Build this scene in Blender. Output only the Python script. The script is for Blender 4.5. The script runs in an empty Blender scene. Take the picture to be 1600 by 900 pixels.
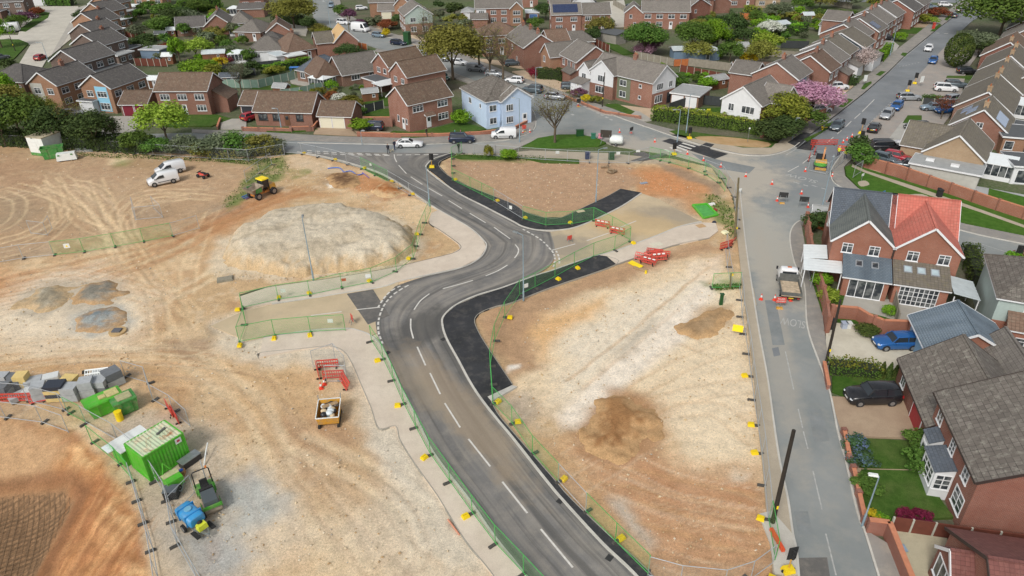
import bpy,math,random
import numpy as np
from mathutils import Vector,Matrix,geometry
C=bpy.context.scene.collection
scene=bpy.context.scene
R=math.radians
F_PX,PITCH,CAM_H,ROLL=1100.0,R(30.6),40.5,R(1.0)
cd=bpy.data.cameras.new('camera');cam=bpy.data.objects.new('camera',cd);C.objects.link(cam)
cd.sensor_width=36.0;cd.lens=F_PX/1600*36;cd.clip_start=0.5;cd.clip_end=3000
_c,_s=math.cos(ROLL),math.sin(ROLL)
_r=Vector((1,0,0));_u=Vector((0,math.sin(PITCH),math.cos(PITCH)));_f=Vector((0,math.cos(PITCH),-math.sin(PITCH)))
_x=_c*_r-_s*_u;_y=_s*_r+_c*_u;_z=-_f
cam.matrix_world=Matrix(((_x.x,_y.x,_z.x,0),(_x.y,_y.y,_z.y,0),(_x.z,_y.z,_z.z,CAM_H),(0,0,0,1)))
scene.camera=cam
SUN_EL,SUN_AZ=R(43),R(-150)
w=bpy.data.worlds.new('World');scene.world=w;w.use_nodes=True
nt=w.node_tree;bg=nt.nodes['Background']
sky=nt.nodes.new('ShaderNodeTexSky');sky.sky_type='NISHITA';sky.sun_disc=False
sky.sun_elevation=SUN_EL;sky.sun_rotation=SUN_AZ;sky.dust_density=3.0;sky.air_density=1.2
hs=nt.nodes.new('ShaderNodeHueSaturation');hs.inputs['Saturation'].default_value=0.28
nt.links.new(sky.outputs[0],hs.inputs['Color']);nt.links.new(hs.outputs[0],bg.inputs['Color'])
bg.inputs['Strength'].default_value=0.108
sd=bpy.data.lights.new('sun','SUN');sd.energy=1.5;sd.angle=R(15);sd.color=(1,0.96,0.90)
sun=bpy.data.objects.new('sun',sd);C.objects.link(sun)
_d=Vector((math.sin(SUN_AZ)*math.cos(SUN_EL),math.cos(SUN_AZ)*math.cos(SUN_EL),math.sin(SUN_EL)))
sun.rotation_euler=_d.to_track_quat('Z','Y').to_euler()
scene.view_settings.view_transform='Standard';scene.view_settings.look='None'
scene.view_settings.exposure=0.34;scene.view_settings.gamma=1.0
try:scene.view_settings.use_curve_mapping=False
except Exception:pass
def P(px,py,z=0.0):
 """ground position (at height z) of a place seen at this spot of the photograph"""
 u=(px-800)/F_PX;v=(450-py)/F_PX
 u2=u*_c+v*_s;v2=-u*_s+v*_c
 r=_r*u2+_f+_u*v2
 t=(z-CAM_H)/r.z
 return(r.x*t,r.y*t)
def hz(bx,by,ty):
 """height of an upright thing whose foot is seen at (bx,by) and whose top is at row ty"""
 g=P(bx,by);
 lo,hi=0.0,30.0
 for _ in range(40):
  m=(lo+hi)/2
  d=Vector((g[0],g[1],m-CAM_H));zf=d.dot(_f);X=d.dot(_r)/zf;Y=d.dot(_u)/zf
  v=X*_s+Y*_c
  if 450-v*F_PX>ty:lo=m
  else:hi=m
 return lo
def ang(a,b):return math.atan2(b[1]-a[1],b[0]-a[0])
def dist(a,b):return math.hypot(b[0]-a[0],b[1]-a[1])
def PL(pts,z=0.0):return[P(x,y,z)for x,y in pts]
def smooth(pts,closed=False,k=4):
 n=len(pts);out=[]
 rng=range(n if closed else n-1)
 for i in rng:
  p0=pts[(i-1)%n]if(closed or i>0)else pts[0];p1=pts[i];p2=pts[(i+1)%n]
  p3=pts[(i+2)%n]if(closed or i+2<n)else pts[-1]
  for j in range(k):
   t=j/k
   out.append(tuple(0.5*((2*p1[a])+(-p0[a]+p2[a])*t+(2*p0[a]-5*p1[a]+4*p2[a]-p3[a])*t*t+(-p0[a]+3*p1[a]-3*p2[a]+p3[a])*t**3)for a in range(2)))
 if not closed:out.append(tuple(pts[-1][:2]))
 return out
def resample(pts,n):
 L=[0]
 for a,b in zip(pts,pts[1:]):L.append(L[-1]+dist(a,b))
 out=[];j=0
 for i in range(n+1):
  t=L[-1]*i/n
  while j<len(pts)-2 and L[j+1]<t:j+=1
  k=(t-L[j])/max(1e-9,L[j+1]-L[j])
  out.append((pts[j][0]+(pts[j+1][0]-pts[j][0])*k,pts[j][1]+(pts[j+1][1]-pts[j][1])*k))
 return out
def plen(pts):return sum(dist(a,b)for a,b in zip(pts,pts[1:]))
def offset(pts,d):
 """shift a polyline sideways (left positive)"""
 out=[]
 for i in range(len(pts)):
  a=pts[max(0,i-1)];b=pts[min(len(pts)-1,i+1)];l=dist(a,b)or 1
  out.append((pts[i][0]-(b[1]-a[1])/l*d,pts[i][1]+(b[0]-a[0])/l*d))
 return out
class MB:
 def __init__(s):s.v=[];s.f=[];s.m=[];s.s=[]
 def add(s,vs,fs,mat=0,sm=False):
  o=len(s.v);s.v+=[tuple(p)for p in vs]
  for f in fs:s.f.append([i+o for i in f]);s.m.append(mat);s.s.append(sm)
  return s
 def quad(s,a,b,c,d,mat=0):return s.add([a,b,c,d],[(0,1,2,3)],mat)
 def box(s,x0,y0,z0,x1,y1,z1,mat=0,X=None,taper=0):
  t=taper
  vs=[(x0,y0,z0),(x1,y0,z0),(x1,y1,z0),(x0,y1,z0),(x0+t,y0+t,z1),(x1-t,y0+t,z1),(x1-t,y1-t,z1),(x0+t,y1-t,z1)]
  if X is not None:vs=[X@Vector(p)for p in vs]
  return s.add(vs,[(0,3,2,1),(4,5,6,7),(0,1,5,4),(1,2,6,5),(2,3,7,6),(3,0,4,7)],mat)
 def beam(s,p,q,w_,h_,mat=0):
  p=Vector(p);q=Vector(q);d=(q-p);L=d.length
  if L<1e-6:return s
  d/=L;up=Vector((0,0,1))if abs(d.z)<.95 else Vector((1,0,0))
  sx=d.cross(up).normalized();sz=sx.cross(d)
  vs=[]
  for e in(p,q):
   for a,b in((-1,-1),(1,-1),(1,1),(-1,1)):vs.append(e+sx*a*w_/2+sz*b*h_/2)
  return s.add(vs,[(3,2,1,0),(4,5,6,7),(0,1,5,4),(1,2,6,5),(2,3,7,6),(3,0,4,7)],mat)
 def tube(s,pts,r,n=6,mat=0,sm=True,cap=True):
  pts=[Vector(p)for p in pts];rs=r if isinstance(r,(list,tuple))else[r]*len(pts)
  vs=[];fs=[]
  ref=None
  for i,p in enumerate(pts):
   d=(pts[min(i+1,len(pts)-1)]-pts[max(i-1,0)]).normalized()
   up=Vector((0,0,1))if abs(d.z)<.9 else Vector((1,0,0))
   sx=d.cross(up).normalized()
   if ref is not None and sx.dot(ref)<0:sx=-sx
   ref=sx;sy=sx.cross(d)
   for k in range(n):
    a=2*math.pi*k/n;vs.append(p+(sx*math.cos(a)+sy*math.sin(a))*rs[i])
  for i in range(len(pts)-1):
   for k in range(n):
    a=i*n+k;b=i*n+(k+1)%n;fs.append((a,b,b+n,a+n))
  s.add(vs,fs,mat,sm)
  if cap:
   s.add(vs[:n],[tuple(range(n))[::-1]],mat);s.add(vs[-n:],[tuple(range(n))],mat)
  return s
 def cyl(s,x,y,z0,z1,r,r2=None,n=12,mat=0):return s.tube([(x,y,z0),(x,y,z1)],[r,r if r2 is None else r2],n,mat)
 def ell(s,c,r,n=10,m=6,mat=0,X=None):
  vs=[];fs=[]
  for i in range(m+1):
   th=math.pi*i/m
   for k in range(n):
    a=2*math.pi*k/n
    p=Vector((c[0]+r[0]*math.sin(th)*math.cos(a),c[1]+r[1]*math.sin(th)*math.sin(a),c[2]+r[2]*math.cos(th)))
    vs.append(X@p if X is not None else p)
  for i in range(m):
   for k in range(n):
    a=i*n+k;b=i*n+(k+1)%n;fs.append((a,a+n,b+n,b))
  return s.add(vs,fs,mat,True)
 def prism(s,out,z0,z1,mat=0,side=None,bottom=True):
  """vertical prism over an outline of (x,y) points"""
  side=mat if side is None else side
  n=len(out);area=sum(out[i][0]*out[(i+1)%n][1]-out[(i+1)%n][0]*out[i][1]for i in range(n))
  if area<0:out=out[::-1]
  tris=geometry.tessellate_polygon([[Vector((x,y,0))for x,y in out]])
  top=[(x,y,z1)for x,y in out];ff=[]
  for t in tris:
   a,b,c=[Vector(out[i])for i in t]
   cr=(b.x-a.x)*(c.y-a.y)-(b.y-a.y)*(c.x-a.x)
   if abs(cr)<1e-9:continue
   ff.append(t if cr>0 else t[::-1])
  s.add(top,ff,mat)
  if z0 is not None:
   bot=[(x,y,z0)for x,y in out]
   s.add(bot+top,[(i,(i+1)%n,n+(i+1)%n,n+i)for i in range(n)],side)
  return s
 def side(s,prof,x0,x1,mat=0):
  """profile of (y,z) points extruded along x"""
  n=len(prof);a=[(x0,y,z)for y,z in prof];b=[(x1,y,z)for y,z in prof]
  s.add(a+b,[(i,(i+1)%n,n+(i+1)%n,n+i)for i in range(n)],mat)
  s.add(a,[tuple(range(n))[::-1]],mat);s.add(b,[tuple(range(n))],mat);return s
 def build(s,name,mats,parent=None,loc=None,kind=None,rz=None,link=True):
  me=bpy.data.meshes.new(name)
  me.from_pydata(s.v,[],s.f)
  if not isinstance(mats,(list,tuple)):mats=[mats]
  for m in mats:me.materials.append(m)
  nf=len(s.f)
  if max(s.m,default=0):me.polygons.foreach_set('material_index',s.m)
  if any(s.s):me.polygons.foreach_set('use_smooth',s.s)
  auto_uv(me);me.update()
  o=bpy.data.objects.new(name,me)
  if link:C.objects.link(o)
  if parent is not None:o.parent=parent
  if loc is not None:o.location=loc
  if rz is not None:o.rotation_euler=(0,0,rz)
  if kind:o['kind']=kind
  return o
def auto_uv(me):
 nl=len(me.loops);nv=len(me.vertices);npol=len(me.polygons)
 if not npol:return
 co=np.empty(nv*3);me.vertices.foreach_get('co',co);co=co.reshape(-1,3)
 vi=np.empty(nl,dtype=np.int32);me.loops.foreach_get('vertex_index',vi)
 nrm=np.empty(npol*3);me.polygons.foreach_get('normal',nrm);nrm=nrm.reshape(-1,3)
 lt=np.empty(npol,dtype=np.int32);me.polygons.foreach_get('loop_total',lt)
 n=np.repeat(nrm,lt,axis=0)
 flat=np.abs(n[:,2])>0.985
 u=np.stack([-n[:,1],n[:,0],np.zeros(nl)],1);l=np.linalg.norm(u,axis=1);l[l==0]=1;u/=l[:,None]
 u[flat]=(1,0,0);v=np.cross(n,u);v[flat]=(0,1,0)
 p=co[vi]
 uv=np.stack([(p*u).sum(1),(p*v).sum(1)],1)
 lay=me.uv_layers.new(name='UVMap');lay.data.foreach_set('uv',uv.ravel())
def tag(o,label,cat,group=None,kind=None):
 if label:o['label']=label
 if cat:o['category']=cat
 if group:o['group']=group
 if kind:o['kind']=kind
 return o
def thing(name,label,cat,loc=(0,0,0),rz=0,group=None):
 o=bpy.data.objects.new(name,None);C.objects.link(o);o.empty_display_size=.3
 o.location=(loc[0],loc[1],loc[2]if len(loc)>2 else 0);o.rotation_euler=(0,0,rz)
 return tag(o,label,cat,group)
KIDS={}
def dup(root,loc,rz=0,label=None,group=None,scale=None):
 def cp(o,par):
  c=o.copy();C.objects.link(c)
  if par is not None:c.parent=par
  for k in list(o.children):cp(k,c)
  return c
 r=cp(root,None);r.location=(loc[0],loc[1],loc[2]if len(loc)>2 else 0);r.rotation_euler=(0,0,rz)
 if scale:r.scale=scale
 if label:r['label']=label
 if group:r['group']=group
 return r
ORD=['first','second','third','fourth','fifth','sixth','seventh','eighth','ninth','tenth','eleventh','twelfth','thirteenth','fourteenth','fifteenth','sixteenth','seventeenth','eighteenth','nineteenth','twentieth','twenty first','twenty second','twenty third','twenty fourth','twenty fifth']
class NT:
 """little node helper"""
 def __init__(s,name):
  s.m=bpy.data.materials.new(name);s.m.use_nodes=True;s.t=s.m.node_tree
  s.b=s.t.nodes['Principled BSDF'];s.out=s.t.nodes['Material Output']
  s.tc=None
 def n(s,kind,**kw):
  nd=s.t.nodes.new('ShaderNode'+kind)
  for k,v in kw.items():
   if k.startswith('i_'):
    key=k[2:];key=int(key)if key.isdigit()else key.replace('_',' ')
    s.put(nd.inputs[key],v)
   else:setattr(nd,k,v)
  return nd
 def put(s,sock,v):
  if hasattr(v,'links')or isinstance(v,bpy.types.NodeSocket):s.t.links.new(v,sock)
  elif isinstance(v,bpy.types.Node):s.t.links.new(v.outputs[0],sock)
  else:
   if sock.type=='RGBA' and len(v)==3:v=(*v,1)
   sock.default_value=v
 def co(s,which='Object'):
  if s.tc is None:s.tc=s.n('TexCoord')
  return s.tc.outputs[which]
 def noise(s,scale,detail=3,rough=.55,vec=None,dist=0):
  return s.n('TexNoise',i_Vector=vec or s.co(),i_Scale=scale,i_Detail=detail,i_Roughness=rough,i_Distortion=dist).outputs[0]
 def ramp(s,f,stops):
  r=s.n('ValToRGB',i_0=f);e=r.color_ramp.elements
  while len(e)<len(stops):e.new(.5)
  for el,(p,c)in zip(e,stops):el.position=p;el.color=(*c,1)if not isinstance(c,(int,float))else(c,c,c,1)
  return r.outputs[0]
 def mix(s,f,a,b,mode='MIX'):
  m=s.n('Mix',data_type='RGBA',blend_type=mode);s.put(m.inputs[0],f);s.put(m.inputs[6],a);s.put(m.inputs[7],b);return m.outputs[2]
 def math(s,op,a,b=0.0,c=None):
  m=s.n('Math',operation=op);s.put(m.inputs[0],a);s.put(m.inputs[1],b)
  if c is not None:s.put(m.inputs[2],c)
  return m.outputs[0]
 def rng(s,v,a,b,c=0.0,d=1.0):
  return s.n('MapRange',i_0=v,i_1=a,i_2=b,i_3=c,i_4=d).outputs[0]
 def scaled(s,vec,sc,rot=(0,0,0),loc=(0,0,0)):
  return s.n('Mapping',i_Vector=vec,i_Scale=sc,i_Rotation=rot,i_Location=loc).outputs[0]
 def bump(s,h,strength=.3,d=.02):
  s.put(s.b.inputs['Normal'],s.n('Bump',i_Height=h,i_Strength=strength,i_Distance=d).outputs[0])
 def done(s,col,rough=.8,metal=0.0,spec=None):
  s.put(s.b.inputs['Base Color'],col);s.put(s.b.inputs['Roughness'],rough);s.b.inputs['Metallic'].default_value=metal
  if spec is not None:s.b.inputs['Specular IOR Level'].default_value=spec
  return s.m
 def orand(s):return s.n('ObjectInfo').outputs['Random']
MC={}
def mul(c,k):return tuple(x*k for x in c)
def plain(name,col,rough=.6,metal=0.0,var=.12,sc=6.0,bump=0.0,spec=None,dirt=0):
 key=('p',name)
 if key in MC:return MC[key]
 t=NT(name)
 c=t.mix(t.ramp(t.noise(sc,4),[(.3,0),(.7,1)]),mul(col,1-var),mul(col,1+var))if var else col
 if dirt:c=t.mix(t.rng(t.noise(2.3,6,.75),.45,.62,dirt*.15,dirt),c,(.33,.26,.18));c=t.mix(t.rng(t.noise(9,4,.7),.56,.64,0,dirt*.8),c,mul(col,.45))
 if bump:t.bump(t.noise(sc*4,4),bump,.01)
 MC[key]=t.done(c,rough,metal,spec);return MC[key]
def brick(name,c1,c2,mortar=(.36,.31,.26),stain=.25):
 t=NT(name)
 b=t.n('TexBrick',i_Vector=t.co('UV'),i_Color1=c1,i_Color2=c2,i_Mortar=mortar,i_Scale=1.0,i_Mortar_Size=.008,i_Brick_Width=.225,i_Row_Height=.075,i_Bias=0.0)
 b.offset=.5
 big=t.noise(.55,4);c=t.mix(t.ramp(big,[(.35,0),(.7,1)]),b.outputs[0],t.mix(.5,b.outputs[0],mul(c1,.62)))
 fine=t.noise(5,3,vec=t.scaled(t.co('UV'),(1,2.6,1)));c=t.mix(t.rng(fine,.35,.7,0,.35),c,mul(c2,1.35))
 hsv=t.n('HueSaturation',i_Color=c,i_Value=t.rng(t.orand(),0,1,.86,1.14));hsv.inputs['Hue'].default_value=.5
 t.bump(b.outputs[1],-.35,.01)
 return t.done(hsv.outputs[0],.88)
def tiles(name,c1,c2,lichen=(.30,.29,.22),w_=.33,h_=.33,lam=.35,edge=.35,smooth_=False):
 t=NT(name)
 uv=t.co('UV')
 b=t.n('TexBrick',i_Vector=uv,i_Color1=c1,i_Color2=c2,i_Mortar=mul(c1,edge),i_Scale=1.0,i_Mortar_Size=.022,i_Brick_Width=w_,i_Row_Height=h_,i_Bias=0.0,i_Mortar_Smooth=.6)
 b.offset=.0 if not smooth_ else.5
 c=b.outputs[0]
 n1=t.noise(.5,5,.6);c=t.mix(t.rng(n1,.4,.68,0,.55),c,mul(c1,.6))
 n2=t.noise(2.2,6,.75);c=t.mix(t.rng(n2,.52,.66,0,lam),c,lichen)
 n3=t.noise(.25,2,vec=t.scaled(uv,(2.5,.3,1)));c=t.mix(t.rng(n3,.45,.65,0,.35),c,mul(c2,1.25))
 hsv=t.n('HueSaturation',i_Color=c,i_Value=t.rng(t.orand(),0,1,.85,1.15))
 sep=t.n('SeparateXYZ',i_0=uv);fr=t.math('FRACT',t.math('DIVIDE',sep.outputs[1],h_))
 hh=t.math('ADD',t.math('MULTIPLY',fr,-1.0),t.math('MULTIPLY',b.outputs[1],-.7))
 t.bump(hh,.55,.035)
 return t.done(hsv.outputs[0],.85)
def grassy(name,c1=(.055,.12,.018),c2=(.11,.19,.035),dry=(.20,.17,.07),dryness=.25):
 t=NT(name)
 a=t.mix(t.rng(t.noise(1.3,5,.65),.35,.65),c1,c2)
 b=t.mix(t.rng(t.noise(.22,4,.6),.5,.72,0,dryness*2),a,dry)
 c=t.mix(t.rng(t.noise(14,2),.4,.7,0,.5),b,mul(c1,.7))
 t.bump(t.noise(18,4),.6,.06)
 return t.done(c,.95,spec=.1)
def leafmat(name,dark,mid,light):
 key=('leaf',name)
 if key in MC:return MC[key]
 t=NT(name)
 a=t.n('Attribute',attribute_name='tint').outputs['Fac']
 c=t.ramp(a,[(0,dark),(.5,mid),(1,light)])
 hsv=t.n('HueSaturation',i_Color=c,i_Value=t.rng(t.orand(),0,1,.85,1.15),i_Hue=t.rng(t.n('ObjectInfo').outputs['Random'],0,1,.485,.515))
 MC[key]=t.done(hsv.outputs[0],.75,spec=.15)
 tr=t.n('BsdfTranslucent',i_Color=hsv.outputs[0]);mx=t.n('MixShader',i_0=.25);t.t.links.new(t.b.outputs[0],mx.inputs[1]);t.t.links.new(tr.outputs[0],mx.inputs[2]);t.t.links.new(mx.outputs[0],t.out.inputs[0])
 return MC[key]
def paint(name,col,rough=.28,metal=0.0):
 key=('car',name)
 if key in MC:return MC[key]
 t=NT('paint_'+name)
 d=t.rng(t.noise(1.2,3),.45,.8,0,.05);c=t.mix(d,col,(.35,.32,.27))
 t.b.inputs['Coat Weight'].default_value=.4;t.b.inputs['Coat Roughness'].default_value=.1
 MC[key]=t.done(c,rough,metal);return MC[key]
def letters(txt,size,name,mat,parent=None,loc=(0,0,0),rot=(0,0,0),align='CENTER',stretch=1.0,depth=.002):
 cu=bpy.data.curves.new('t','FONT');cu.body=txt;cu.size=size;cu.align_x=align;cu.align_y='CENTER';cu.extrude=depth
 ob=bpy.data.objects.new('t',cu);C.objects.link(ob);bpy.context.view_layer.update()
 me=bpy.data.meshes.new_from_object(ob.evaluated_get(bpy.context.evaluated_depsgraph_get()));bpy.data.objects.remove(ob)
 me.name=name;me.materials.clear();me.materials.append(mat)
 o=bpy.data.objects.new(name,me);C.objects.link(o);o.parent=parent;o.location=loc;o.rotation_euler=rot;o.scale=(1,stretch,1)
 return o
rnd=random.Random(7)
# ================================================================ ground
def hx(h):
 r=[int(h[i:i+2],16)/255 for i in(0,2,4)]
 return tuple((c/12.92 if c<=.04045 else((c+.055)/1.055)**2.4)for c in r)
nrng=np.random.default_rng(5)
_tab=nrng.random((256,256))
def vnoise(x,y):
 xi=np.floor(x).astype(int);yi=np.floor(y).astype(int);fx=x-xi;fy=y-yi
 fx=fx*fx*(3-2*fx);fy=fy*fy*(3-2*fy)
 a=_tab[xi%256,yi%256];b=_tab[(xi+1)%256,yi%256];c=_tab[xi%256,(yi+1)%256];d=_tab[(xi+1)%256,(yi+1)%256]
 return(a*(1-fx)+b*fx)*(1-fy)+(c*(1-fx)+d*fx)*fy
def fbm(x,y,sc,o=4):
 r=0;a=.5;t=0
 for i in range(o):
  r=r+a*vnoise(x*sc+17.3*i,y*sc+9.1*i);t+=a;a*=.5;sc*=2.03
 return r/t
def segd(x,y,pts,closed):
 d=np.full(x.shape,1e9);n=len(pts)
 for i in range(n if closed else n-1):
  ax,ay=pts[i];bx,by=pts[(i+1)%n];dx,dy=bx-ax,by-ay
  t=np.clip(((x-ax)*dx+(y-ay)*dy)/(dx*dx+dy*dy+1e-12),0,1)
  d=np.minimum(d,np.hypot(x-ax-t*dx,y-ay-t*dy))
 return d
def inside(x,y,pts):
 c=np.zeros(x.shape,bool);n=len(pts)
 for i in range(n):
  ax,ay=pts[i];bx,by=pts[(i+1)%n]
  if ay==by:continue
  c^=((ay>y)!=(by>y))&(x<(bx-ax)*(y-ay)/(by-ay)+ax)
 return c
def sdf(x,y,pts):
 d=segd(x,y,pts,True);return np.where(inside(x,y,pts),d,-d)
def sst(a,b,v):
 t=np.clip((v-a)/(b-a),0,1);return t*t*(3-2*t)
def soil_material(name,grain=1.0,bump=.5):
 t=NT(name)
 a=t.n('Attribute',attribute_name='soil').outputs['Color']
 n1=t.noise(.9,6,.7);n2=t.noise(5.5,4,.7);n3=t.noise(22,3,.6)
 c=t.mix(1.0,a,t.ramp(n1,[(.28,.78),(.5,1.0),(.72,1.17)]),'MULTIPLY')
 c=t.mix(1.0,c,t.ramp(n2,[(.3,1-.22*grain),(.5,1.0),(.7,1+.16*grain)]),'MULTIPLY')
 c=t.mix(1.0,c,t.ramp(n3,[(.32,1-.25*grain),(.5,1.0),(.68,1+.2*grain)]),'MULTIPLY')
 h=t.math('ADD',t.math('MULTIPLY',n2,.7),t.math('MULTIPLY',n3,.35))
 t.bump(h,bump*1.1,.12)
 return t.done(c,.95,spec=.1)
M_SOIL=soil_material('site_soil');M_GRAVEL=soil_material('loose_gravel',1.2,.8)
def grid_obj(name,X,Y,Z,col,keep,mat,kind=None,label=None,cat=None):
 ny,nx=X.shape
 idx=np.arange(nx*ny).reshape(ny,nx)
 q=np.stack([idx[:-1,:-1],idx[:-1,1:],idx[1:,1:],idx[1:,:-1]],-1)
 k=keep[:-1,:-1]|keep[1:,1:]|keep[1:,:-1]|keep[:-1,1:]
 q=q[k]
 used=np.zeros(nx*ny,bool);used[q.ravel()]=True;mp=np.cumsum(used)-1
 q=mp[q];co=np.stack([X.ravel(),Y.ravel(),Z.ravel()],1)[used]
 me=bpy.data.meshes.new(name);me.vertices.add(len(co));me.vertices.foreach_set('co',co.ravel())
 me.loops.add(q.size);me.loops.foreach_set('vertex_index',q.ravel().astype(np.int32))
 me.polygons.add(len(q));me.polygons.foreach_set('loop_start',np.arange(0,q.size,4,dtype=np.int32));me.polygons.foreach_set('loop_total',np.full(len(q),4,dtype=np.int32))
 me.polygons.foreach_set('use_smooth',np.ones(len(q),bool));me.update()
 at=me.color_attributes.new('soil','FLOAT_COLOR','POINT')
 cc=np.concatenate([col.reshape(-1,3)[used],np.ones((len(co),1))],1);at.data.foreach_set('color',cc.ravel())
 me.materials.append(mat);o=bpy.data.objects.new(name,me);C.objects.link(o)
 tag(o,label,cat,None,kind);return o
t=NT('estate_ground')
c=t.mix(t.rng(t.noise(.12,5,.65),.38,.62),(.055,.085,.03),(.12,.11,.07))
c=t.mix(t.rng(t.noise(.05,4),.45,.65),c,(.06,.11,.025))
c=t.mix(t.rng(t.noise(2.5,5,.7),.35,.7,0,.6),c,(.22,.20,.16));t.bump(t.noise(3,5),.5,.1)
M_EST=t.done(c,.95,spec=.1)
SITE=PL([(-160,222),(0,226),(150,233),(240,238),(360,246),(440,243),(475,240),(560,262),(640,300),(700,240),(745,240),(850,247),(950,247),(1045,247),(1110,262),(1140,300),(1160,375),(1172,445),(1182,560),(1200,680),(1216,800),(1224,900),(1232,1010),(-160,1010),(-600,700),(-600,300)])
_o=[Vector((x,y,0))for x,y in((-1500,-400),(1500,-400),(1500,2200),(-1500,2200))];_h=[Vector((*p,0))for p in offset(PL([(-160,224),(0,228),(150,235),(240,240),(440,246),(475,243),(560,265),(640,303),(700,243),(850,250),(950,249),(1045,250),(1107,264),(1136,302),(1156,375),(1168,445),(1177,560),(1195,680),(1210,800),(1218,900),(1225,990),(-160,990),(-500,690),(-520,320)]),0)]
_al=_o+_h;MB().add([(p.x,p.y,-.12)for p in _al],[t_ if(lambda a,b,c:(b.x-a.x)*(c.y-a.y)-(b.y-a.y)*(c.x-a.x))(*[_al[i]for i in t_])>0 else t_[::-1]for t_ in geometry.tessellate_polygon([_o,_h])]).build('ground',M_EST,kind='structure')
xs=np.arange(-112,48,.22);ys=np.arange(24.5,122,.22)
GX,GY=np.meshgrid(xs,ys)
keep=inside(GX,GY,SITE)
W1=fbm(GX,GY,.35,4)-.5;W2=fbm(GX+50,GY+31,.35,4)-.5
F1=fbm(GX,GY,.09,5);F2=fbm(GX+7,GY+3,.8,4);F3=fbm(GX+70,GY+30,.22,5)
col=np.empty(GX.shape+(3,));col[:]=hx('c4a781')
H=(fbm(GX+3,GY+8,.5,4)-.5)*.13+(fbm(GX+3,GY+8,2.1,2)-.5)*.035-.02
LK=1.14
def lay(h,a,S=np.s_[:,:]):
 c=np.array(hx(h))*LK;l=c.mean();c=c*.87+l*.13;a=a[...,None];col[S]=col[S]*(1-a)+c*a
def box_(q,m):
 x0=min(p[0]for p in q)-m;x1=max(p[0]for p in q)+m;y0=min(p[1]for p in q)-m;y1=max(p[1]for p in q)+m
 i0,i1=np.searchsorted(xs,(x0,x1));j0,j1=np.searchsorted(ys,(y0,y1));return np.s_[j0:j1,i0:i1]
lay('d8bd94',sst(.46,.64,F1)*.6);lay('b48a5e',sst(.5,.66,F3)*.5);lay('cfc0a4',sst(.55,.72,1-F2)*.3)
def patch(h,pts,soft=1.5,s=1.0,warp=2.5,br=0):
 q=PL(pts);S=box_(q,soft+warp+1)
 if GX[S].size==0:return
 d=sdf(GX[S]+W1[S]*warp,GY[S]+W2[S]*warp,q)
 a=sst(-soft,soft,d)*s
 if br:a=a*sst(.5-br,.5+br*.3,F2[S]*.5+F3[S]*.5)
 lay(h,a,S)
def track(h,pts,wd=.35,gap=.95,s=.6,sink=.05,k=5):
 q=smooth(PL(pts),False,k)
 for off in((-gap,gap)if gap else(0,)):
  r=offset(q,off);S=box_(r,2)
  if GX[S].size==0:continue
  d=segd(GX[S]+W1[S]*.5,GY[S]+W2[S]*.5,r,False)
  a=sst(wd*1.6,wd*.3,d)
  lay(h,a*s*(.55+.6*F2[S]),S);H[S]+=-a*sink+sst(wd*2.2,wd*1.6,d)*sst(wd*.9,wd*1.6,d)*sink*.5
RT=random.Random(4)
def sweep(paths,n,cols,s=.3,jit=1.6):
 for i in range(n):
  p=RT.choice(paths);dx,dy=RT.gauss(0,jit*9),RT.gauss(0,jit*7);p=[(x+dx+RT.gauss(0,6),y+dy+RT.gauss(0,5))for x,y in p];track(RT.choice(cols),p,RT.uniform(.07,.2),RT.choice((0,.8,.95)),s*RT.uniform(.4,1.2),.008,5)
patch('a98a69',[(-80,225),(120,238),(360,250),(420,262),(340,330),(300,350),(100,395),(-80,420)],4,.75,5)
patch('a58262',[(0,245),(110,250),(200,262),(190,290),(60,300),(-40,290)],3,.6,5,.2)
patch('9a8468',[(-20,310),(40,300),(75,330),(50,350),(-20,355)],3,.8)
patch('b69a78',[(90,265),(160,270),(175,330),(110,330)],3,.6,5)
patch('a3865f',[(185,248),(250,252),(238,265),(185,262)],1.5,.8)
patch('dcc49a',[(165,250),(200,245),(200,252),(172,258)],1,.8)
patch('bc8a58',[(-60,400),(40,430),(110,450),(-20,480),(-80,470)],2.5,.8,4)
patch('b07c4a',[(300,352),(380,310),(460,300),(540,300),(450,312),(380,350),(340,380)],2,.7,3)
patch('b97f4c',[(600,280),(625,300),(560,300),(530,285),(560,270)],1.2,.9)
patch('7d5f45',[(505,270),(540,270),(565,285),(540,293),(502,285)],1.2,.6)
patch('e6e0d2',[(512,287),(538,284),(544,292),(516,293)],.4,.95,1)
patch('cbb596',[(440,245),(480,243),(560,268),(540,272),(470,268)],1.5,.6)
patch('9a8a74',[(300,330),(370,305),(380,330),(330,345)],2,.6,3,.2)
for pts in[[(-10,388),(60,365),(92,340),(80,305),(20,290)],[(-10,400),(50,385),(95,350),(100,320),(60,285)],[(0,300),(30,315),(20,345),(-20,365)],[(180,395),(172,365),(150,330),(120,300),(95,275)],[(215,385),(185,350),(165,320),(150,280)],[(195,372),(180,340),(200,310),(240,300),(320,300)],[(190,350),(150,345),(100,315),(60,300)],[(175,345),(165,310),(140,290),(110,285)],[(205,370),(195,330),(225,315),(290,308)],[(185,375),(130,350),(110,330)],[(200,400),(230,430),(270,470),(290,520)],[(215,390),(260,450),(300,490)],[(240,450),(250,500),(245,560)],[(330,330),(300,400),(290,460)]]:
 track('d3b98f',pts,.24,.85,.5)
for pts in[[(-10,470),(120,440),(250,400),(380,330),(470,300)],[(-10,445),(90,420),(240,385),(340,340),(430,300)]]:track('a9754a',pts,.6,1.0,.5)
patch('d9cbb2',[(30,440),(150,415),(215,440),(240,500),(180,545),(0,545),(-60,520),(0,470)],3,.7,4)
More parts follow.
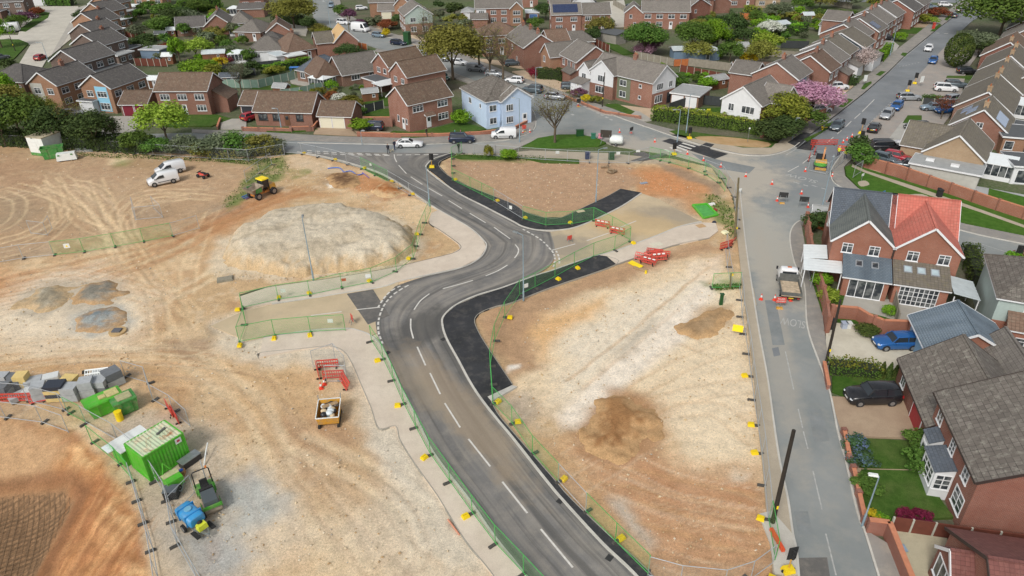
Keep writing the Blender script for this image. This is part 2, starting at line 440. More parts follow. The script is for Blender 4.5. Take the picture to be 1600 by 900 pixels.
patch('d7c7ab',[(-60,545),(200,530),(240,552),(60,560),(-80,572)],1.5,.6,2)
patch('c29c6c',[(-60,562),(200,555),(380,560),(420,600),(250,600),(100,585),(-60,600)],2.5,.7,3)
patch('8a6e56',[(228,545),(270,533),(335,530),(340,550),(320,570),(290,560),(260,551)],1.0,.75,1.5)
patch('7c7568',[(318,522),(345,500),(340,520),(325,530)],1.0,.7,2)
patch('c9bca6',[(345,500),(385,480),(590,450),(600,520),(640,640),(760,905),(690,905),(590,720),(540,600),(470,550),(400,565),(350,545)],2.0,.85,3)
patch('cbbb9f',[(640,720),(700,800),(740,905),(600,905),(560,800)],3,.6,3)
patch('c2b8a6',[(590,672),(625,700),(650,760),(620,740),(585,700)],1,.8,2)
patch('bf9c6c',[(380,575),(470,570),(560,620),(570,680),(430,690),(360,640)],2,.7,4)
patch('a98663',[(440,640),(540,655),(580,690),(540,715),(460,705),(430,670)],1.5,.8,3)
patch('b08a66',[(455,700),(530,730),(620,770),(600,800),(520,770),(470,740)],2,.6,3)
patch('bb8a55',[(230,580),(300,600),(310,640),(280,645),(240,620)],1.5,.6,3)
patch('9aa4a4',[(345,735),(400,725),(440,760),(430,810),(380,830),(350,790)],1.6,.62,4)
patch('9a9b98',[(280,840),(340,815),(400,830),(420,870),(380,905),(310,905)],1.4,.7,4)
patch('c9c6bd',[(360,850),(410,840),(400,900),(340,900)],1,.5,4,.2)
patch('d4bb92',[(430,760),(560,780),(620,860),(600,905),(420,905),(440,830)],3,.6,4)
patch('b98552',[(330,845),(360,835),(360,870),(330,885)],.8,.6,3);patch('b98552',[(370,740),(400,735),(390,755)],.8,.5,3)
patch('b9ab96',[(160,660),(215,640),(300,640),(360,700),(350,770),(300,800),(300,905),(250,905),(215,790),(190,720)],1.5,.8,2.5)
for pts in[[(465,700),(540,745),(600,800),(630,860),(600,900)],[(480,740),(560,800),(600,860)],[(420,700),(500,780),(560,850),(600,905)],[(560,715),(640,760),(690,830)],[(500,720),(590,760),(640,820),(650,870),(615,880)],[(60,575),(250,575),(400,600),(450,640)],[(90,555),(280,560),(420,580)],[(560,790),(620,850),(680,905)]]:track('a58560',pts,.16,.9,.5,.03)
for pts in[[(465,690),(560,735),(650,800)],[(250,470),(330,430),(350,400)],[(300,560),(400,640),(440,740)]]:track('dcc8a2',pts,.45,.9,.5,.03)
patch('ddc9a6',[(830,480),(960,440),(1100,395),(1165,460),(1185,600),(1195,760),(1100,720),(1000,600),(850,640),(800,620)],3,.8,3)
patch('ab8763',[(745,500),(760,478),(860,450),(965,415),(1110,375),(1115,390),(1010,425),(900,465),(850,490),(835,530),(850,575),(800,590),(762,545)],1.2,.9,2)
patch('cf9f62',[(825,520),(850,490),(950,465),(940,480),(890,510),(850,560)],1.5,.8,2)
patch('d6cbb6',[(890,520),(1000,460),(1100,430),(1110,470),(1010,540),(930,600),(870,640)],2,.7,3)
patch('a9a394',[(960,545),(1020,500),(1030,515),(975,555)],1.2,.5,2)
patch('ddd0bc',[(876,648),(918,606),(1030,508),(1100,440),(1118,448),(1062,535),(972,606),(908,668),(884,668)],.9,.95,.7)
patch('ddcab0',[(1075,410),(1125,398),(1130,445),(1080,440)],.6,.6,1)
patch('a98a66',[(1065,510),(1100,480),(1140,480),(1135,510),(1110,530),(1075,522)],1,.85,2)
patch('9d7148',[(905,650),(960,605),(1010,625),(1035,660),(1010,700),(930,720),(900,680)],1.2,.85,2)
patch('b4835a',[(860,700),(960,690),(1080,720),(1165,745),(1190,790),(1205,905),(1020,905),(950,860),(900,790)],2,.8,4)
patch('a8744a',[(935,700),(1050,720),(1080,780),(1180,770),(1180,800),(1020,800),(950,760)],2.5,.55,4,.2)
patch('c6a070',[(830,665),(900,720),(960,800),(1040,900),(1010,895),(900,770)],1.5,.7,3)
patch('bbb3a3',[(950,780),(980,780),(1025,845),(1020,858),(985,830)],.7,.75,1.5)
patch('cdbda4',[(1140,735),(1170,745),(1160,752),(1135,750)],.6,.8,1.5)
patch('a5998a',[(770,612),(830,615),(850,650),(820,668),(790,640)],1.2,.6,3)
patch('e4e0d6',[(788,572),(802,565),(803,575),(793,582)],.4,.8,2)
for pts in[[(1000,560),(1050,530),(1090,540)],[(950,640),(1030,590),(1090,560),(1130,545)],[(920,690),(1060,620),(1180,600)],[(1000,800),(1100,830),(1180,850)],[(940,740),(1050,760),(1180,790)],[(900,600),(1000,520),(1120,420)],[(1060,640),(1120,640),(1185,690)]]:track('b8905f',pts,.22,.9,.5,.03)
patch('ac8a6a',[(700,250),(740,246),(870,250),(990,258),(1000,285),(968,300),(912,328),(877,345),(840,345),(732,296),(698,275)],.8,.95,1.5)
patch('b98455',[(985,265),(1060,255),(1115,290),(1110,320),(1095,340),(1040,330),(1000,300)],1.5,.85,3)
patch('c97f43',[(1000,270),(1050,270),(1095,300),(1060,305),(1015,295)],1.5,.5,3)
patch('8e7c68',[(1020,252),(1060,262),(1120,285),(1130,320),(1100,290),(1040,268)],.8,.7,1.5)
patch('b4a488',[(1000,305),(1060,310),(1090,345),(1030,370),(960,395),(920,400),(900,385),(950,360)],1.2,.7,2)
patch('a89c8a',[(845,240),(1040,243),(1060,255),(980,256),(850,252)],.8,.7,1)
patch('938271',[(1120,262),(1165,300),(1160,330),(1150,300)],.7,.4,1)
WT,DT=['d9bf95','d2b78c','cdb290'],['a98a66','b08e68','9d7f5e']
sweep([[(-20,392),(60,365),(110,330),(95,290)],[(190,400),(175,350),(120,290)],[(205,385),(190,340),(240,298),(330,300)],[(150,290),(180,340),(230,420)],[(-20,320),(80,310),(160,360)]],34,WT+DT[:1],.45)
sweep([[(40,572),(250,572),(400,600),(480,680),(560,780),(640,900)],[(200,400),(260,480),(330,580),(430,700),(520,860)],[(360,560),(420,640),(520,720),(640,800)],[(380,700),(420,800),(440,905)]],40,WT+DT,.24,4.5)
sweep([[(-40,480),(120,440),(280,380),(420,310)],[(-20,560),(120,548),(260,552),(340,560)],[(0,440),(120,425),(240,450)]],20,['b5824f','dcc7a0','b98d5e'],.35,1.5)
sweep([[(880,690),(1000,575),(1100,460)],[(840,640),(960,520),(1080,410)],[(900,740),(1040,640),(1180,600)],[(900,700),(1020,760),(1180,800)],[(960,820),(1080,850),(1190,860)],[(1000,620),(1100,560),(1175,480)]],46,['cdb088','e2d2b6','c9a57c'],.24,3.2)
patch('c6baa5',[(345,500),(385,480),(590,450),(600,520),(640,640),(770,905),(715,905),(640,780),(600,720),(560,660),(548,620),(530,575),(470,556),(405,572),(350,548)],1.5,.75,2.5)
patch('cbbfa9',[(600,720),(690,800),(740,905),(560,905),(520,840),(560,790)],3,.45,5);patch('c9c0b0',[(400,720),(470,740),(500,830),(420,900),(340,860)],3,.4,5);patch('d9c6a6',[(1010,560),(1100,520),(1175,560),(1185,700),(1080,700)],3,.5,5)
patch('ddd0bc',[(876,648),(918,606),(1030,508),(1100,440),(1118,448),(1062,535),(972,606),(908,668),(884,668)],.8,.75,.6);patch('ad9f8a',[(955,552),(1022,498),(1032,512),(972,562)],1.0,.5,1.2)
patch('9fa7a6',[(350,740),(400,728),(438,760),(430,810),(385,828),(352,790)],1.6,.5,4);patch('9da19f',[(285,845),(340,818),(400,832),(415,868),(380,905),(310,905)],1.4,.55,4)
GREEN=np.zeros(GX.shape)
for h,pts,s in[('6b7d3c',[(395,262),(440,245),(455,262),(420,290),(385,305),(350,330),(345,315),(375,290)],.85),('74803f',[(450,265),(480,262),(475,275),(455,278)],.8),('6f8040',[(1100,305),(1120,305),(1145,330),(1150,372),(1140,372),(1125,340)],.85),('7c8650',[(1110,445),(1160,440),(1160,452),(1115,455)],.7),('778346',[(180,246),(210,250),(195,262),(182,258)],.6),('6f8040',[(340,248),(440,252),(400,262),(340,256)],.5),('70813f',[(700,236),(850,243),(850,252),(760,252),(715,247)],.8)]:
 patch(h,pts,1.0,s,4,.25)
for _h,_p in(('cabda4',[(335,425),(342,380),(395,345),(450,326),(520,322),(592,332),(652,358),(665,385),(640,415),(540,432),(430,438)]),('b0a48f',[(22,492),(38,452),(85,440),(190,434),(206,462),(165,482),(70,496)]),('98a09f',[(112,520),(116,492),(145,480),(192,480),(203,494),(180,514),(142,526)]),('a47b52',[(892,682),(915,635),(955,608),(1003,616),(1036,645),(1042,675),(1015,712),(950,725),(905,710)]),('b07a4c',[(578,307),(583,287),(608,281),(632,295),(640,307),(605,313)])):patch(_h,_p,1.3,.8,3)
PIT=PL([(-300,640),(0,652),(60,655),(118,672),(160,715),(190,750),(214,800),(232,860),(240,1010),(-300,1010)])
pd=sdf(GX+W1*1.2,GY+W2*1.2,PIT)
ps=sst(-.1,.8,pd);lay('ae7647',ps)
lay('bb8752',ps*sst(.45,.6,F3)*.8);lay('d3aa74',ps*sst(3.2,.6,pd)*sst(.35,.6,F2)*.9);lay('945f35',ps*sst(.5,.66,1-F3)*.6)
fl=sdf(GX,GY,PL([(-300,740),(20,740),(95,745),(110,765),(60,830),(15,905),(-300,1010)]))
lay('94724f',sst(-.6,.4,fl));H+=-sst(0,7,pd)*2.0-sst(-1.5,2,fl)*1.0
lay('97683f',sst(1.2,0,np.abs(fl+.9))*.6);H=np.where(pd>-.5,H+(F2-.5)*.35*sst(0,1.5,pd)*sst(.5,-1,fl),H)
mesh_d=np.minimum(np.abs(((GX*.9+GY*.35)%.55)-.27),np.abs(((GY*.9-GX*.35)%.5)-.25));lay('5f4a36',sst(.13,.03,mesh_d)*sst(0,.7,fl)*.75)
rib=np.abs(((GY*.75+GX*.62+W1*1.5)%1.1)-.55);lay('9d6a3b',sst(.3,.05,rib)*ps*sst(-1,-3,fl)*.5)
sweep([[(190,770),(120,840),(60,910)],[(215,810),(160,870),(120,920)],[(150,720),(100,790),(40,880)]],26,['96602f','c99a64','8a5c38'],.4,1.6)
patch('b3926a',[(-60,655),(60,660),(105,690),(70,725),(-60,735)],1.2,.8,2)
lay('7c5638',sst(1.1,.1,np.abs(fl+.6))*.7)
H=np.minimum(H,.05)
grid_obj('site_soil',GX,GY,H,np.clip(col,0,1),keep,M_SOIL,'structure')
def rubble(name,polys,label,sz,cols,mat):
 g=np.random.default_rng(9);V=[];F=[];CC=[];oc=np.array([(1,0,0),(0,1,0),(-1,0,0),(0,-1,0),(0,0,1),(0,0,-.4)]);of=[(0,1,4),(1,2,4),(2,3,4),(3,0,4)];k=0
 for pts,n in polys:
  q=PL(pts);a=np.array(q);c=0
  while c<n:
   p=a.min(0)+g.random((n,2))*(a.max(0)-a.min(0));p=p[inside(p[:,0],p[:,1],q)][:n-c];c+=len(p)
   for x,y in p:s_=sz[0]+sz[1]*g.random()**3;V.append(oc*(s_*(.6+.8*g.random(3)))+(x,y,.02));F+=[tuple(i+k for i in f)for f in of];k+=6;CC.append(cols[g.integers(len(cols))])
 me=bpy.data.meshes.new(name);me.from_pydata(np.concatenate(V).tolist(),[],F);at=me.color_attributes.new('soil','FLOAT_COLOR','POINT');cc=np.repeat(np.array([(*hx(c),1)for c in CC]),6,0);at.data.foreach_set('color',cc.ravel());me.materials.append(mat);o=bpy.data.objects.new(name,me);C.objects.link(o);tag(o,label,name,None,'stuff')
rubble('rubble',[([(-60,400),(200,390),(350,500),(560,640),(740,890),(560,890),(300,900),(200,640),(-60,560)],2200),([(830,480),(1100,395),(1165,460),(1195,860),(1040,890),(800,640)],1500),([(0,240),(380,255),(330,340),(0,400)],900),([(720,250),(980,258),(1110,300),(1030,300),(960,290),(850,335),(750,295)],1500),([(440,250),(560,270),(660,350),(640,400),(560,310),(440,300)],900),([(330,420),(640,410),(650,425),(340,445)],700)],'stones and clods scattered over the site soil',(.03,.09),['d3c1a2','bda27e','ddd0b8','b5976f','c9b08a','b3ab9c'],M_SOIL)
def hat(x,y):return float(H[min(max(int((y-ys[0])/.22+.5),0),H.shape[0]-1),min(max(int((x-xs[0])/.22+.5),0),H.shape[1]-1)])
_n=MB();_q=PL([(-20,742),(20,742),(93,748),(106,766),(56,830),(10,900),(-60,900)])
for fam in(0,1):
 for k in range(46):
  an_=R(22+90*fam);ux,uy=math.cos(an_),math.sin(an_);cx,cy=P(20,820);ox=cx-uy*(k-23)*.42;oy=cy+ux*(k-23)*.42;pts=[(ox+ux*t_*.3,oy+uy*t_*.3)for t_ in range(-40,41)];ok=inside(np.array([p[0]for p in pts]),np.array([p[1]for p in pts]),_q)
  for i in range(80):
   if ok[i]and ok[i+1]:(xa,ya),(xb,yb)=pts[i],pts[i+1];w2=.022;za,zb=hat(xa,ya)+.05,hat(xb,yb)+.05;_n.quad((xa+uy*w2,ya-ux*w2,za),(xb+uy*w2,yb-ux*w2,zb),(xb-uy*w2,yb+ux*w2,zb),(xa-uy*w2,ya+ux*w2,za))
_n.build('netting',plain('netting_brown',hx('7a6248'),.9))['label']='brown ground netting pegged over the excavation floor';bpy.data.objects['netting']['category']='netting'
def heap(name,pts,hgt,colr,col2,label,cat,mat=M_SOIL,res=.22,slope=2.2,rough=.35,seed=0,base=.0):
 q=smooth(PL(pts),True,4)
 x0=min(p[0]for p in q)-1;x1=max(p[0]for p in q)+1;y0=min(p[1]for p in q)-1;y1=max(p[1]for p in q)+1
 X,Y=np.meshgrid(np.arange(x0,x1,res),np.arange(y0,y1,res))
 wx=(fbm(X+seed,Y,.45,5)-.5)*3.4;wy=(fbm(X,Y+seed,.45,5)-.5)*3.4;d=sdf(X+wx,Y+wy,q)
 hh=hgt*(1-np.exp(-np.clip(d,0,99)/slope))/(1-math.exp(-3/slope if slope<3 else-1.2));hh=np.minimum(hh,hgt*1.15)
 n=fbm(X+seed*3,Y+seed,.45,5)-.5;n2=fbm(X+seed,Y+40,1.8,4)-.5
 gl=np.abs(fbm(X*1.7+seed,Y*.7,.9,3)-.5)*2;Z=hh*(1+n*rough*1.1)+n2*.13*sst(0,1,d)-(.12-gl*.3).clip(0)*.8*sst(.3,1.5,d)+np.where(d>0,.0,np.clip(d,-1,0)*.4)+base
 a=sst(.38,.62,fbm(X+9,Y+seed,.3,5)+n2*.25)[...,None];cc=np.array(hx(colr))*(1-a)+np.array(hx(col2))*a
 e_=sst(2.0,.0,d+n2*2.5)[...,None]*.93;cc=cc*(1-e_)+np.array(hx('c4a983' if colr[0]in 'bcd' else 'bd9a70'))*e_;o=grid_obj(name,X,Y,Z,cc,d>-.6,mat);tag(o,label,cat);return o
heap('spoil_heap',[(345,418),(352,385),(395,352),(450,332),(520,328),(585,336),(640,358),(655,382),(630,408),(540,424),(430,430)],2.1,'d0c4ae','c3b59d','large pale flat topped heap of crushed spoil beside the dumper','heap',M_GRAVEL,.22,1.7,.3,3)
heap('gravel_heap',[(32,482),(48,458),(85,448),(120,452),(112,474),(70,488)],.45,'b3a995','9b917c','low beige gravel heap furthest left of the three small heaps','heap',M_GRAVEL,.2,1.3,.3,11)
heap('gravel_heap',[(112,474),(116,456),(150,442),(188,442),(196,458),(165,474)],.45,'a09a8d','8d887c','low grey gravel heap behind the blue grey stone patch','heap',M_GRAVEL,.2,1.3,.3,23)
heap('stone_heap',[(121,512),(122,496),(145,486),(185,484),(194,494),(180,508),(142,520)],.35,'7f8b90','a6aaa6','flattened heap of blue grey stone chippings beside the manhole ring','heap',M_GRAVEL,.2,1.0,.3,31)
heap('earth_heap',[(905,672),(925,640),(955,618),(995,622),(1025,645),(1032,670),(1010,700),(950,715),(915,700)],.6,'a67d54','946c47','brown heap of dug earth in the east field','heap',M_SOIL,.2,1.6,.5,41)
heap('earth_heap',[(1060,515),(1085,492),(1120,484),(1142,492),(1135,515),(1100,530)],.3,'af9472','9c8262','low rough earth heap beside the green pillar box in the east field','heap',M_SOIL,.2,1.2,.5,47)
heap('earth_heap',[(585,303),(590,290),(608,285),(625,295),(632,304),(605,309)],.7,'b5794a','a0673c','small orange earth heap by the north road kerb','heap',M_SOIL,.2,1.0,.5,53)
heap('earth_heap',[(505,282),(515,272),(540,270),(560,280),(550,290),(520,291)],.4,'85664a','6f5540','low dark brown earth heap by the blue pipes','heap',M_SOIL,.2,1.0,.5,59)
# ================================================================ roads, paths, kerbs
def asphalt(name,c,c2,dust=(.36,.29,.21),dusty=.3,sc=.25,blobs=(),uvband=False,patchy=.5):
 t=NT(name)
 a=t.mix(t.rng(t.noise(sc,5,.65),.35,.65),c,c2)
 a=t.mix(t.rng(t.noise(sc*2.7+.1,6,.7),.48,.7,0,dusty),a,dust)
 if uvband:
  uv=t.co('UV')
  bn=t.noise(1.0,3,.6,vec=t.scaled(uv,(6.5,.045,1)))
  a=t.mix(t.rng(bn,.42,.68,0,.62),a,mul(dust,1.05))
  b2=t.noise(1.0,3,.6,vec=t.scaled(uv,(9,.03,1),loc=(3,3,0)))
  a=t.mix(t.rng(b2,.5,.64,0,.65),a,mul(c,.62))
 for(px,py,rx,ry,an,s,cc)in blobs:
  g=P(px,py)
  v=t.n('Mapping',i_Vector=t.co(),vector_type='TEXTURE',i_Location=(g[0],g[1],0),i_Rotation=(0,0,R(an)),i_Scale=(rx,ry,50)).outputs[0]
  ln=t.n('VectorMath',operation='LENGTH',i_0=v).outputs['Value']
  q=t.math('ADD',ln,t.math('MULTIPLY',t.math('SUBTRACT',t.noise(.45,5,.65),.5),1.3))
  a=t.mix(t.rng(q,.6,1.1,s,0),a,cc)
 f=t.noise(30,3,.6);a=t.mix(1.0,a,t.ramp(f,[(.3,.84),(.7,1.16)]),'MULTIPLY')
 t.bump(f,.3,.01)
 return t.done(a,.85,spec=.25)
TAN=hx('c2aa88');PALE=hx('b9ab97')
M_NEW=asphalt('new_carriageway',hx('666563'),hx('7d7b78'),hx('9c958a'),.45,.18,uvband=True,blobs=[(655,515,5,2.6,70,.75,hx('535250')),(735,560,3,9,25,.6,hx('535250')),(720,640,2.0,12,30,.65,hx('9a8a75')),(650,600,1.5,7,35,.6,hx('988b78')),(640,270,4,5,0,.5,hx('69676399'[:6]))])
M_OLD=asphalt('old_road_asphalt',hx('7f8483'),hx('909391'),hx('a39d91'),.35,.12,blobs=[(1157,345,5,26,5,.7,hx('b5aa98')),(1040,235,22,7,0,.6,hx('b3aa9b')),(1215,390,7,14,0,.5,hx('a3a5a0')),(1240,280,14,9,0,.5,hx('7f8385')),(900,225,14,7,0,.5,hx('a9a196')),(760,232,12,3,0,.45,hx('a59d92')),(1208,500,1.6,25,-13,.5,hx('a9a295')),(560,228,16,4,0,.5,hx('7d8084')),(1145,275,9,10,0,.6,hx('c0b5a3'))])
M_NE=asphalt('estate_road_asphalt',hx('74787b'),hx('83878a'),hx('8f8c86'),.25,.15)
M_BLACK=asphalt('fresh_black_asphalt',hx('313234'),hx('3c3d40'),hx('8d857a'),.18,.35)
M_DARK=asphalt('patched_asphalt',hx('5b5a58'),hx('6d6a66'),hx('9d9486'),.3,.3)
M_TANSL=asphalt('dusty_base_course',hx('b8a689'),hx('c6b496'),hx('9b917f'),.35,.12,blobs=[(1040,340,6,4,0,.6,hx('8f8678')),(985,350,8,4,-20,.5,hx('c9ac7c')),(870,385,5,4,0,.7,hx('8f887c'))])
M_PINK=asphalt('type_one_path',hx('c6b8a7'),hx('d2c5b4'),hx('b1a595'),.3,.35)
M_PAVE=asphalt('footway_grey',hx('85827d'),hx('94908a'),hx('b5aa98'),.4,.3)
M_PALEPAVE=asphalt('footway_pale',hx('a89d8a'),hx('b3a794'),hx('9a9184'),.3,.3)
M_CONC=asphalt('concrete_road',hx('b9b5ab'),hx('c6c2b7'),hx('a39d91'),.3,.2)
M_KERB=asphalt('kerb_concrete',hx('b8b5ad'),hx('c8c5bc'),hx('a09a8d'),.3,.6)
M_LINE=plain('road_paint',(.62,.60,.55),.7,0,.12,3);M_LINE_OLD=plain('worn_road_paint',hx('a8a8a4'),.8,0,.25,4)
M_GRASS=grassy('grass',(.04,.095,.014),(.075,.14,.025));M_VERGE=grassy('verge_grass',(.045,.10,.016),(.08,.145,.028),(.17,.16,.07),.22);M_LUSH=grassy('lush_lawn',(.05,.12,.016),(.08,.17,.026),(.15,.17,.05),.15)
def slab(name,px,z,mat,sm=0,kind='structure',z0=-.2,world=False,closed_smooth=False):
 q=px if world else PL(px)
 if sm:q=smooth(q,True,sm)
 return MB().prism(q,z0,z,0).build(name,mat,kind=kind)
def strip(name,L_,R_,z,mat,n=60,across=6,z0=-.2):
 """ribbon between matched left and right edge pieces"""
 A=[];B=[]
 for l,r in zip(L_,R_):
  k=max(6,int(n*plen(smooth(PL(l)))/plen_all))if False else n
  a=resample(smooth(PL(l),False,6),k);b=resample(smooth(PL(r),False,6),k)
  if A:a=a[1:];b=b[1:]
  A+=a;B+=b
 m=MB();vs=[];nn=len(A)
 for a,b in zip(A,B):
  for k in range(across+1):vs.append((a[0]+(b[0]-a[0])*k/across,a[1]+(b[1]-a[1])*k/across,z))
 fs=[(i*(across+1)+k,i*(across+1)+k+1,(i+1)*(across+1)+k+1,(i+1)*(across+1)+k)for i in range(nn-1)for k in range(across)]
 m.add(vs,fs,0)
 o=m.build(name,mat,kind='structure');me=o.data
 s=[0]
 for i in range(1,nn):s.append(s[-1]+(dist(A[i-1],A[i])+dist(B[i-1],B[i]))/2)
 uv=me.uv_layers[0].data
 for p in me.polygons:
  for li in p.loop_indices:
   v=me.loops[li].vertex_index;uv[li].uv=((v%(across+1))/across,s[v//(across+1)])
 return A,B
def kerb(px,w_=.15,z=.16,name='kerb',mat=None,sm=5,z0=-.1,world=False,side=1):
 q=px if world else PL(px)
 if sm:q=smooth(q,False,sm)
 a=offset(q,w_*side)
 m=MB()
 for i in range(len(q)-1):
  p0,p1,p2,p3=q[i],q[i+1],a[i+1],a[i]
  if side>0:vs=[(*p,z_)for z_ in(z0,z)for p in(p0,p1,p2,p3)]
  else:vs=[(*p,z_)for z_ in(z0,z)for p in(p3,p2,p1,p0)]
  m.add(vs,[(4,5,6,7),(0,1,5,4),(2,3,7,6)]+([(3,0,4,7)]if i==0 else[])+([(1,2,6,5)]if i==len(q)-2 else[]))
 return m.build(name,mat or M_KERB,kind='structure')
def lines(segs,z,w_=.13,mat=None,name='road_marking',sm=True):
 m=MB()
 for s in segs:
  q=PL(s)
  if len(q)>2:q=smooth(q,False,5)
  a=offset(q,w_/2);b=offset(q,-w_/2)
  for i in range(len(q)-1):m.add([(*b[i],z),(*b[i+1],z),(*a[i+1],z),(*a[i],z)],[(0,1,2,3)])
 return m.build(name,mat or M_LINE,kind='structure')
def dashes(px,n=None,on=.6,off=.3,z=.09,w_=.2,mat=None,name='road_marking',sm=5,world=False):
 q=px if world else PL(px)
 if sm:q=smooth(q,False,sm)
 L=plen(q);m=MB();per=on+off;N_=max(1,int(L/per));rs=resample(q,int(L/.05))
 for k in range(N_):
  i0=int(k*per/.05);i1=int((k*per+on)/.05)
  st=list(range(i0,min(i1,len(rs)-1)+1,max(1,(i1-i0)//3)))
  pts=[rs[i]for i in st]
  if len(pts)<2:continue
  a=offset(pts,w_/2);b=offset(pts,-w_/2)
  for i in range(len(pts)-1):m.add([(*b[i],z),(*b[i+1],z),(*a[i+1],z),(*a[i],z)],[(0,1,2,3)])
 return m.build(name,mat or M_LINE,kind='structure')
RL=[[(880,985),(823,900),(775,840),(735,782),(702,740),(677,705),(662,675),(650,650),(630,610),(612,570),(597,542),(589,520)],[(589,520),(587,497),(596,472),(618,448)],[(618,448),(660,434),(720,420),(750,405),(761,387)],[(761,387),(755,375),(732,355),(680,325),(632,292),(607,277),(585,267),(547,255),(507,245),(465,238)]]
RR=[[(1065,985),(990,900),(940,852),(885,792),(855,757),(800,687),(775,657),(750,625),(732,597),(715,565),(697,532),(690,510)],[(690,510),(692,495),(712,477),(745,462),(785,450)],[(785,450),(837,430),(862,412),(867,390),(860,363)],[(860,363),(840,361),(815,355),(800,347),(756,324),(712,301),(668,268),(668,256),(682,247),(705,240)]]
strip('new_road',RL,RR,.08,M_NEW,44,8)
slab('west_arm_road',[(330,510),(380,487),(425,477),(490,467),(540,459),(597,450),(625,441),(600,475),(592,520),(580,525),(560,517),(540,514),(485,517),(430,524),(385,533)],.072,M_TANSL)
slab('road_patch',[(542,460),(583,453),(609,494),(575,508)],.084,M_DARK)
slab('east_arm_road',[(866,440),(867,390),(860,363),(875,361),(905,355),(940,340),(975,322),(1003,303),(1030,312),(1062,330),(1095,347),(1060,354),(1025,368),(960,392),(927,401),(900,410),(860,424),(850,430)],.074,M_TANSL)
slab('gravel_path',[(380,482),(425,475),(490,466),(540,458),(597,449),(660,432),(720,419),(749,405),(760,388),(754,375),(732,356),(685,329),(674,335),(670,347),(672,352),(687,361),(716,382),(719,390),(707,397),(675,405),(610,420),(525,435),(420,450),(375,465)],.15,M_PINK)
slab('gravel_path',[(880,990),(823,901),(775,841),(735,783),(702,741),(677,706),(662,676),(650,651),(630,611),(612,571),(597,543),(580,525),(560,517),(540,514),(485,517),(412,529),(405,560),(470,547),(515,543),(537,551),(550,570),(565,605),(580,640),(592,672),(618,668),(625,690),(650,730),(682,775),(725,845),(767,897),(830,990)],.15,M_PINK)
slab('black_path',[(684,249),(672,256),(671,266),(712,299),(756,322),(800,345),(815,353),(840,359),(875,359),(905,353),(940,338),(975,320),(1001,302),(969,296),(950,307),(912,325),(877,341),(850,341),(820,332),(800,319),(732,292),(700,275),(686,260),(690,252),(712,242),(705,240)],.15,M_BLACK)
slab('black_path',[(785,452),(837,432),(860,425),(900,411),(935,400),(948,402),(962,414),(862,450),(800,474),(775,480),(750,490),(741,502),(747,520),(762,545),(800,602),(764,622),(777,648),(800,676),(860,745),(890,780),(950,838),(1010,892),(1090,985),(1067,985),(990,899),(942,852),(887,792),(857,757),(802,687),(777,657),(752,625),(734,597),(717,565),(699,532),(692,510),(694,496),(713,479),(747,464)],.15,M_BLACK)
slab('gravel_path',[(935,400),(960,394),(1025,370),(1060,356),(1096,349),(1118,350),(1122,362),(1108,373),(1050,385),(963,414),(948,402)],.146,M_PINK)
KL=[p for s in RL for p in s]
kerb([(880,985),(823,900),(775,840),(735,782),(702,740),(677,705),(662,675),(650,650),(630,610),(612,570),(597,542),(580,525),(560,517),(540,514),(485,517),(412,529)],side=1)
kerb([(425,476),(490,467),(540,459),(597,450),(625,441),(660,433),(720,420),(750,405),(761,387),(755,375),(732,355),(680,325),(632,292),(607,277),(585,267),(547,255),(507,245),(465,238)],side=1)
kerb([(1065,985),(990,900),(940,852),(885,792),(855,757),(800,687),(775,657),(750,625),(732,597),(715,565),(697,532),(690,510),(692,495),(712,477),(745,462),(785,450),(837,431),(860,424),(900,410),(927,401),(960,393),(1025,369),(1060,355),(1095,347)],side=-1,w_=.2)
kerb([(1003,303),(975,322),(940,340),(905,355),(875,361),(840,361),(815,355),(800,347),(756,324),(712,301),(668,268),(668,256),(682,247),(705,240)],side=-1,w_=.2)
M_EDGE=plain('edging_concrete',hx('9b968b'),.8);M_EDGED=plain('dark_edging',hx('5d5850'),.8)
for e,mt in(([(670,347),(672,352),(687,361),(716,382),(719,390),(707,397),(675,405),(610,420),(525,435),(420,450),(375,462)],M_EDGED),([(405,560),(408,553),(470,547),(515,543),(537,551),(550,570),(565,605),(580,640),(592,672),(618,668),(625,690),(650,730),(682,775),(725,845),(767,897),(830,990)],M_EDGE),([(948,402),(963,414),(862,450),(800,474),(775,480),(750,490),(741,502),(747,520),(762,545),(800,602)],M_EDGE),([(764,622),(777,648),(800,676),(860,745),(890,780),(950,838),(1010,892),(1090,985)],M_EDGE),([(969,296),(950,307),(912,325),(877,341),(850,341),(820,332),(800,319),(732,292),(700,275),(686,260),(690,252),(712,242)],M_EDGE),([(1108,373),(1050,385),(963,414)],M_EDGE)):
 kerb(e,.07,.165,'path_edging',mt,4)
slab('path_end_strip',[(762,622),(800,604),(808,606),(768,629)],.17,M_KERB)
for i,s in enumerate([[(616,242),(617,248),(620,254)],[(623,259),(635,272)],[(642,277),(660,289)],[(670,295),(691,307)],[(701,314),(722,327)],[(734,334),(759,349)],[(772,356),(797,374)],[(805,383),(810,390),(809,397),(804,404)],[(793,415),(778,424),(759,432)],[(739,439),(715,446),(692,452)],[(671,460),(657,471),(647,485)],[(642,499),(642,514),(646,530)],[(652,543),(665,572)],[(672,584),(688,617)],[(695,631),(719,669)],[(732,687),(766,730)],[(785,754),(824,803)],[(845,828),(895,888)],[(917,377),(951,365)],[(967,357),(994,346)],[(862,392),(899,382)],[(486,494),(534,488)],[(556,485),(594,481)]]):
 lines([s],.089,.15)
dashes([(598,538),(592,522),(591,510),(592,500),(596,487),(603,474),(615,461),(632,450),(648,442)],on=.6,off=.3)
dashes([(591,481),(600,467),(612,455),(632,445)],on=.6,off=.3)
dashes([(817,359),(835,369),(847,377),(857,387),(865,397),(867,407),(864,419),(859,425)],on=.6,off=.3)
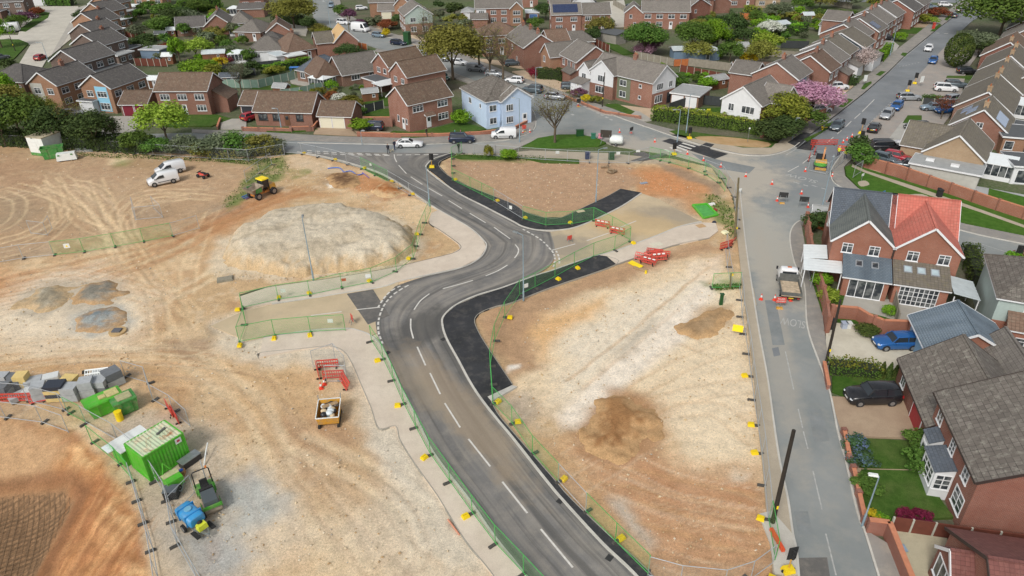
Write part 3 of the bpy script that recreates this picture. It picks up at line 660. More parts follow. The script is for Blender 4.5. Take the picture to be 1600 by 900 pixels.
dashes([(869,393),(873,402),(874,411),(872,420)],on=.6,off=.3)
dashes([(480,236),(530,239.5),(615,243)],on=1.0,off=.5,w_=.3,sm=0,z=.094)
dashes([(480,239),(530,242),(615,243.9)],on=1.0,off=.5,w_=.3,sm=0,z=.094)
dashes([(620,243),(697,242)],on=1.0,off=.5,w_=.25,sm=0,z=.094)
for x,y in((875,784),(952,873),(606,552),(693,531)):
 g=P(x,y);o=MB().box(-.25,-.22,0,.25,.22,.012).build('drain_cover',plain('cast_iron',(.03,.03,.03),.6),loc=(g[0],g[1],.086),rz=.9);tag(o,{875:'dark square drain cover by the right kerb above the second',952:'dark square drain cover nearest the camera by the right kerb',606:'small dark drain cover by the left kerb below the west arm',693:'small dark drain cover at the bend of the black path'}[x],'drain cover')
M_OLD2=asphalt('reinstated_asphalt',hx('767b7b'),hx('878b8b'),hx('9b968b'),.3,.3)
slab('old_road',[(-60,205),(150,212),(300,208),(400,214),(440,220),(520,222),(640,227),(700,225),(770,222),(800,218),(832,206),(838,188),(830,170),(800,150),(758,133),(700,111),(640,90),(590,76),(560,65),(540,55),(512,45),(492,32),(487,20),(489,-10),(517,-10),(519,8),(525,22),(550,37),(580,53),(612,60),(650,71),(675,84),(725,96),(762,109),(800,126),(837,136),(865,147),(900,157),(912,163),(960,182),(1017,202),(1060,217),(1110,232),(1160,243),(1200,244),(1232,236),(1250,224),(1262,230),(1330,232),(1300,262),(1297,279),(1310,292),(1350,312),(1400,332),(1511,364),(1600,383),(1700,405),(1720,450),(1600,425),(1560,413),(1500,395),(1400,372),(1320,350),(1270,342),(1250,345),(1237,356),(1233,375),(1240,412),(1255,445),(1260,512),(1280,572),(1295,615),(1307,675),(1320,725),(1337,800),(1350,835),(1370,900),(1400,1000),(1256,1000),(1247,872),(1240,835),(1232,780),(1220,725),(1212,675),(1200,590),(1187,520),(1175,445),(1165,375),(1157,300),(1148,285),(1110,258),(1055,243),(960,228),(917,213),(875,213),(830,222),(790,240),(705,241),(620,246),(470,240),(430,234),(350,228),(200,226),(-60,222)],.068,M_OLD)
slab('north_east_road',[(1250,224),(1312,177),(1350,147),(1390,112),(1415,87),(1470,42),(1525,2),(1560,-25),(1600,-25),(1560,10),(1520,32),(1487,62),(1445,107),(1400,155),(1360,192),(1325,225),(1300,262),(1262,232)],.072,M_NE)
slab('crossing_road',[(1300,-6),(1720,4),(1720,12),(1540,6),(1490,4),(1300,2)],.075,M_NE)
slab('road_patch',[(1034,221),(1047,217),(1138,241),(1117,249)],.078,M_BLACK);slab('road_patch',[(1244,233),(1264,217),(1279,219),(1267,236)],.08,M_BLACK)
slab('road_patch',[(1206,545),(1216,543),(1219,556),(1209,558)],.076,M_NE);slab('road_patch',[(1262,640),(1283,640),(1296,690),(1272,692)],.0745,M_OLD2);slab('road_patch',[(1195,470),(1212,470),(1226,540),(1207,540)],.0745,M_OLD2);slab('road_patch',[(1240,800),(1262,800),(1270,835),(1247,836)],.0745,M_OLD2);slab('road_patch',[(1080,240),(1130,252),(1180,262),(1170,272),(1110,262)],.0745,M_OLD2)
slab('road_patch',[(1244,905),(1240,873),(1292,872),(1297,905)],.078,M_DARK)
slab('crossing_platform',[(1045,212),(1058,211),(1083,216),(1075,218)],.165,M_BLACK);slab('crossing_platform',[(1092,230),(1103,224),(1116,227),(1108,234)],.165,M_BLACK)
slab('crossing_platform',[(1230,224),(1254,208),(1268,210),(1246,231)],.165,M_BLACK)
slab('pavement',[(590,76),(640,90),(700,111),(758,133),(800,150),(830,170),(838,188),(832,206),(800,218),(770,222),(700,225),(640,227),(520,222),(440,220),(400,214),(300,208),(300,203),(400,207),(520,214),(640,217),(700,214),(765,211),(808,203),(826,190),(822,175),(795,155),(750,137),(690,115),(585,80)],.16,M_PAVE)
slab('pavement',[(519,-6),(519,8),(525,22),(550,37),(580,53),(612,60),(650,71),(675,84),(725,96),(762,109),(800,126),(837,136),(865,147),(900,157),(912,163),(960,182),(1017,202),(1060,217),(1110,232),(1160,243),(1200,244),(1232,236),(1250,224),(1312,177),(1350,147),(1390,112),(1415,87),(1470,42),(1525,2),(1505,0),(1452,38),(1395,83),(1370,106),(1330,140),(1292,166),(1225,213),(1215,226),(1185,232),(1120,218),(1060,206),(1010,193),(960,172),(900,152),(865,139),(800,116),(725,86),(650,62),(600,50),(560,32),(535,18),(530,-6)],.16,M_PAVE)
slab('pavement',[(1045,208),(1060,205),(1120,217),(1185,231),(1215,225),(1240,212),(1250,223),(1232,235),(1200,243),(1160,242),(1110,231),(1060,216)],.163,M_PALEPAVE)
for i,q in enumerate([[(1285,205),(1290,196),(1310,187),(1318,189),(1300,198),(1262,222),(1255,219)],[(1310,168),(1325,155),(1333,157),(1318,169)],[(1345,140),(1350,132),(1361,128),(1362,131),(1350,141)],[(1368,118),(1376,112),(1384,113),(1375,120)],[(1407,87),(1410,83),(1418,84),(1414,89)],[(1453,50),(1459,44),(1468,38),(1471,40),(1460,50)],[(1475,32),(1482,24),(1490,20),(1490,23),(1480,33)]]):
 slab('verge',q,.18,M_VERGE)
slab('verge',[(828,224),(840,217),(872,211.5),(905,211),(930,216),(947,224),(935,229),(890,230),(850,232),(815,231)],.17,M_LUSH)
slab('verge',[(700,245),(740,240),(800,241),(905,250),(905,256),(850,255),(815,248),(760,250),(720,249)],.08,M_VERGE)
slab('footpath',[(790,240),(830,236),(950,240),(1010,246),(1000,256),(930,250),(830,247),(705,241)],.1,M_PALEPAVE)
slab('footpath_patch',[(990,240),(1006,238),(1018,244),(1035,240),(1042,242),(1020,249),(1000,253),(985,252),(1003,246)],.108,M_DARK)
slab('pavement',[(1212,1000),(1205,860),(1197,800),(1190,720),(1182,640),(1176,570),(1168,510),(1160,450),(1152,375),(1147,310),(1130,282),(1108,258),(1110,257),(1148,284),(1157,300),(1165,375),(1175,445),(1187,520),(1200,590),(1212,675),(1220,725),(1232,780),(1240,835),(1247,872),(1256,1000)],.15,M_PALEPAVE)
slab('pavement_repair',[(1185,805),(1206,800),(1239,838),(1246,900),(1210,900),(1203,850)],.157,M_CONC);slab('pavement_repair',[(1160,452),(1177,452),(1182,478),(1163,478)],.157,M_PALEPAVE)
slab('pavement',[(1270,342),(1250,345),(1237,356),(1233,375),(1240,412),(1255,445),(1260,512),(1280,572),(1295,615),(1307,675),(1320,725),(1337,800),(1350,835),(1370,900),(1400,1000),(1450,1000),(1405,900),(1385,850),(1352,830),(1330,735),(1318,690),(1298,625),(1293,560),(1285,495),(1265,430),(1252,352),(1275,350)],.14,M_PAVE)
slab('pavement',[(1300,279),(1300,262),(1325,232),(1345,222),(1330,250),(1318,262),(1320,276),(1340,295),(1375,314),(1420,328),(1511,352),(1600,370),(1700,390),(1700,405),(1600,383),(1511,364),(1400,332),(1350,312),(1310,292)],.15,M_PAVE)
slab('pavement',[(1320,351),(1400,373),(1500,396),(1560,414),(1600,426),(1720,452),(1720,475),(1600,440),(1555,425),(1500,405),(1400,382),(1320,358)],.15,M_PAVE)
slab('verge',[(1320,262),(1332,258),(1345,262),(1450,295),(1560,330),(1700,370),(1700,389),(1600,369),(1511,351),(1420,327),(1375,313),(1342,295),(1322,275)],.17,M_LUSH)
slab('trodden_path',[(1332,258),(1352,268),(1450,300),(1540,332),(1640,368),(1640,372),(1530,333),(1440,303),(1350,271),(1330,262)],.178,M_PALEPAVE)
slab('bare_earth',[(1408,308),(1440,305),(1458,315),(1445,322),(1415,317)],.175,M_PALEPAVE,3);slab('bare_earth',[(1340,286),(1352,284),(1358,290),(1345,293)],.175,M_PALEPAVE,3)
slab('verge',[(1045,206),(1060,204),(1130,214),(1215,222),(1205,232),(1160,232),(1110,222),(1060,214)],.165,M_VERGE);slab('bare_earth',[(1085,216),(1130,215),(1200,224),(1190,232),(1120,226)],.172,asphalt('bare_clay',hx('b99a75'),hx('a9895f'),hx('8d8a5a'),.4,.4),3)
kerb([(465,224),(560,226),(640,227),(700,225),(770,222),(800,218),(832,206),(838,188),(830,170),(800,150),(758,133),(700,111),(640,90),(590,76)],side=1)
kerb([(1250,224),(1312,177),(1350,147),(1390,112),(1415,87),(1470,42),(1525,2)],side=1,sm=0)
kerb([(519,8),(525,22),(550,37),(580,53),(612,60),(650,71),(675,84),(725,96),(762,109),(800,126),(837,136),(865,147),(900,157),(960,182),(1017,202),(1060,217),(1110,232),(1160,243),(1200,244),(1232,236),(1250,224)],side=1,z=.175)
kerb([(1157,300),(1165,375),(1175,445),(1187,520),(1200,590),(1212,675),(1220,725),(1232,780),(1240,835),(1247,872),(1256,1000)],side=-1,z=.165)
kerb([(1270,342),(1250,345),(1237,356),(1233,375),(1240,412),(1255,445),(1260,512),(1280,572),(1295,615),(1307,675),(1320,725),(1337,800),(1350,835),(1370,900),(1400,1000)],side=1,z=.155)
kerb([(1700,405),(1600,383),(1511,364),(1400,332),(1350,312),(1310,292),(1298,279),(1300,262),(1325,228)],side=-1,z=.165)
for s in[[(1366,156),(1347,175)],[(1344,178),(1335,186)],[(1330,190),(1321,199)],[(1302,215),(1292,224)],[(1270,243),(1254,256)],[(1248,260),(1231,269)],[(1315,204),(1308,210)]]:lines([s],.079,.13)
for s in[[(1255,675),(1262,702)],[(1270,737),(1284,797)],[(1290,835),(1306,900)],[(1227,550),(1240,610)],[(1247,640),(1254,670)],[(1513,376),(1574,395)]]:lines([s],.075,.1,M_LINE_OLD)
dashes([(1392,160),(1327,224)],on=1.0,off=.8,w_=.12,mat=M_LINE_OLD,sm=0,z=.079);dashes([(1405,105),(1440,97)],on=.6,off=.6,w_=.2,mat=M_LINE_OLD,sm=0,z=.079);dashes([(1447,107),(1425,132)],on=1,off=.8,w_=.12,mat=M_LINE_OLD,sm=0,z=.079)
lines([[(1390,112),(1413,90),(1447,62)],[(1490,63),(1500,52)]],.079,.12,M_LINE_OLD)
dashes([(1462,52),(1500,54)],on=.9,off=1.2,w_=.4,sm=0,z=.079)
for s in[[(1066,224),(1086,230)],[(1061,227.5),(1080,233.5)],[(1055,229),(1073,236)],[(1047,231),(1064,238)],[(1038,234.5),(1054,240)]]:lines([s],.086,.55)
for a,b in[((900,160),(960,190)),((880,172),(905,185))]:dashes([a,b],on=.9,off=.7,w_=.5,mat=M_LINE_OLD,sm=0,z=.075)
dashes([(1020,205),(1120,238)],on=1.4,off=1.0,w_=.12,mat=M_LINE_OLD,sm=0,z=.084)
dashes([(1240,285),(1285,298)],on=.9,off=.6,w_=.25,mat=M_LINE_OLD,sm=0,z=.077);dashes([(1268,290),(1340,311)],on=.9,off=.6,w_=.2,mat=M_LINE_OLD,sm=0,z=.077)
lines([[(1228,243),(1262,222),(1290,200)]],.08,.12,M_LINE_OLD)
def roadword(txt,px,py,px2,py2,size,mat=M_LINE_OLD,stretch=2.2):
 a=P(px,py);b=P(px2,py2)
 o=letters(txt,size,'road_lettering',mat,None,((a[0]+b[0])/2,(a[1]+b[1])/2,.076),(0,0,ang(a,b)),stretch=stretch);o['kind']='structure';return o
roadword('SLOW',1256,508,1222,501,.86,stretch=2.4)
roadword('SLOW',1268,283,1238,275,1.7,stretch=1.0)
# ================================================================ buildings
WALL={'red':brick('red_brick',hx('92604e'),hx('7d5141')),'orange':brick('orange_brick',hx('a07455'),hx('8a6146')),'brown':brick('brown_brick',hx('85604d'),hx('6d4d3e')),'dark':brick('dark_brick',hx('6a544b'),hx('57453e')),'buff':brick('buff_brick',hx('a88f70'),hx('96795c'),(.4,.37,.3)),'bright':brick('orange_red_brick',hx('9c6048'),hx('8c523d')),'old':brick('weathered_red_brick',hx('8d5341'),hx('7a4435')),'grey':brick('grey_block',hx('8f8c85'),hx('807d76')),'white':plain('white_render',(.66,.67,.68),.8,0,.05,2),'blue':plain('pale_blue_render',hx('bccfe6'),.8,0,.05,2),'cream':plain('cream_render',hx('d6cdb6'),.8,0,.06,2),'sage':plain('sage_cladding',hx('a5b3ad'),.7,0,.05,2),'darkgrey':plain('dark_grey_cladding',hx('4a545c'),.7,0,.08,2),'skyblue':plain('light_blue_panel',hx('8ec4dd'),.6,0,.05,2),'wood':plain('stained_timber',hx('7a5138'),.8,0,.2,4),'bluegrey':plain('blue_grey_timber',hx('6f8398'),.8,0,.1,4),'greenpanel':plain('green_panel',hx('6f7560'),.7,0,.1,2),'palegrey':plain('pale_grey_render',hx('b5b3ab'),.8,0,.08,1.5)}
ROOF={'grey':tiles('grey_tiles',hx('827c75'),hx('6f6963')),'brown':tiles('brown_tiles',hx('7d6656'),hx('6b5446')),'redbrown':tiles('red_brown_tiles',hx('75604f'),hx('63503f'.replace('3f','43'))),'dark':tiles('dark_grey_tiles',hx('66625f'),hx('55514f')),'slate':tiles('slate',hx('68707a'),hx('59616b'),lam=.1,w_=.3,h_=.25,smooth_=True),'weather':tiles('weathered_tiles',hx('7d766e'),hx('655e57'),hx('a3a093'),.42,.42,.62,.22),'mossy':tiles('mossy_tiles',hx('777065'),hx('655f55'),hx('827a55'),.34,.34,.45),'terra':tiles('terracotta_tiles',hx('cf7b6b'),hx('bf6a5b'),hx('b98a78'),.3,.34,.4,.5),'plum':tiles('plum_tiles',hx('8b5a52'),hx('774a45'),hx('9a7268'),.27,.27,.3,.5),'greygreen':tiles('grey_green_slate',hx('5f6463'),hx('6a6f6b'),lam=.15,w_=.3,h_=.22,smooth_=True),'bluegrey':tiles('blue_grey_slate',hx('62707c'),hx('6d7a84'),lam=.1,w_=.3,h_=.22,smooth_=True),'tan':plain('bare_roof_boarding',hx('c2a274'),.9,0,.12,3),'felt':plain('grey_roof_felt',hx('9a9c9b'),.9,0,.1,1.5),'darkfelt':plain('dark_roof_felt',hx('55585a'),.9,0,.12,1.5),'palefelt':plain('pale_roof_sheet',hx('b9c2c4'),.7,0,.08,1.5),'whitesheet':plain('white_roof_sheet',(.72,.76,.76),.35,0,.05,2)}
M_UPVC=plain('white_frame',(.74,.75,.76),.35,0,.03);M_FRBROWN=plain('dark_frame',(.05,.035,.03),.5,0,.05)
t=NT('window_glass');nn_=t.noise(1.1,2,vec=t.co('Object'));cl=t.mix(t.rng(nn_,.45,.6),(.035,.042,.05),(.16,.17,.17));M_GLASS=t.done(cl,.08,0,.6)
M_CONSGL=plain('conservatory_glass',hx('a9bcc2'),.12,0,.15,1.2,0,.6)
M_LEAD=plain('lead_flashing',hx('8f9499'),.6,0,.1,3)
M_SOLAR=None
t=NT('solar_cells');b_=t.n('TexBrick',i_Vector=t.co('UV'),i_Color1=hx('27314f'),i_Color2=hx('2c385a'),i_Mortar=hx('6d7890'),i_Scale=1.0,i_Mortar_Size=.012,i_Brick_Width=.33,i_Row_Height=.33);b_.offset=0
M_SOLAR=t.done(b_.outputs[0],.18,.2);t=NT('solar_cells_bright');M_SOLARB=t.done(hx('9fb0cc'),.12,.3)
M_POT=plain('chimney_pot',hx('a5643f'),.8)
M_DOORS={'white':M_UPVC,'cream':plain('cream_door',hx('d8d3bd'),.5,0,.03),'maroon':plain('maroon_door',hx('7a2434'),.5,0,.05),'red':plain('red_door',hx('9c3036'),.5,0,.05),'blue':plain('blue_door',hx('7b9ab2'),.6,0,.06),'dark':plain('dark_door',hx('32343a'),.5,0,.05),'brown':plain('brown_door',hx('6d4a33'),.6,0,.1),'midblue':plain('mid_blue_door',hx('4f74a8'),.5)}
WC={}
def cached(key,fn):
 if key not in WC:WC[key]=fn()
 return WC[key]
def place(me,name,parent,M):
 o=bpy.data.objects.new(name,me);C.objects.link(o);o.parent=parent;o.matrix_local=M;return o
def win_meshes(w_,h_,nx,ny,fm,glass):
 """frame and pane, facing -y, origin at bottom centre"""
 def mk():
  m=MB();t=.07;d0,d1=-.055,.0
  m.box(-w_/2,d0,0,w_/2,d1,t);m.box(-w_/2,d0,h_-t,w_/2,d1,h_);m.box(-w_/2,d0,t,-w_/2+t,d1,h_-t);m.box(w_/2-t,d0,t,w_/2,d1,h_-t)
  for i in range(1,nx):x=-w_/2+w_*i/nx;m.box(x-.035,d0+.004,t,x+.035,d1,h_-t)
  for j in range(1,ny):z=h_*(.68 if ny==2 else j/ny);m.box(-w_/2+t,d0+.008,z-.025,w_/2-t,d1,z+.025)
  m.box(-w_/2-.06,d0-.05,-.06,w_/2+.06,d1,-.001)
  a=m.build('window',fm,link=False);g=MB().box(-w_/2+t,-.022,t,w_/2-t,-.002,h_-t).build('pane',glass,link=False)
  r=(a.data,g.data);bpy.data.objects.remove(a);bpy.data.objects.remove(g);return r
 return cached(('w',round(w_,2),round(h_,2),nx,ny,fm.name,glass.name),mk)
def fmat(face,u,z,B):
 """matrix for something set on a block's face (u metres along it, seen from outside)"""
 x0,y0,x1,y1=B
 if face=='f':return Matrix.Translation((x0+u,y0,z))
 if face=='r':return Matrix.Translation((x1,y0+u,z))@Matrix.Rotation(R(90),4,'Z')
 if face=='b':return Matrix.Translation((x1-u,y1,z))@Matrix.Rotation(R(180),4,'Z')
 return Matrix.Translation((x0,y1-u,z))@Matrix.Rotation(R(-90),4,'Z')
class House:
 def __init__(s,name,label,O,a=0,z=0.0,cat='house',group=None,world=False):
  g=O if world else P(O[0],O[1],z);s.e=thing(name,label,cat,(g[0],g[1],.0),R(a),group);s.blocks=[]
 def block(s,x0,y0,x1,y1,e,r,typ='x',wall='red',roof='grey',oh=.28,z0=-.15,fascia=M_UPVC,ridge=True,hipf=.9,lo=None,thick=.10):
  w_,d_=x1-x0,y1-y0;W=MB();cx,cy=(x0+x1)/2,(y0+y1)/2
  W.add([(x0,y0,z0),(x1,y0,z0),(x1,y1,z0),(x0,y1,z0),(x0,y0,e),(x1,y0,e),(x1,y1,e),(x0,y1,e)],[(0,1,5,4),(1,2,6,5),(2,3,7,6),(3,0,4,7)])
  Rf=MB();T=thick;o=oh;FB=MB()
  def slope(pts):
   n=len(pts);nrm=Vector((0,0,0));a,b,c=[Vector(p)for p in pts[:3]];nrm=(b-a).cross(c-a).normalized()
   if nrm.z<0:pts=pts[::-1];nrm=-nrm
   top=[Vector(p)+nrm*T for p in pts];bot=[Vector(p)for p in pts]
   Rf.add(bot+top,[tuple(range(n,2*n)),tuple(range(n))[::-1]]+[(i,(i+1)%n,n+(i+1)%n,n+i)for i in range(n)])
  if typ=='x':
   k=(r-e)/(d_/2);ez=e-k*o
   slope([(x0-o,y0-o,ez),(x1+o,y0-o,ez),(x1+o,cy,r),(x0-o,cy,r)]);slope([(x1+o,y1+o,ez),(x0-o,y1+o,ez),(x0-o,cy,r),(x1+o,cy,r)])
   W.add([(x0,y0,e),(x0,cy,r-.01),(x0,y1,e),(x1,y0,e),(x1,y1,e),(x1,cy,r-.01)],[(0,1,2),(3,4,5)])
   for xx in(x0-o-.02,x1+o+.02):
    for ya,yb in((y0-o,cy),(y1+o,cy)):FB.beam((xx,ya,ez+.02),(xx,yb,r+.02),.05,.22)
   for yy in(y0-o-.04,y1+o+.04):FB.beam((x0-o,yy,ez),(x1+o,yy,ez),.09,.12)
   if ridge:Rf.beam((x0-o,cy,r+T+.02),(x1+o,cy,r+T+.02),.24,.12)
  elif typ=='y':
   k=(r-e)/(w_/2);ez=e-k*o
   slope([(x0-o,y1+o,ez),(x0-o,y0-o,ez),(cx,y0-o,r),(cx,y1+o,r)]);slope([(x1+o,y0-o,ez),(x1+o,y1+o,ez),(cx,y1+o,r),(cx,y0-o,r)])
   W.add([(x0,y0,e),(x1,y0,e),(cx,y0,r-.01),(x0,y1,e),(cx,y1,r-.01),(x1,y1,e)],[(0,1,2),(3,4,5)])
   for yy in(y0-o-.02,y1+o+.02):
    for xa,xb in((x0-o,cx),(x1+o,cx)):FB.beam((xa,yy,ez+.02),(xb,yy,r+.02),.05,.22)
   for xx in(x0-o-.04,x1+o+.04):FB.beam((xx,y0-o,ez),(xx,y1+o,ez),.09,.12)
   if ridge:Rf.beam((cx,y0-o,r+T+.02),(cx,y1+o,r+T+.02),.24,.12)
  elif typ=='hip':
   A=(x0-o,y0-o,e-.1);B=(x1+o,y0-o,e-.1);D=(x1+o,y1+o,e-.1);E=(x0-o,y1+o,e-.1)
   if w_>=d_:hf=d_/2*hipf;p=(x0+hf,cy,r);q=(x1-hf,cy,r);sl=([A,B,q,p],[D,E,p,q],[E,A,p],[B,D,q]);hips=((A,p),(E,p),(B,q),(D,q),(p,q))
   else:hf=w_/2*hipf;p=(cx,y0+hf,r);q=(cx,y1-hf,r);sl=([E,A,p,q],[B,D,q,p],[A,B,p],[D,E,q]);hips=((A,p),(B,p),(D,q),(E,q),(p,q))
   for f in sl:slope(f)
   for a,b in hips:Rf.beam(Vector(a)+Vector((0,0,T+.01)),Vector(b)+Vector((0,0,T+.01)),.22,.1)
   for a,b in((A,B),(B,D),(D,E),(E,A)):FB.beam(Vector(a),Vector(b),.1,.14)
  elif typ=='flat':
   Rf.box(x0-o,y0-o,e,x1+o,y1+o,e+.12)
   for a,b in(((x0-o,y0-o),(x1+o,y0-o)),((x1+o,y0-o),(x1+o,y1+o)),((x1+o,y1+o),(x0-o,y1+o)),((x0-o,y1+o),(x0-o,y0-o))):FB.beam((*a,e+.05),(*b,e+.05),.05,.24)
  elif typ in('mf','mb','ml','mr'):
   hiz,loz=r,e
   zz={'mf':(loz,loz,hiz,hiz),'mb':(hiz,hiz,loz,loz),'ml':(loz,hiz,hiz,loz),'mr':(hiz,loz,loz,hiz)}[typ]
   o2=o
   slope([(x0-(o2 if typ!='mr' else 0),y0-(o2 if typ!='mb' else 0),zz[0]),(x1+(o2 if typ!='ml' else 0),y0-(o2 if typ!='mb' else 0),zz[1]),(x1+(o2 if typ!='ml' else 0),y1+(o2 if typ!='mf' else 0),zz[2]),(x0-(o2 if typ!='mr' else 0),y1+(o2 if typ!='mf' else 0),zz[3])])
   W.add([(x0,y0,e),(x1,y0,e),(x1,y1,e),(x0,y1,e),(x0,y0,zz[0]),(x1,y0,zz[1]),(x1,y1,zz[2]),(x0,y1,zz[3])],[(0,1,5,4),(1,2,6,5),(2,3,7,6),(3,0,4,7)])
   if typ=='mf':FB.beam((x0-o,y0-o-.04,e-.02),(x1+o,y0-o-.04,e-.02),.09,.12)
  s.last_wall=W.build('wall',WALL[wall],s.e);rf=Rf.build('roof',ROOF[roof],s.e)
  if FB.v:FB.build('bargeboard' if typ in 'xy' else 'fascia',fascia,s.e)
  s.blocks.append((x0,y0,x1,y1));s.roof=rf;s.rb=(x0,y0,x1,y1,e,r,typ);return s
 def win(s,face,u,z,w_=1.5,h_=1.15,nx=2,ny=1,b=0,fm=None,glass=None,proud=0.0):
  a,g=win_meshes(w_,h_,nx,ny,fm or M_UPVC,glass or M_GLASS)
  M=fmat(face,u,z,s.blocks[b])@Matrix.Translation((0,-.003-proud,0))
  f=place(a,'window',s.e,M);place(g,'pane',f,Matrix.Identity(4));return s
 def door(s,face,u,w_=.95,h_=2.05,col='white',b=0,z=.05,glass=True):
  def mk():
   a=MB().box(-w_/2,-.06,0,w_/2,0,h_).build('door',M_DOORS[col],link=False);g=MB().box(-w_/2+.22,-.075,h_*.55,w_/2-.22,-.061,h_-.2).box(w_/2-.16,-.1,h_*.47,w_/2-.1,-.061,h_*.5).build('pane',M_GLASS,link=False)
   r=(a.data,g.data);bpy.data.objects.remove(a);bpy.data.objects.remove(g);return r
  a,g=cached(('d',w_,h_,col),mk);f=place(a,'door',s.e,fmat(face,u,z,s.blocks[b])@Matrix.Translation((0,-.002,0)))
  if glass:place(g,'pane',f,Matrix.Identity(4))
  return s
 def garage(s,face,u,w_=2.3,h_=2.05,col='white',b=0):
  def mk():
   m=MB().box(-w_/2,-.05,0,w_/2,0,h_)
   for i in range(1,8):m.box(-w_/2+.06,-.062,h_*i/8-.012,w_/2-.06,-.051,h_*i/8+.012)
   a=m.build('garage_door',M_DOORS[col],link=False);f=MB().box(-w_/2-.09,-.06,0,-w_/2-.001,0,h_+.08).box(w_/2+.001,-.06,0,w_/2+.09,0,h_+.08).box(-w_/2,-.06,h_+.001,w_/2,0,h_+.08).build('door_frame',M_UPVC,link=False)
   r=(a.data,f.data);bpy.data.objects.remove(a);bpy.data.objects.remove(f);return r
  a,g=cached(('g',w_,h_,col),mk);f=place(a,'garage_door',s.e,fmat(face,u,.03,s.blocks[b])@Matrix.Translation((0,-.002,0)));place(g,'door_frame',f,Matrix.Identity(4));return s
 def auto(s,faces='fblr',b=0,storeys=None,gable='',fm=None,doors=True,skip=()):
  x0,y0,x1,y1=s.blocks[b];e=s.rb[4];st=storeys or(2 if e>3.6 else 1);typ=s.rb[6]
  for f in faces:
   L=(x1-x0)if f in 'fb' else(y1-y0);end=(typ=='x' and f in 'lr')or(typ=='y' and f in 'fb' and f not in gable)
   n=1 if end else max(1,int(L/3.1))
   for fl in range(st):
    z=3.0 if fl else.85
    for i in range(n):
     u=L*(i+.5)/n if not end else L*(.35 if fl else.6)
     if doors and fl==0 and f in 'f' and n>1 and i==n//2:s.door(f,u,b=b);continue
     s.win(f,u,z,.8 if end else min(1.9,L/n*.55),1.0 if end else 1.2,1 if end else(3 if L/n>3.4 else 2),1 if end else 2,b,fm)
  return s
 def chimney(s,x,y,z,h_=1.1,w_=.6,d_=.9,wall='red',pots=2):
  o=MB().box(x-w_/2,y-d_/2,z-1.0,x+w_/2,y+d_/2,z+h_).box(x-w_/2-.06,y-d_/2-.06,z+h_-.16,x+w_/2+.06,y+d_/2+.06,z+h_-.04).build('chimney',WALL[wall],s.roof)
  for i in range(pots):MB().cyl(x,y-d_/2+d_*(i+.5)/pots,z+h_,z+h_+.35,.12,.10,8).build('chimney_pot',M_POT,s.roof)
  return s
 def panel(s,face,u0,u1,z0,z1,mat,b=0,name='cladding',t=.03):
  B=s.blocks[b];o=MB().box(u0,-t,z0,u1,-.001,z1).build(name,WALL[mat]if isinstance(mat,str)else mat,s.e);o.matrix_local=fmat(face,0,0,B);return s
 def gpanel(s,face,mat,b=0,frac=1.0,z0=2.6,t=.03,name='cladding'):
  """cladding over the upper part of a gable wall"""
  x0,y0,x1,y1=s.blocks[b];e,r=s.gab;L=(x1-x0)if face in 'fb' else(y1-y0)
  m=MB();pr=[(0,z0),(L,z0),(L,e),(L/2,r),(0,e)]
  m.add([(u,-t,z)for u,z in pr]+[(u,-.002,z)for u,z in pr],[(0,1,2,3,4)]+[(i,i+5,(i+1)%5+5,(i+1)%5)for i in range(5)])
  o=m.build(name,WALL[mat],s.e);o.matrix_local=fmat(face,0,0,s.blocks[b]);return s
 def onroof(s,side,u,v,w_,h_,mat,name='solar_panel',b=None,t=.08,frame=None):
  """flat item lying on a roof slope: u from the block corner along the eave, v up from the eave"""
  x0,y0,x1,y1,e,r,typ=s.rb;o=.28
  if typ in('x','mf','mb'):
   run=(y1-y0)/2 if typ=='x' else(y1-y0);an=math.atan2(r-e,run)
   if side=='f':M=Matrix.Translation((x0+u,y0,e+.13))@Matrix.Rotation(an,4,'X')
   else:M=Matrix.Translation((x1-u,y1,e+.13))@Matrix.Rotation(R(180),4,'Z')@Matrix.Rotation(an,4,'X')
  else:
   run=(x1-x0)/2 if typ=='y' else(x1-x0);an=math.atan2(r-e,run)
   if side=='r':M=Matrix.Translation((x1,y0+u,e+.13))@Matrix.Rotation(R(90),4,'Z')@Matrix.Rotation(an,4,'X')
   else:M=Matrix.Translation((x0,y1-u,e+.13))@Matrix.Rotation(R(-90),4,'Z')@Matrix.Rotation(an,4,'X')
  a=MB().box(0,v,0,w_,v+h_,t).build(name,mat,s.e);a.matrix_local=M
  if frame:
   k=.09;MB().box(-k,v-k,0,w_+k,v,t+.03).box(-k,v+h_,0,w_+k,v+h_+k,t+.03).box(-k,v,0,0,v+h_,t+.03).box(w_,v,0,w_+k,v+h_,t+.03).build('frame',frame,a)
  return s
 def conserv(s,x0,y0,x1,y1,z=2.1,top=2.9,typ='hip',name='conservatory'):
  m=MB();n=max(2,int((x1-x0)/.8));k=max(2,int((y1-y0)/.8))
  m.box(x0,y0,-.1,x1,y1,.55,0)
  for i in range(n+1):
   x=x0+(x1-x0)*i/n
   for y in(y0,y1):m.box(x-.04,y-.04,.55,x+.04,y+.04,z)
  for i in range(1,k):
   y=y0+(y1-y0)*i/k
   for x in(x0,x1):m.box(x-.04,y-.04,.55,x+.04,y+.04,z)
  m.box(x0-.1,y0-.1,z,x1+.1,y1+.1,z+.1)
  o=m.build(name,M_UPVC,s.e);MB().box(x0+.02,y0+.02,.55,x1-.02,y1-.02,z-.01).build('glazing',M_GLASS,o)
  r_=MB();cx,cy=(x0+x1)/2,(y0+y1)/2
  A,B,D,E=(x0-.1,y0-.1,z+.1),(x1+.1,y0-.1,z+.1),(x1+.1,y1+.1,z+.1),(x0-.1,y1+.1,z+.1)
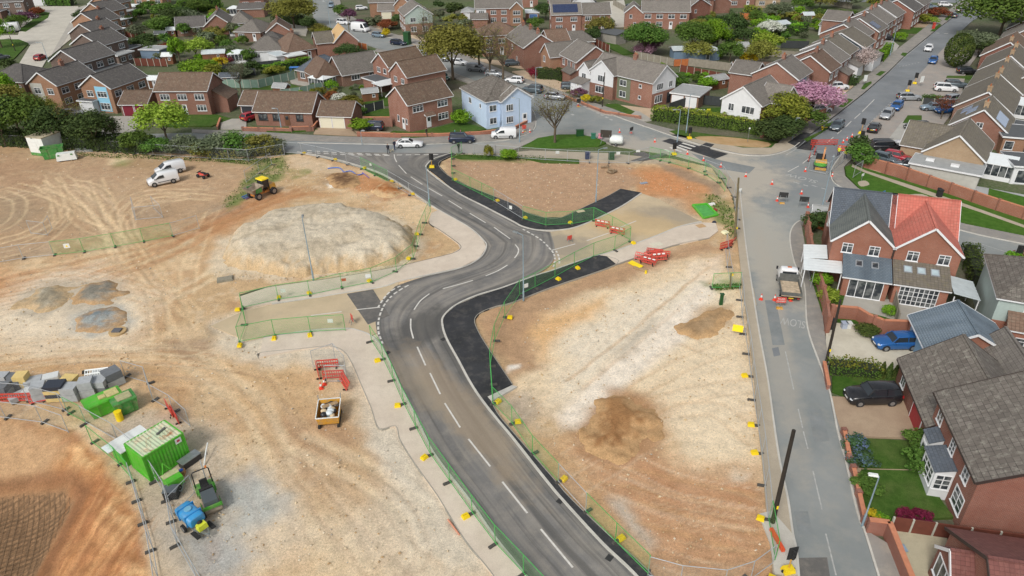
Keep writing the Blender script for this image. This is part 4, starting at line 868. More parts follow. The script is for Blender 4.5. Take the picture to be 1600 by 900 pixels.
  if typ=='hip':
   h=min(x1-x0,y1-y0)/2*.8;p=(cx-.3,cy,top);q=(cx+.3,cy,top);r_.add([A,B,D,E,p,q],[(0,1,5,4),(1,2,5),(2,3,4,5),(3,0,4)])
   for a_,b_ in((A,p),(B,q),(D,q),(E,p),(p,q)):r_.beam(a_,b_,.08,.08)
  else:
   r_.add([A,B,(x1+.1,y1,top),(x0-.1,y1,top)],[(0,1,2,3)]);
   for i in range(n+1):
    x=x0+(x1-x0)*i/n;r_.beam((x,y0-.1,z+.12),(x,y1,top+.02),.06,.06)
  r_.build('glass_roof',ROOF['whitesheet'],o);return s
def simple(label,O,z,a,w_,d_,e,r,typ='x',wall='red',roof='grey',name='house',cat='house',faces='flr',ch=(),group=None,win=True,oh=.28,**k):
 h=House(name,label,O,a,z,cat,group);h.block(0,0,w_,d_,e,r,typ,wall,roof,oh,**{q:v for q,v in k.items()if q in('hipf','fascia')});h.gab=(e,r)
 if win:h.auto(faces,fm=k.get('fm'),doors=k.get('doors',True),storeys=k.get('storeys'),gable=k.get('gable',''))
 for c in ch:h.chimney(c[0],c[1],r-.1 if len(c)<3 else c[2])
 return h
def O_(px,py,z):return P(px,py,z)
simple('red brick house with brown roof and white windows beside the maroon garages',(252,180),0,-3,10.3,7.6,4.9,7.3,'x','red','redbrown','brick_house').block(10.3,2.2,13.0,7.2,2.6,4.3,'mr','red','redbrown')
h=House('double_garage','brick double garage with two maroon doors and brown roof',(192,181),-3,0,'garage');h.block(0,0,5.4,6.5,2.35,4.1,'x','brown','redbrown');h.garage('f',1.5,2.1,2,'maroon');h.garage('f',3.95,2.1,2,'maroon')
h=simple('orange brick house with light blue panels down its gable front',(138,173),0,-16,7.2,10,5.0,7.3,'y','orange','dark','brick_house',faces='r')
h.win('f',1.9,3.0,1.5,1.2,2,2);h.win('f',1.7,.8,1.6,1.2,2,2);h.panel('f',3.3,6.2,.2,5.1,'skyblue');h.win('f',4.8,3.0,2.3,1.2,3,2,proud=.03);h.win('f',4.8,.5,2.3,1.4,3,2,proud=.03);h.block(-.2,-1.4,3.1,0,2.4,2.5,'flat','white','darkfelt')
h=simple('orange brick house with pale panel gable behind the hedge trees',(57,168),0,-16,7.2,10,5.0,7.3,'y','orange','dark','brick_house',faces='r');h.panel('f',.4,3.4,.2,5.1,'palegrey');h.win('f',5.2,3.0,1.5,1.2,2,2);h.win('f',2,3,1.6,1.2,2,2,proud=.03);h.chimney(3.6,6,7.2)
simple('dark roofed house at the left edge behind the hedge',(-22,124),5,-16,9.5,9,5,7.3,'hip','brown','dark','brick_house',faces='fr')
h=simple('dark brick house with a white edged gable and a long side wall of windows',(78,95),5,-17,8.8,10,5.0,7.5,'y','dark','dark','brick_house',faces='r');h.win('f',5.4,3.0,.9,1.1);h.win('f',6.6,3.0,.9,1.1)
h.block(8.8,1,13.6,9,2.6,2.7,'flat','dark','darkfelt');h.conserv(13.7,2.5,17.2,6)
ROWL=['first stepped dark brick house up the concrete road, above the side wall with windows','second stepped dark brick house up the concrete road','third stepped house up the concrete road, with an orange brick gable','fourth stepped house up the concrete road, with an orange brick gable','topmost stepped house in the row at the photo edge']
for i,(O,wl)in enumerate([((111,69),'dark'),((108,52),'dark'),((112,34),'orange'),((127,18),'orange'),((138,6),'orange')]):
 h=simple(ROWL[i],O,5,-15,8.8,9,5.0,7.5,'y',wl,'dark','brick_house',faces='r',group=None);h.chimney(4.4,6.5,7.4,.7)
 h.block(8.8,.5,12.5,6,2.5,2.6,'flat',wl,['felt','palefelt','whitesheet','whitesheet','felt'][i]);h.win('r',1.6,.9,1.6,1.1,2,1,1);h.win('r',4,.9,1.2,1.1,2,1,1)
simple('brick house top left with a dark front and three upper windows',(-12,27),0,6,11.5,7,4.9,7,'x','dark','dark','brick_house').block(2,-4.5,5.5,0,2.4,2.5,'flat','brown','darkfelt')
simple('white fronted house at the top edge by the concrete road',(40,9),0,3,9,7,4.9,7,'x','white','grey','white_house')
simple('brick house at the top edge behind the row of stepped houses',(212,10),0,3,10,8,4.9,7,'x','orange','brown','brick_house')
simple('red brick house at the top edge left of the grey hipped bungalow',(300,-4),0,5,9,8,4.9,7,'x','red','brown','brick_house')
simple('dark brick garage with a flat grey roof among the west gardens',(222,92),0,-10,5.5,4.5,2.3,2.4,'flat','bluegrey','felt','garage','garage',win=False)
simple('brick outbuilding with a white edged flat roof beside the long dark brick house',(177,90),0,-15,5.5,5,2.3,2.4,'flat','brown','darkfelt','outbuilding','outbuilding',win=False).win('f',2.6,1,2,1)
h=House('bungalow','grey hipped bungalow with a white edged brick gable and low left wing',(319,41),15,2.6,'bungalow');h.block(0,0,7.5,12,2.7,5.6,'y','red','grey');h.gab=(2.7,5.6);h.block(-8,1.5,0,8,2.5,4.8,'x','brown','dark');h.block(7.5,2,13,11,2.6,5.2,'hip','red','grey');h.conserv(7.0,-3.6,10.5,-.2);h.auto('fl',1);h.chimney(3.7,8,5.5)
h=simple('tall red brick house at the top with a white conservatory beside it',(378,24),0,5,8,8,5.2,7.6,'x','red','dark','brick_house',faces='fl');h.block(0,-4.5,8.5,0,2.6,3.9,'mf','red','dark');h.conserv(-4.6,0,-.6,4)
simple('grey hipped bungalow left of the brick gabled bungalow',(366,49),2.6,-12,8,9,2.6,5.2,'hip','brown','grey','bungalow','bungalow')
h=simple('grey roofed bungalow with a white conservatory beside the bare tree',(385,80),2.6,4,9,8.5,2.6,5.2,'hip','white','grey','bungalow','bungalow');h.conserv(-4.6,-1,-.2,3)
simple('red brick gabled bungalow by the car park behind the big green oak',(416,50),2.7,14,6.5,9,2.7,5.0,'y','red','brown','bungalow','bungalow',faces='f',win=False).chimney(3.2,5,4.9)
simple('white walled bungalow with dark hipped roof behind the tan hip roof',(398,72),2.6,8,8,8,2.6,5.2,'hip','white','dark','bungalow','bungalow')
h=House('bungalow','bungalow with a large tan brown pyramid hip roof',(450,82),40,2.6,'bungalow');h.block(0,0,7.5,9.5,2.6,6.0,'hip','red','brown');h.auto('fl');h.chimney(4.5,6,5.6,1.0);h.block(-1.5,-3.4,3,0,2.3,2.4,'flat','red','whitesheet');h.block(-3.5,-1,-.2,4,2.3,2.4,'flat','white','palefelt')
h=House('brick_house','red brick house part roofed in bare tan boarding',(499,93),22,0);h.block(0,0,4.2,7,4.0,6.0,'x','red','mossy');h.block(4.2,-.6,10.2,8,4.0,6.8,'y','red','tan');h.win('l',3.5,2.0,1.0,1.3,1,1,0,M_DOORS['dark'])
h=House('bungalow','bungalow with brown and grey roof slopes right of the white conservatory',(535,117),33,2.5,'bungalow');h.block(0,0,9.5,9,2.5,5.6,'x','brown','grey');h.win('f',3,1,2,1.1,3);h.win('f',7,1,1.5,1.1);h.block(-5.5,1,0,8.5,2.5,5.6,'hip','brown','brown',hipf=.3)
h=House('bungalow','grey hip roofed bungalow behind the white conservatory',(463,109),-32,2.5,'bungalow');h.block(0,0,6.8,9,2.5,5.0,'hip','brown','slate');h.win('f',1.8,.8,1.4,1.3);h.win('f',4.2,.6,1.2,1.4);h.conserv(6.9,-3.2,11.4,.6,2.2,3.2)
h=simple('red brick house with brown gabled roof behind the middle one of three',(607,104),5,42,9.4,6.2,5.0,7.3,'x','red','redbrown','brick_house',faces='r',win=False);h.win('l',2.2,3.2,1.2,1.1,2);h.win('l',4.6,3.2,1.1,1.1,1);h.block(-3.6,0,0,5,2.4,2.5,'flat','red','darkfelt')
h=simple('middle of three red brick houses with brown gabled roofs stepping down to the road',(636,120),5,39,9.4,6.6,5.0,7.4,'x','red','redbrown','brick_house',faces='r',win=False);h.win('l',2.0,3.2,1.2,1.1,2);h.win('l',4.8,3.2,1.2,1.1,2)
h=House('brick_house','red brick house with brown roof and white front door nearest the old road',(641,206),37.8);h.block(0,0,9.4,7.2,5.0,7.4,'x','red','redbrown')
h.win('f',2.0,3.3,2.2,1.15,3,2);h.win('f',7.3,3.3,2.2,1.15,3,2);h.win('f',7.3,.9,2.2,1.25,3,2);h.door('f',4.1);h.block(3.2,-.9,5.0,0,2.35,2.8,'mf','white','brown',oh=.1,z0=2.3);h.door('l',5.2);h.win('l',6.3,1.2,.6,1,1);h.win('l',3.4,1.1,.7,1.2,1)
h=House('brick_bungalow','long red brick bungalow with brown roof and dark windows by the old road',(401,195),-8,0,'bungalow');h.block(0,0,11.2,7.5,2.7,5.3,'x','red','redbrown')
for u,w_ in((1.6,1.8),(4.2,1.4),(8.8,1.4)):h.win('f',u,.9,w_,1.3,2,1,0,M_FRBROWN)
h.door('f',6.3,1.0,2.0,'brown')
h=House('double_garage','double garage with two cream doors and brown roof',(500,200),-8,0,'garage');h.block(0,0,6.2,6.2,2.4,4.2,'x','red','redbrown');h.garage('f',1.3,2.2,2.1,'cream');h.garage('f',3.75,2.2,2.1,'cream')
h=House('double_garage','garage with dark doors and brown roof behind the red parked car',(378,182),-8,0,'garage');h.block(0,0,5.5,6.5,2.4,4.2,'x','red','redbrown');h.garage('f',1.4,2.2,2.1,'dark');h.garage('f',3.9,2.2,2.1,'dark')
h=House('open_canopy','white roofed patio canopy behind the nearest red brick house',(597,152),38,0,'canopy');m=MB()
for x in(0,4):
 for y in(0,3.2):m.box(x,y,0,x+.1,y+.1,2.3)
m.build('post',M_UPVC,h.e);MB().box(-.3,-.3,2.3,4.4,3.6,2.42).build('roof',ROOF['whitesheet'],h.e)
h=House('blue_house','pale blue rendered house with weathered hipped roof on the corner',(761,201),27,0,'house')
h.block(0,0,9.2,11,5.0,7.6,'hip','blue','weather');h.block(2.6,-1.2,8.6,.2,5.0,7.0,'y','blue','weather',ridge=False);h.block(2.6,-.9,8.6,4.6,4.9,6.98,'y','blue','weather')
h.win('f',1.3,3.0,1.4,1.15,2,1);h.win('f',1.3,.7,1.4,1.15,2,1);h.win('f',1.5,3.0,1.4,1.2,3,1,1);h.win('f',1.5,.8,1.4,1.2,3,1,1);h.door('f',4.6,1.0,2.1,'white',1);h.win('l',8.5,3.2,.7,.8,1);h.win('l',4,3.0,1.2,1.1)
h=simple('orange brick house with two front garage gables top centre',(592,30),0,2,5.5,7,2.6,4.6,'x','orange','grey','brick_house',win=False);h.garage('f',2.6,3.0,2.0,'cream');h.block(5.5,-1.2,10.5,9,4.5,7.0,'y','orange','grey');h.win('f',2.5,2.9,1.6,1.0,2,1,1);h.win('f',2.5,.6,1.8,1.4,2,1,1);h.block(-3,3,5,10,4.8,7.2,'x','orange','grey')
h=House('gabled_house','tall house with a pale tile hung gable behind the bare tree',(635,55),16);h.block(0,0,8,11,5.4,8.0,'y','brown','grey');h.gab=(5.4,8.0);h.gpanel('f','sage',0,z0=3.0);h.win('f',2.3,3.5,1.6,1.2,2,1,proud=.03);h.win('f',5.7,3.5,1.6,1.2,2,1,proud=.03);h.win('f',2.3,.8,1.6,1.4,2);h.win('f',5.7,.8,1.6,1.4,2);h.auto('l')
h=simple('long red brick house with a white upper panel top centre',(744,40),0,2,14,8,5.0,7.2,'x','red','grey','brick_house',faces='l');h.panel('f',.2,3.2,2.6,5,'white');h.block(10.5,-1.5,14.3,6,5.0,6.8,'y','orange','grey');h.block(-1.5,-3.5,3.5,0,2.4,3.6,'mf','red','grey')
for u in(1.8,5.4,8.6):h.win('f',u,3.1,1.7,1.2,3,2,proud=.03);h.win('f',u,.8,1.7,1.4,3,2)
h.win('f',1.9,3.1,2.2,1.2,3,2,1);h.win('f',1.9,.8,2.2,1.4,3,2,1);h.chimney(3,4.5,7.1);h.chimney(10,4.5,7.1)
simple('small grey roofed garage with a white door top centre',(722,31),0,0,3.6,6,2.4,3.1,'hip','red','felt','garage','garage',win=False).garage('f',1.8,2.3,2)
simple('brick house half hidden by the bare trees right of the big budding oak',(756,88),0,12,9.5,9,5,7.3,'hip','orange','brown','brick_house')
h=simple('small garage with white flat roof and mid blue door',(822,33),0,0,4.0,6,2.4,2.5,'flat','red','whitesheet','garage','garage',win=False);h.garage('f',2.3,2.4,2,'midblue')
h=simple('red brick house with a blue grid of solar panels over its roof',(862,51),0,2,8.5,7.5,5.0,7.4,'x','red','grey','brick_house',faces='fl');h.onroof('f',.4,.5,7.2,3.3,M_SOLAR);h.block(8.5,.4,17,7.5,4.8,7.2,'x','red','grey');h.auto('f',1)
h=House('bungalow','low grey roofed house with white conservatory below the solar panel house',(875,66),5,2.6,'bungalow');h.block(0,0,9,6,2.6,4.6,'hip','red','grey');h.conserv(2.2,-4.6,6.6,-.2,2.2,3.2);h.block(-1.5,-3.5,2,0,2.3,2.4,'flat','grey','whitesheet')
h=House('white_gabled_house','white gabled bungalow at the end of the pale cul de sac',(893,19),3,0,'bungalow');h.block(0,0,7.5,14,3.0,5.8,'y','white','grey');h.win('f',1.7,1.2,.9,1.1,1);h.win('f',4.8,1.2,1.8,1.1,2);h.auto('l')
simple('low terrace of brick garages with grey roofs left of the white gable',(860,22),0,3,6.5,8,2.6,4.4,'x','red','grey','garage_terrace','garages',win=False).garage('f',1.7,2.2,2)
simple('grey roofed brick house at the top edge left of the garage terrace',(800,12),0,4,9,8,3.2,5.5,'x','red','grey','brick_house')
h=House('brick_house','red brick house with a tall blank gable and three chimneys',(819,108),17);h.block(0,0,8.2,14,5.0,7.6,'y','red','grey');h.block(8.2,5,13.5,12,4.6,6.8,'x','brown','brown');h.win('f',6.5,3.3,.8,.9,1);h.win('f',6.5,1.0,.9,.9,1)
for y in(1.6,7,12.4):h.chimney(4.0,y,7.4,1.1)
h.auto('l')
h=House('brick_house','pair of brick houses with a long blank gable above the dark hedge',(900,133),20);h.block(0,0,8.6,8.5,5.0,7.8,'y','red','grey');h.block(-2.5,8.5,4,14,4.6,6.9,'x','orange','grey')
h.win('f',4.2,3.1,.9,1.0,1);h.win('l',1.8,3.0,1.2,1.4,2);h.win('l',4.6,2.9,1.4,1.6,2);h.win('l',7.0,3.0,1.2,1.4,2);h.win('l',7,.7,1.2,1.4,2);h.block(-1.4,0,0,4.2,2.4,3.2,'ml','red','grey');h.win('l',2,2.8,1.1,1.3,2,1,1);h.win('f',4.4,.9,1,1,1,1,1)
h=House('white_gabled_pair','pair of houses with white clad gables and a green panel by the junction',(1017,169),41);h.block(0,0,7.2,16.0,5.0,7.6,'y','red','grey');h.gab=(5.0,7.6);h.gpanel('f','white',0,z0=2.7)
h.block(-1.0,9.2,4.5,15.6,5.0,7.3,'x','red','grey');h.gab=(5.0,7.3);h.gpanel('l','white',1,z0=2.5)
h.win('f',2.2,3.2,2.0,1.25,3,1,proud=.035);h.win('f',5.6,3.2,1.2,1.2,2,1,proud=.035);h.win('f',2.1,.7,2.3,1.5,3);h.door('f',5.6,1.6,2.1,'dark')
h.win('l',2.9,.8,2.4,1.4,3,1,1);h.win('l',3.2,3.1,1.9,1.3,3,1,1,proud=.035);h.panel('l',7.0,10.5,.3,4.6,'greenpanel');h.win('l',8.6,3.0,1.7,1.2,2,1,proud=.035);h.win('l',8.6,.8,1.7,1.2,2,1,proud=.035);h.win('l',13,3.4,.7,.7,1);h.win('l',13,1.2,.7,.7,1)
h.block(-1.0,15.6,4,18.8,4.6,6.2,'x','white','grey');h.block(-3.4,15.6,-1.0,18.8,2.4,3.0,'ml','white','grey');h.garage('l',1.6,2.2,2.0,'white',3);h.win('l',1.5,2.9,1.2,1.1,2,1,2);h.chimney(3.6,7.6,7.5)
h=House('double_garage','double garage with white doors and flat grey roof beside the white gabled pair',(1047,164),-32,0,'garage');h.block(0,0,5.6,7,2.4,2.5,'flat','brown','felt');h.garage('f',1.4,2.2,2,'white');h.garage('f',4.1,2.2,2,'white')
h=House('white_gabled_house','white clad gabled house behind the long yellow green hedge',(1129,153),-43,5);h.block(0,0,7.4,10,5.0,7.6,'y','red','grey');h.gab=(5.0,7.6);h.gpanel('f','white',0,z0=2.2);h.win('f',1.9,3.1,1.1,1.3,2,1,proud=.035);h.win('f',5.1,3.1,2.4,1.3,3,1,proud=.035);h.win('f',1.8,.5,1.9,1.3,3);h.win('f',5.2,.5,2.3,1.4,3)
h.block(5.2,3.2,9.6,9.6,5.0,7.3,'x','red','grey');h.gab=(5.0,7.3);h.gpanel('r','cream',1,z0=3.2);h.auto('r',0)
simple('low brick outbuilding with a long grey brown roof behind the white gabled house',(1147,107),2.4,-8,8,4,2.4,3.3,'x','brown','brown','outbuilding','outbuilding',win=False).win('f',1.8,.7,1.4,1.2).win('f',4.2,.9,1,1)
h=simple('red brick house behind the big round green tree',(975,45),0,-8,5,7,4.6,6.6,'y','red','grey','brick_house',faces='f');h.block(5,0,18.5,8,4.9,7.2,'x','red','grey');h.auto('f',1)
simple('dark timber clad garage with black felt roof by the big round green tree',(962,70),0,40,4,7,2.4,3.0,'ml','grey','darkfelt','garage','garage',win=False)
h=simple('dark red brick gabled house with white rear above the gardens',(1073,38),0,28,8.5,14,4.8,7.0,'y','old','grey','brick_house',faces='f');h.auto('r')
simple('red brick block of flats with white windows at the top edge',(1010,20),0,-4,10.5,8,5.6,7.8,'x','red','brown','brick_flats','flats')
simple('white rendered gable house beside the red brick flats',(1050,28),0,-2,5,10,5.2,7.4,'y','white','grey','white_house')
h=simple('red brick house with white bay windows right of the white gable',(1072,25),0,12,9,8,4.8,7.0,'x','red','grey','brick_house');h.block(9,2,16,8,3.4,5.4,'y','red','grey')
simple('brick house with a white glazed porch at the top edge',(1136,12),0,0,9,7,4.8,7,'x','red','grey','brick_house');simple('dark roofed house with a lime green flat roof in front at the top edge',(1180,12),0,-2,8,7,3,5.4,'x','buff','dark','bungalow','bungalow')
simple('long low blue grey timber shed with white windows in the gardens',(1086,97),0,18,6.8,4.2,2.3,2.45,'flat','bluegrey','palefelt','garden_room','garden room',win=False).win('f',3.4,.3,1,1.8,1).win('r',1.3,.3,1,1.8,1).win('r',2.9,.3,1,1.8,1)
simple('short pale blue timber shed with a pale roof in the gardens',(1052,92),0,4,6.0,3.6,2.1,2.5,'x','bluegrey','palefelt','garden_room','garden room',win=False)
g0=P(1247,124,5)
def neh(label,t_,off,w_,d_,wall,roof,e=5.0,r=7.6,ch=((2.0,3.5),),**k):
 """gable ends face down the street; x runs across it"""
 a=R(52);x=g0[0]+math.cos(a)*t_+math.cos(R(-38))*(off-w_);y=g0[1]+math.sin(a)*t_+math.sin(R(-38))*(off-w_)
 h=House('brick_house',label,(x,y),-38,0,world=True);h.block(0,0,w_,d_,e,r,'y',wall,roof);h.gab=(e,r);h.auto(k.get('faces','rl'));
 for c in ch:h.chimney(c[0]+w_/2-2,c[1],r-.15)
 return h
h=neh('red brick house with a big blank gable above the pink blossom tree',0,0,9.0,8,'red','grey');h.panel('r',.6,5.5,.6,4.6,'bluegrey');h.block(-5,1,0,7,4.4,6.2,'x','red','grey')
h=neh('tall narrow red brick house right of the blank gable, with a porch roof',9.5,3.2,8.5,7,'red','brown');h.gpanel('r','bright',0,z0=4.9)if False else None
h=neh('brick house with grey roof and white upper windows behind the pale blossom tree',18,2.6,10,7.5,'red','grey');h.block(10,1,12,5,2.5,3.4,'mr','red','grey')
h=neh('brown roofed house with white window bays up the far road',26.5,2.0,10,8,'brown','mossy');h.block(10,1,12.5,7,2.5,3.4,'mr','white','grey')
h=neh('house with a dark blue grey clad gable up the far road',36,3.0,11,9,'darkgrey','mossy',ch=());h.block(11,1,13.5,8,2.5,3.4,'mr','white','grey')
h=neh('red brick house with dark solar panels on its left slope up the far road',47,0,10,9,'red','grey');h.onroof('l',.6,.6,6.5,3.2,M_SOLAR)
h=neh('red brick house with one small solar panel up the far road',57,1.0,10,9,'red','grey');h.onroof('r',1.0,.6,3.2,2.6,M_SOLAR)
h=neh('brick semi with white gable window bays beside the black parked cars',68,0,10,10,'old','grey',ch=((2,3.5),(2,8)));h.block(-6,1,0,9,4.6,6.4,'x','red','grey')
h=neh('red brick house with two chimneys near the top of the far road',80,0,10,10,'red','grey',ch=((2,2),(2,8)))
h=neh('dark red brick house with a dark solar roof near the top of the far road',92,2,10,11,'old','dark',5.0,7.6);h.onroof('l',1,.5,8,3.6,M_SOLAR)
h=neh('brick house with white bays beside the red parked car at the top',104,2,10,11,'old','grey',5.0,7.6)
simple('white walled garage with dark solar panels on its roof behind the far road houses',(1278,54),0,-38,6,8,2.6,3.6,'x','white','grey','garage','garage',win=False).onroof('f',.4,.3,5,3,M_SOLAR)
a=P(1444,235,3)
def east(label,p,wall='brown',roof='mossy',L=15.5,chs=((3,3),),w_=8.2,e=2.9,r=6.0):
 g=P(p[0],p[1],e);h=House('chalet_house',label,g,-37,0,world=True);h.block(0,0,w_,L,e,r,'y',wall,roof);h.gab=(e,r)
 for c in chs:h.chimney(w_/2,c[1],r-.2,1.1,.7,.9,'buff')
 return h
h=east('pale brick chalet house with two window hatch flat roof wing by the junction',(1444,235),'buff','mossy',9.5,(),8.0);h.block(-.8,-4.6,8.2,-.01,2.1,2.2,'flat','palegrey','felt');h.block(-3.6,3,4,11.5,2.4,5.0,'x','buff','mossy');h.rb=(-.8,-4.6,8.2,-.01,2.1,2.11,'mf');h.onroof('f',1.6,2.0,1.1,.7,M_UPVC,'skylight',t=.3);h.onroof('f',5,1.4,1.1,.7,M_UPVC,'skylight',t=.3)
h.conserv(8.3,1.2,12,4.6,2.2,2.9,'lean')
h=east('chalet house with pale solar panels on both roof slopes',(1485,194),'red','mossy',9.6,((3,2.2),));h.onroof('l',1.5,.8,3.0,1.6,M_SOLARB);h.onroof('l',4.3,2.0,3.0,1.6,M_SOLARB);h.onroof('r',.8,.7,5.2,2.1,M_SOLARB);h.win('f',4.1,3.0,1.0,.9,2);h.block(8.2,3,12,10,2.4,2.5,'flat','brown','darkfelt');h.rb=(8.2,3,12,10,2.4,2.42,'mf')
for i in range(3):h.onroof('f',.6+i*1.0,2,.6,2.2,M_SOLARB,'skylight')
east('long roofed chalet house with the widest white verge in the east terrace',(1492,165),'brown','mossy',15,((3,.8),(3,12)),8.8).conserv(8.9,9,12,13,2.3,2.9,'lean')
east('long roofed chalet house above the grassy strip and black car',(1512,136),'brown','mossy',16,((3,1.5),(3,12)),9.0)
g=P(1512,136,2.9);ea=R(53)
for i,(lb,t_,wl,rf,chs,off)in enumerate([('long roofed house behind the round conifer in the east terrace',17,'brown','mossy',((3,2),(3,10)),0),('red brown roofed house beyond the round conifer',32,'old','redbrown',((3,2),),-1.5),('grey roofed house furthest up the east terrace behind the oak',50,'brown','grey',((3,8),),0),('roof glimpsed behind the oak at the top right',70,'brown','grey',((3,8),),0)]):
 h=House('chalet_house',lb,(g[0]+math.cos(ea)*t_+off*.8,g[1]+math.sin(ea)*t_-off*.6),-37,0,world=True);h.block(0,0,9.5,14,2.9,6.2,'y',wl,rf);h.auto('fl')
 for c in chs:h.chimney(4.7,c[1],6.0,1.1,.7,.9,'buff')
simple('brick house with dark windows and a white corner window at the right edge',(1560,240),0,-20,9,7,2.8,3.0,'flat','orange','darkfelt','brick_house',win=False).win('f',1.0,.8,1.3,1.4,1).win('f',5,.6,3.6,1.7,4,1,0,M_FRBROWN)
simple('white glazed flat roofed extension at the right edge by the artificial lawn',(1577,286),0,-16,8,6,2.6,2.7,'flat','white','darkfelt','extension','extension',win=False).win('f',2,.1,3.0,2.0,2)
simple('row of roofs behind the east terrace at the right edge',(1575,150),0,-37,9,14,2.9,6.0,'y','brown','grey','chalet_house')
NA=-20
h=House('semi_detached_house','orange brick semi roofed half in grey slate and half in terracotta tiles',(1302,374),NA,5.0,'house')
def rel(px,py,z):
 g=P(px,py,z);o=h.e.location;dx,dy=g[0]-o.x,g[1]-o.y;a=h.e.rotation_euler.z;return(dx*math.cos(a)+dy*math.sin(a),-dx*math.sin(a)+dy*math.cos(a))
h.block(0,4.2,6.2,11.0,5.0,8.0,'x','bright','slate');h.block(6.2,4.2,12.6,11.0,5.0,8.0,'x','bright','terra',ridge=True)
h.block(0,0,6.1,7.6,5.0,7.7,'y','bright','greygreen',oh=.2);h.block(6.3,0,12.6,7.6,5.0,7.7,'y','bright','terra',oh=.2)
h.block(1.5,-3.4,6.0,0,2.4,3.5,'mf','bright','bluegrey',oh=.2);h.onroof('f',1.15,1.7,.55,.75,M_GLASS,'skylight',frame=M_LEAD);h.onroof('f',2.75,1.7,.55,.75,M_GLASS,'skylight',frame=M_LEAD)
h.block(6.5,-3.4,11.6,0,2.4,3.5,'mf','bright','mossy',oh=.2)
for i in range(3):h.onroof('f',.9+i*1.3,1.8,.65,.8,M_CONSGL,'skylight',frame=M_LEAD)
h.win('f',1.6,3.65,1.1,1.15,2,2,2);h.win('f',4.3,3.65,1.1,1.15,2,2,2);h.win('f',1.8,3.65,1.15,1.15,2,2,3);h.win('f',4.8,3.65,1.15,1.15,2,2,3)
h.win('f',2.3,.1,3.4,2.15,4,1,4);h.win('f',2.4,.1,3.7,2.15,8,4,5);h.win('l',3,3.2,.8,1.0,1)
MB().box(6.12,-.08,0,6.24,.0,5.0).build('drainpipe',M_FRBROWN,h.e)
SEMI=h
h=House('lean_to_canopy','white corrugated lean to canopy beside the slate roofed half of the semi',(0,0),NA,0,'canopy');h.e.location=SEMI.e.location;m=MB()
m2=MB()
def corr(x0,y0,x1,y1,za,zb):
 n=int((x1-x0)/.16);
 for i in range(n):xa=x0+(x1-x0)*i/n;xb=x0+(x1-x0)*(i+1)/n;m2.quad((xa,y0,za+(.03 if i%2 else 0)),(xb,y0,za+(0 if i%2 else.03)),(xb,y1,zb+(0 if i%2 else.03)),(xa,y1,zb+(.03 if i%2 else 0)))
def corry(x0,y0,x1,y1,za,zb):
 n=int((y1-y0)/.3)
 for i in range(n):ya=y0+(y1-y0)*i/n;yb=y0+(y1-y0)*(i+1)/n;u,v=(.03 if i%2 else 0),(0 if i%2 else.03);m2.quad((x0,ya,za+u),(x1,ya,zb+u),(x1,yb,zb+v),(x0,yb,za+v))
corry(-2.6,-3.0,1.4,-.1,2.3,2.5);corry(-2.6,-.1,-.1,3.4,2.3,2.6)
m2.build('roof',ROOF['whitesheet'],h.e)
for x,y in((-2.5,-2.9),(-2.5,.2),(-2.5,3.2),(1.2,-2.9)):m.box(x,y,0,x+.1,y+.1,2.3)
m.build('post',M_UPVC,h.e)
h=House('lean_to_canopy','translucent lean to canopy beside the terracotta half of the semi',(0,0),NA,0,'canopy');h.e.location=SEMI.e.location;m2=MB();corry(11.8,-4.4,14.3,-.3,2.7,2.3);m2.build('roof',ROOF['palefelt'],h.e);m=MB()
for x,y in((14.1,-4.3),(14.1,-.5),(11.9,-4.3)):m.box(x,y,0,x+.1,y+.1,2.3)
m.build('post',M_UPVC,h.e)
SA=-103+90
def street(px,py,z):return P(px,py,z)
h=House('garage','garage with a blue grey slate roof and a pale blue door beside the blue car',street(1449,543,2.3),SA,0,'garage',world=True);h.block(0,0,7.2,5.4,2.3,4.3,'y','bright','bluegrey');h.panel('l',.6,4.8,.05,2.1,M_DOORS['blue'],name='garage_door',t=.05)
h=House('garage','house wing with weathered tile roof, red garage door and one white window',street(1453,664,2.4),SA,0,'house',world=True);h.block(0,0,8.4,8.8,2.4,5.4,'y','old','weather',fascia=M_FRBROWN);h.win('l',1.7,.7,1.0,1.3,2,2);h.garage('l',6.2,2.4,2.1,'red');h.block(7,6.0,11,12.5,2.4,4.4,'y','bright','grey',fascia=M_FRBROWN)
h=House('brick_house','large red brick house with weathered grey roof, white windows and a box bay',street(1532,748,5),SA,0,'house',world=True);h.block(0,0,12.5,9.0,5.0,8.3,'y','old','weather',fascia=M_FRBROWN,oh=.35)
for u,z,w_,hh_ in((1.2,3.2,1.0,1.5),(4.4,3.0,.9,1.2),(7.3,3.1,1.0,1.4),(7.6,.7,1.7,1.6)):h.win('l',u,z,w_,hh_,2,3)
h.block(-1.3,2.9,0,5.4,2.5,2.9,'ml','white','slate',oh=.12);h.win('l',1.25,.9,2.1,1.4,3,3,1);h.win('f',.65,.9,1.1,1.4,2,3,1)
h.block(-.9,6.0,0,7.4,2.5,3.0,'ml','white','slate',oh=.1);h.door('l',.7,.9,2.0,'white',2)
h=House('bungalow','plum tiled bungalow with a white framed dormer at the bottom right corner',street(1487,829,2.6),SA,0,'bungalow',world=True);h.block(0,-9.5,12,0,2.6,5.6,'x','old','plum',fascia=M_FRBROWN,hipf=.8);h.block(-1.2,-4.6,3.6,-1.6,2.6,4.0,'x','old','plum',oh=.15);h.win('l',1.5,.9,2.2,1.7,3,1,1)
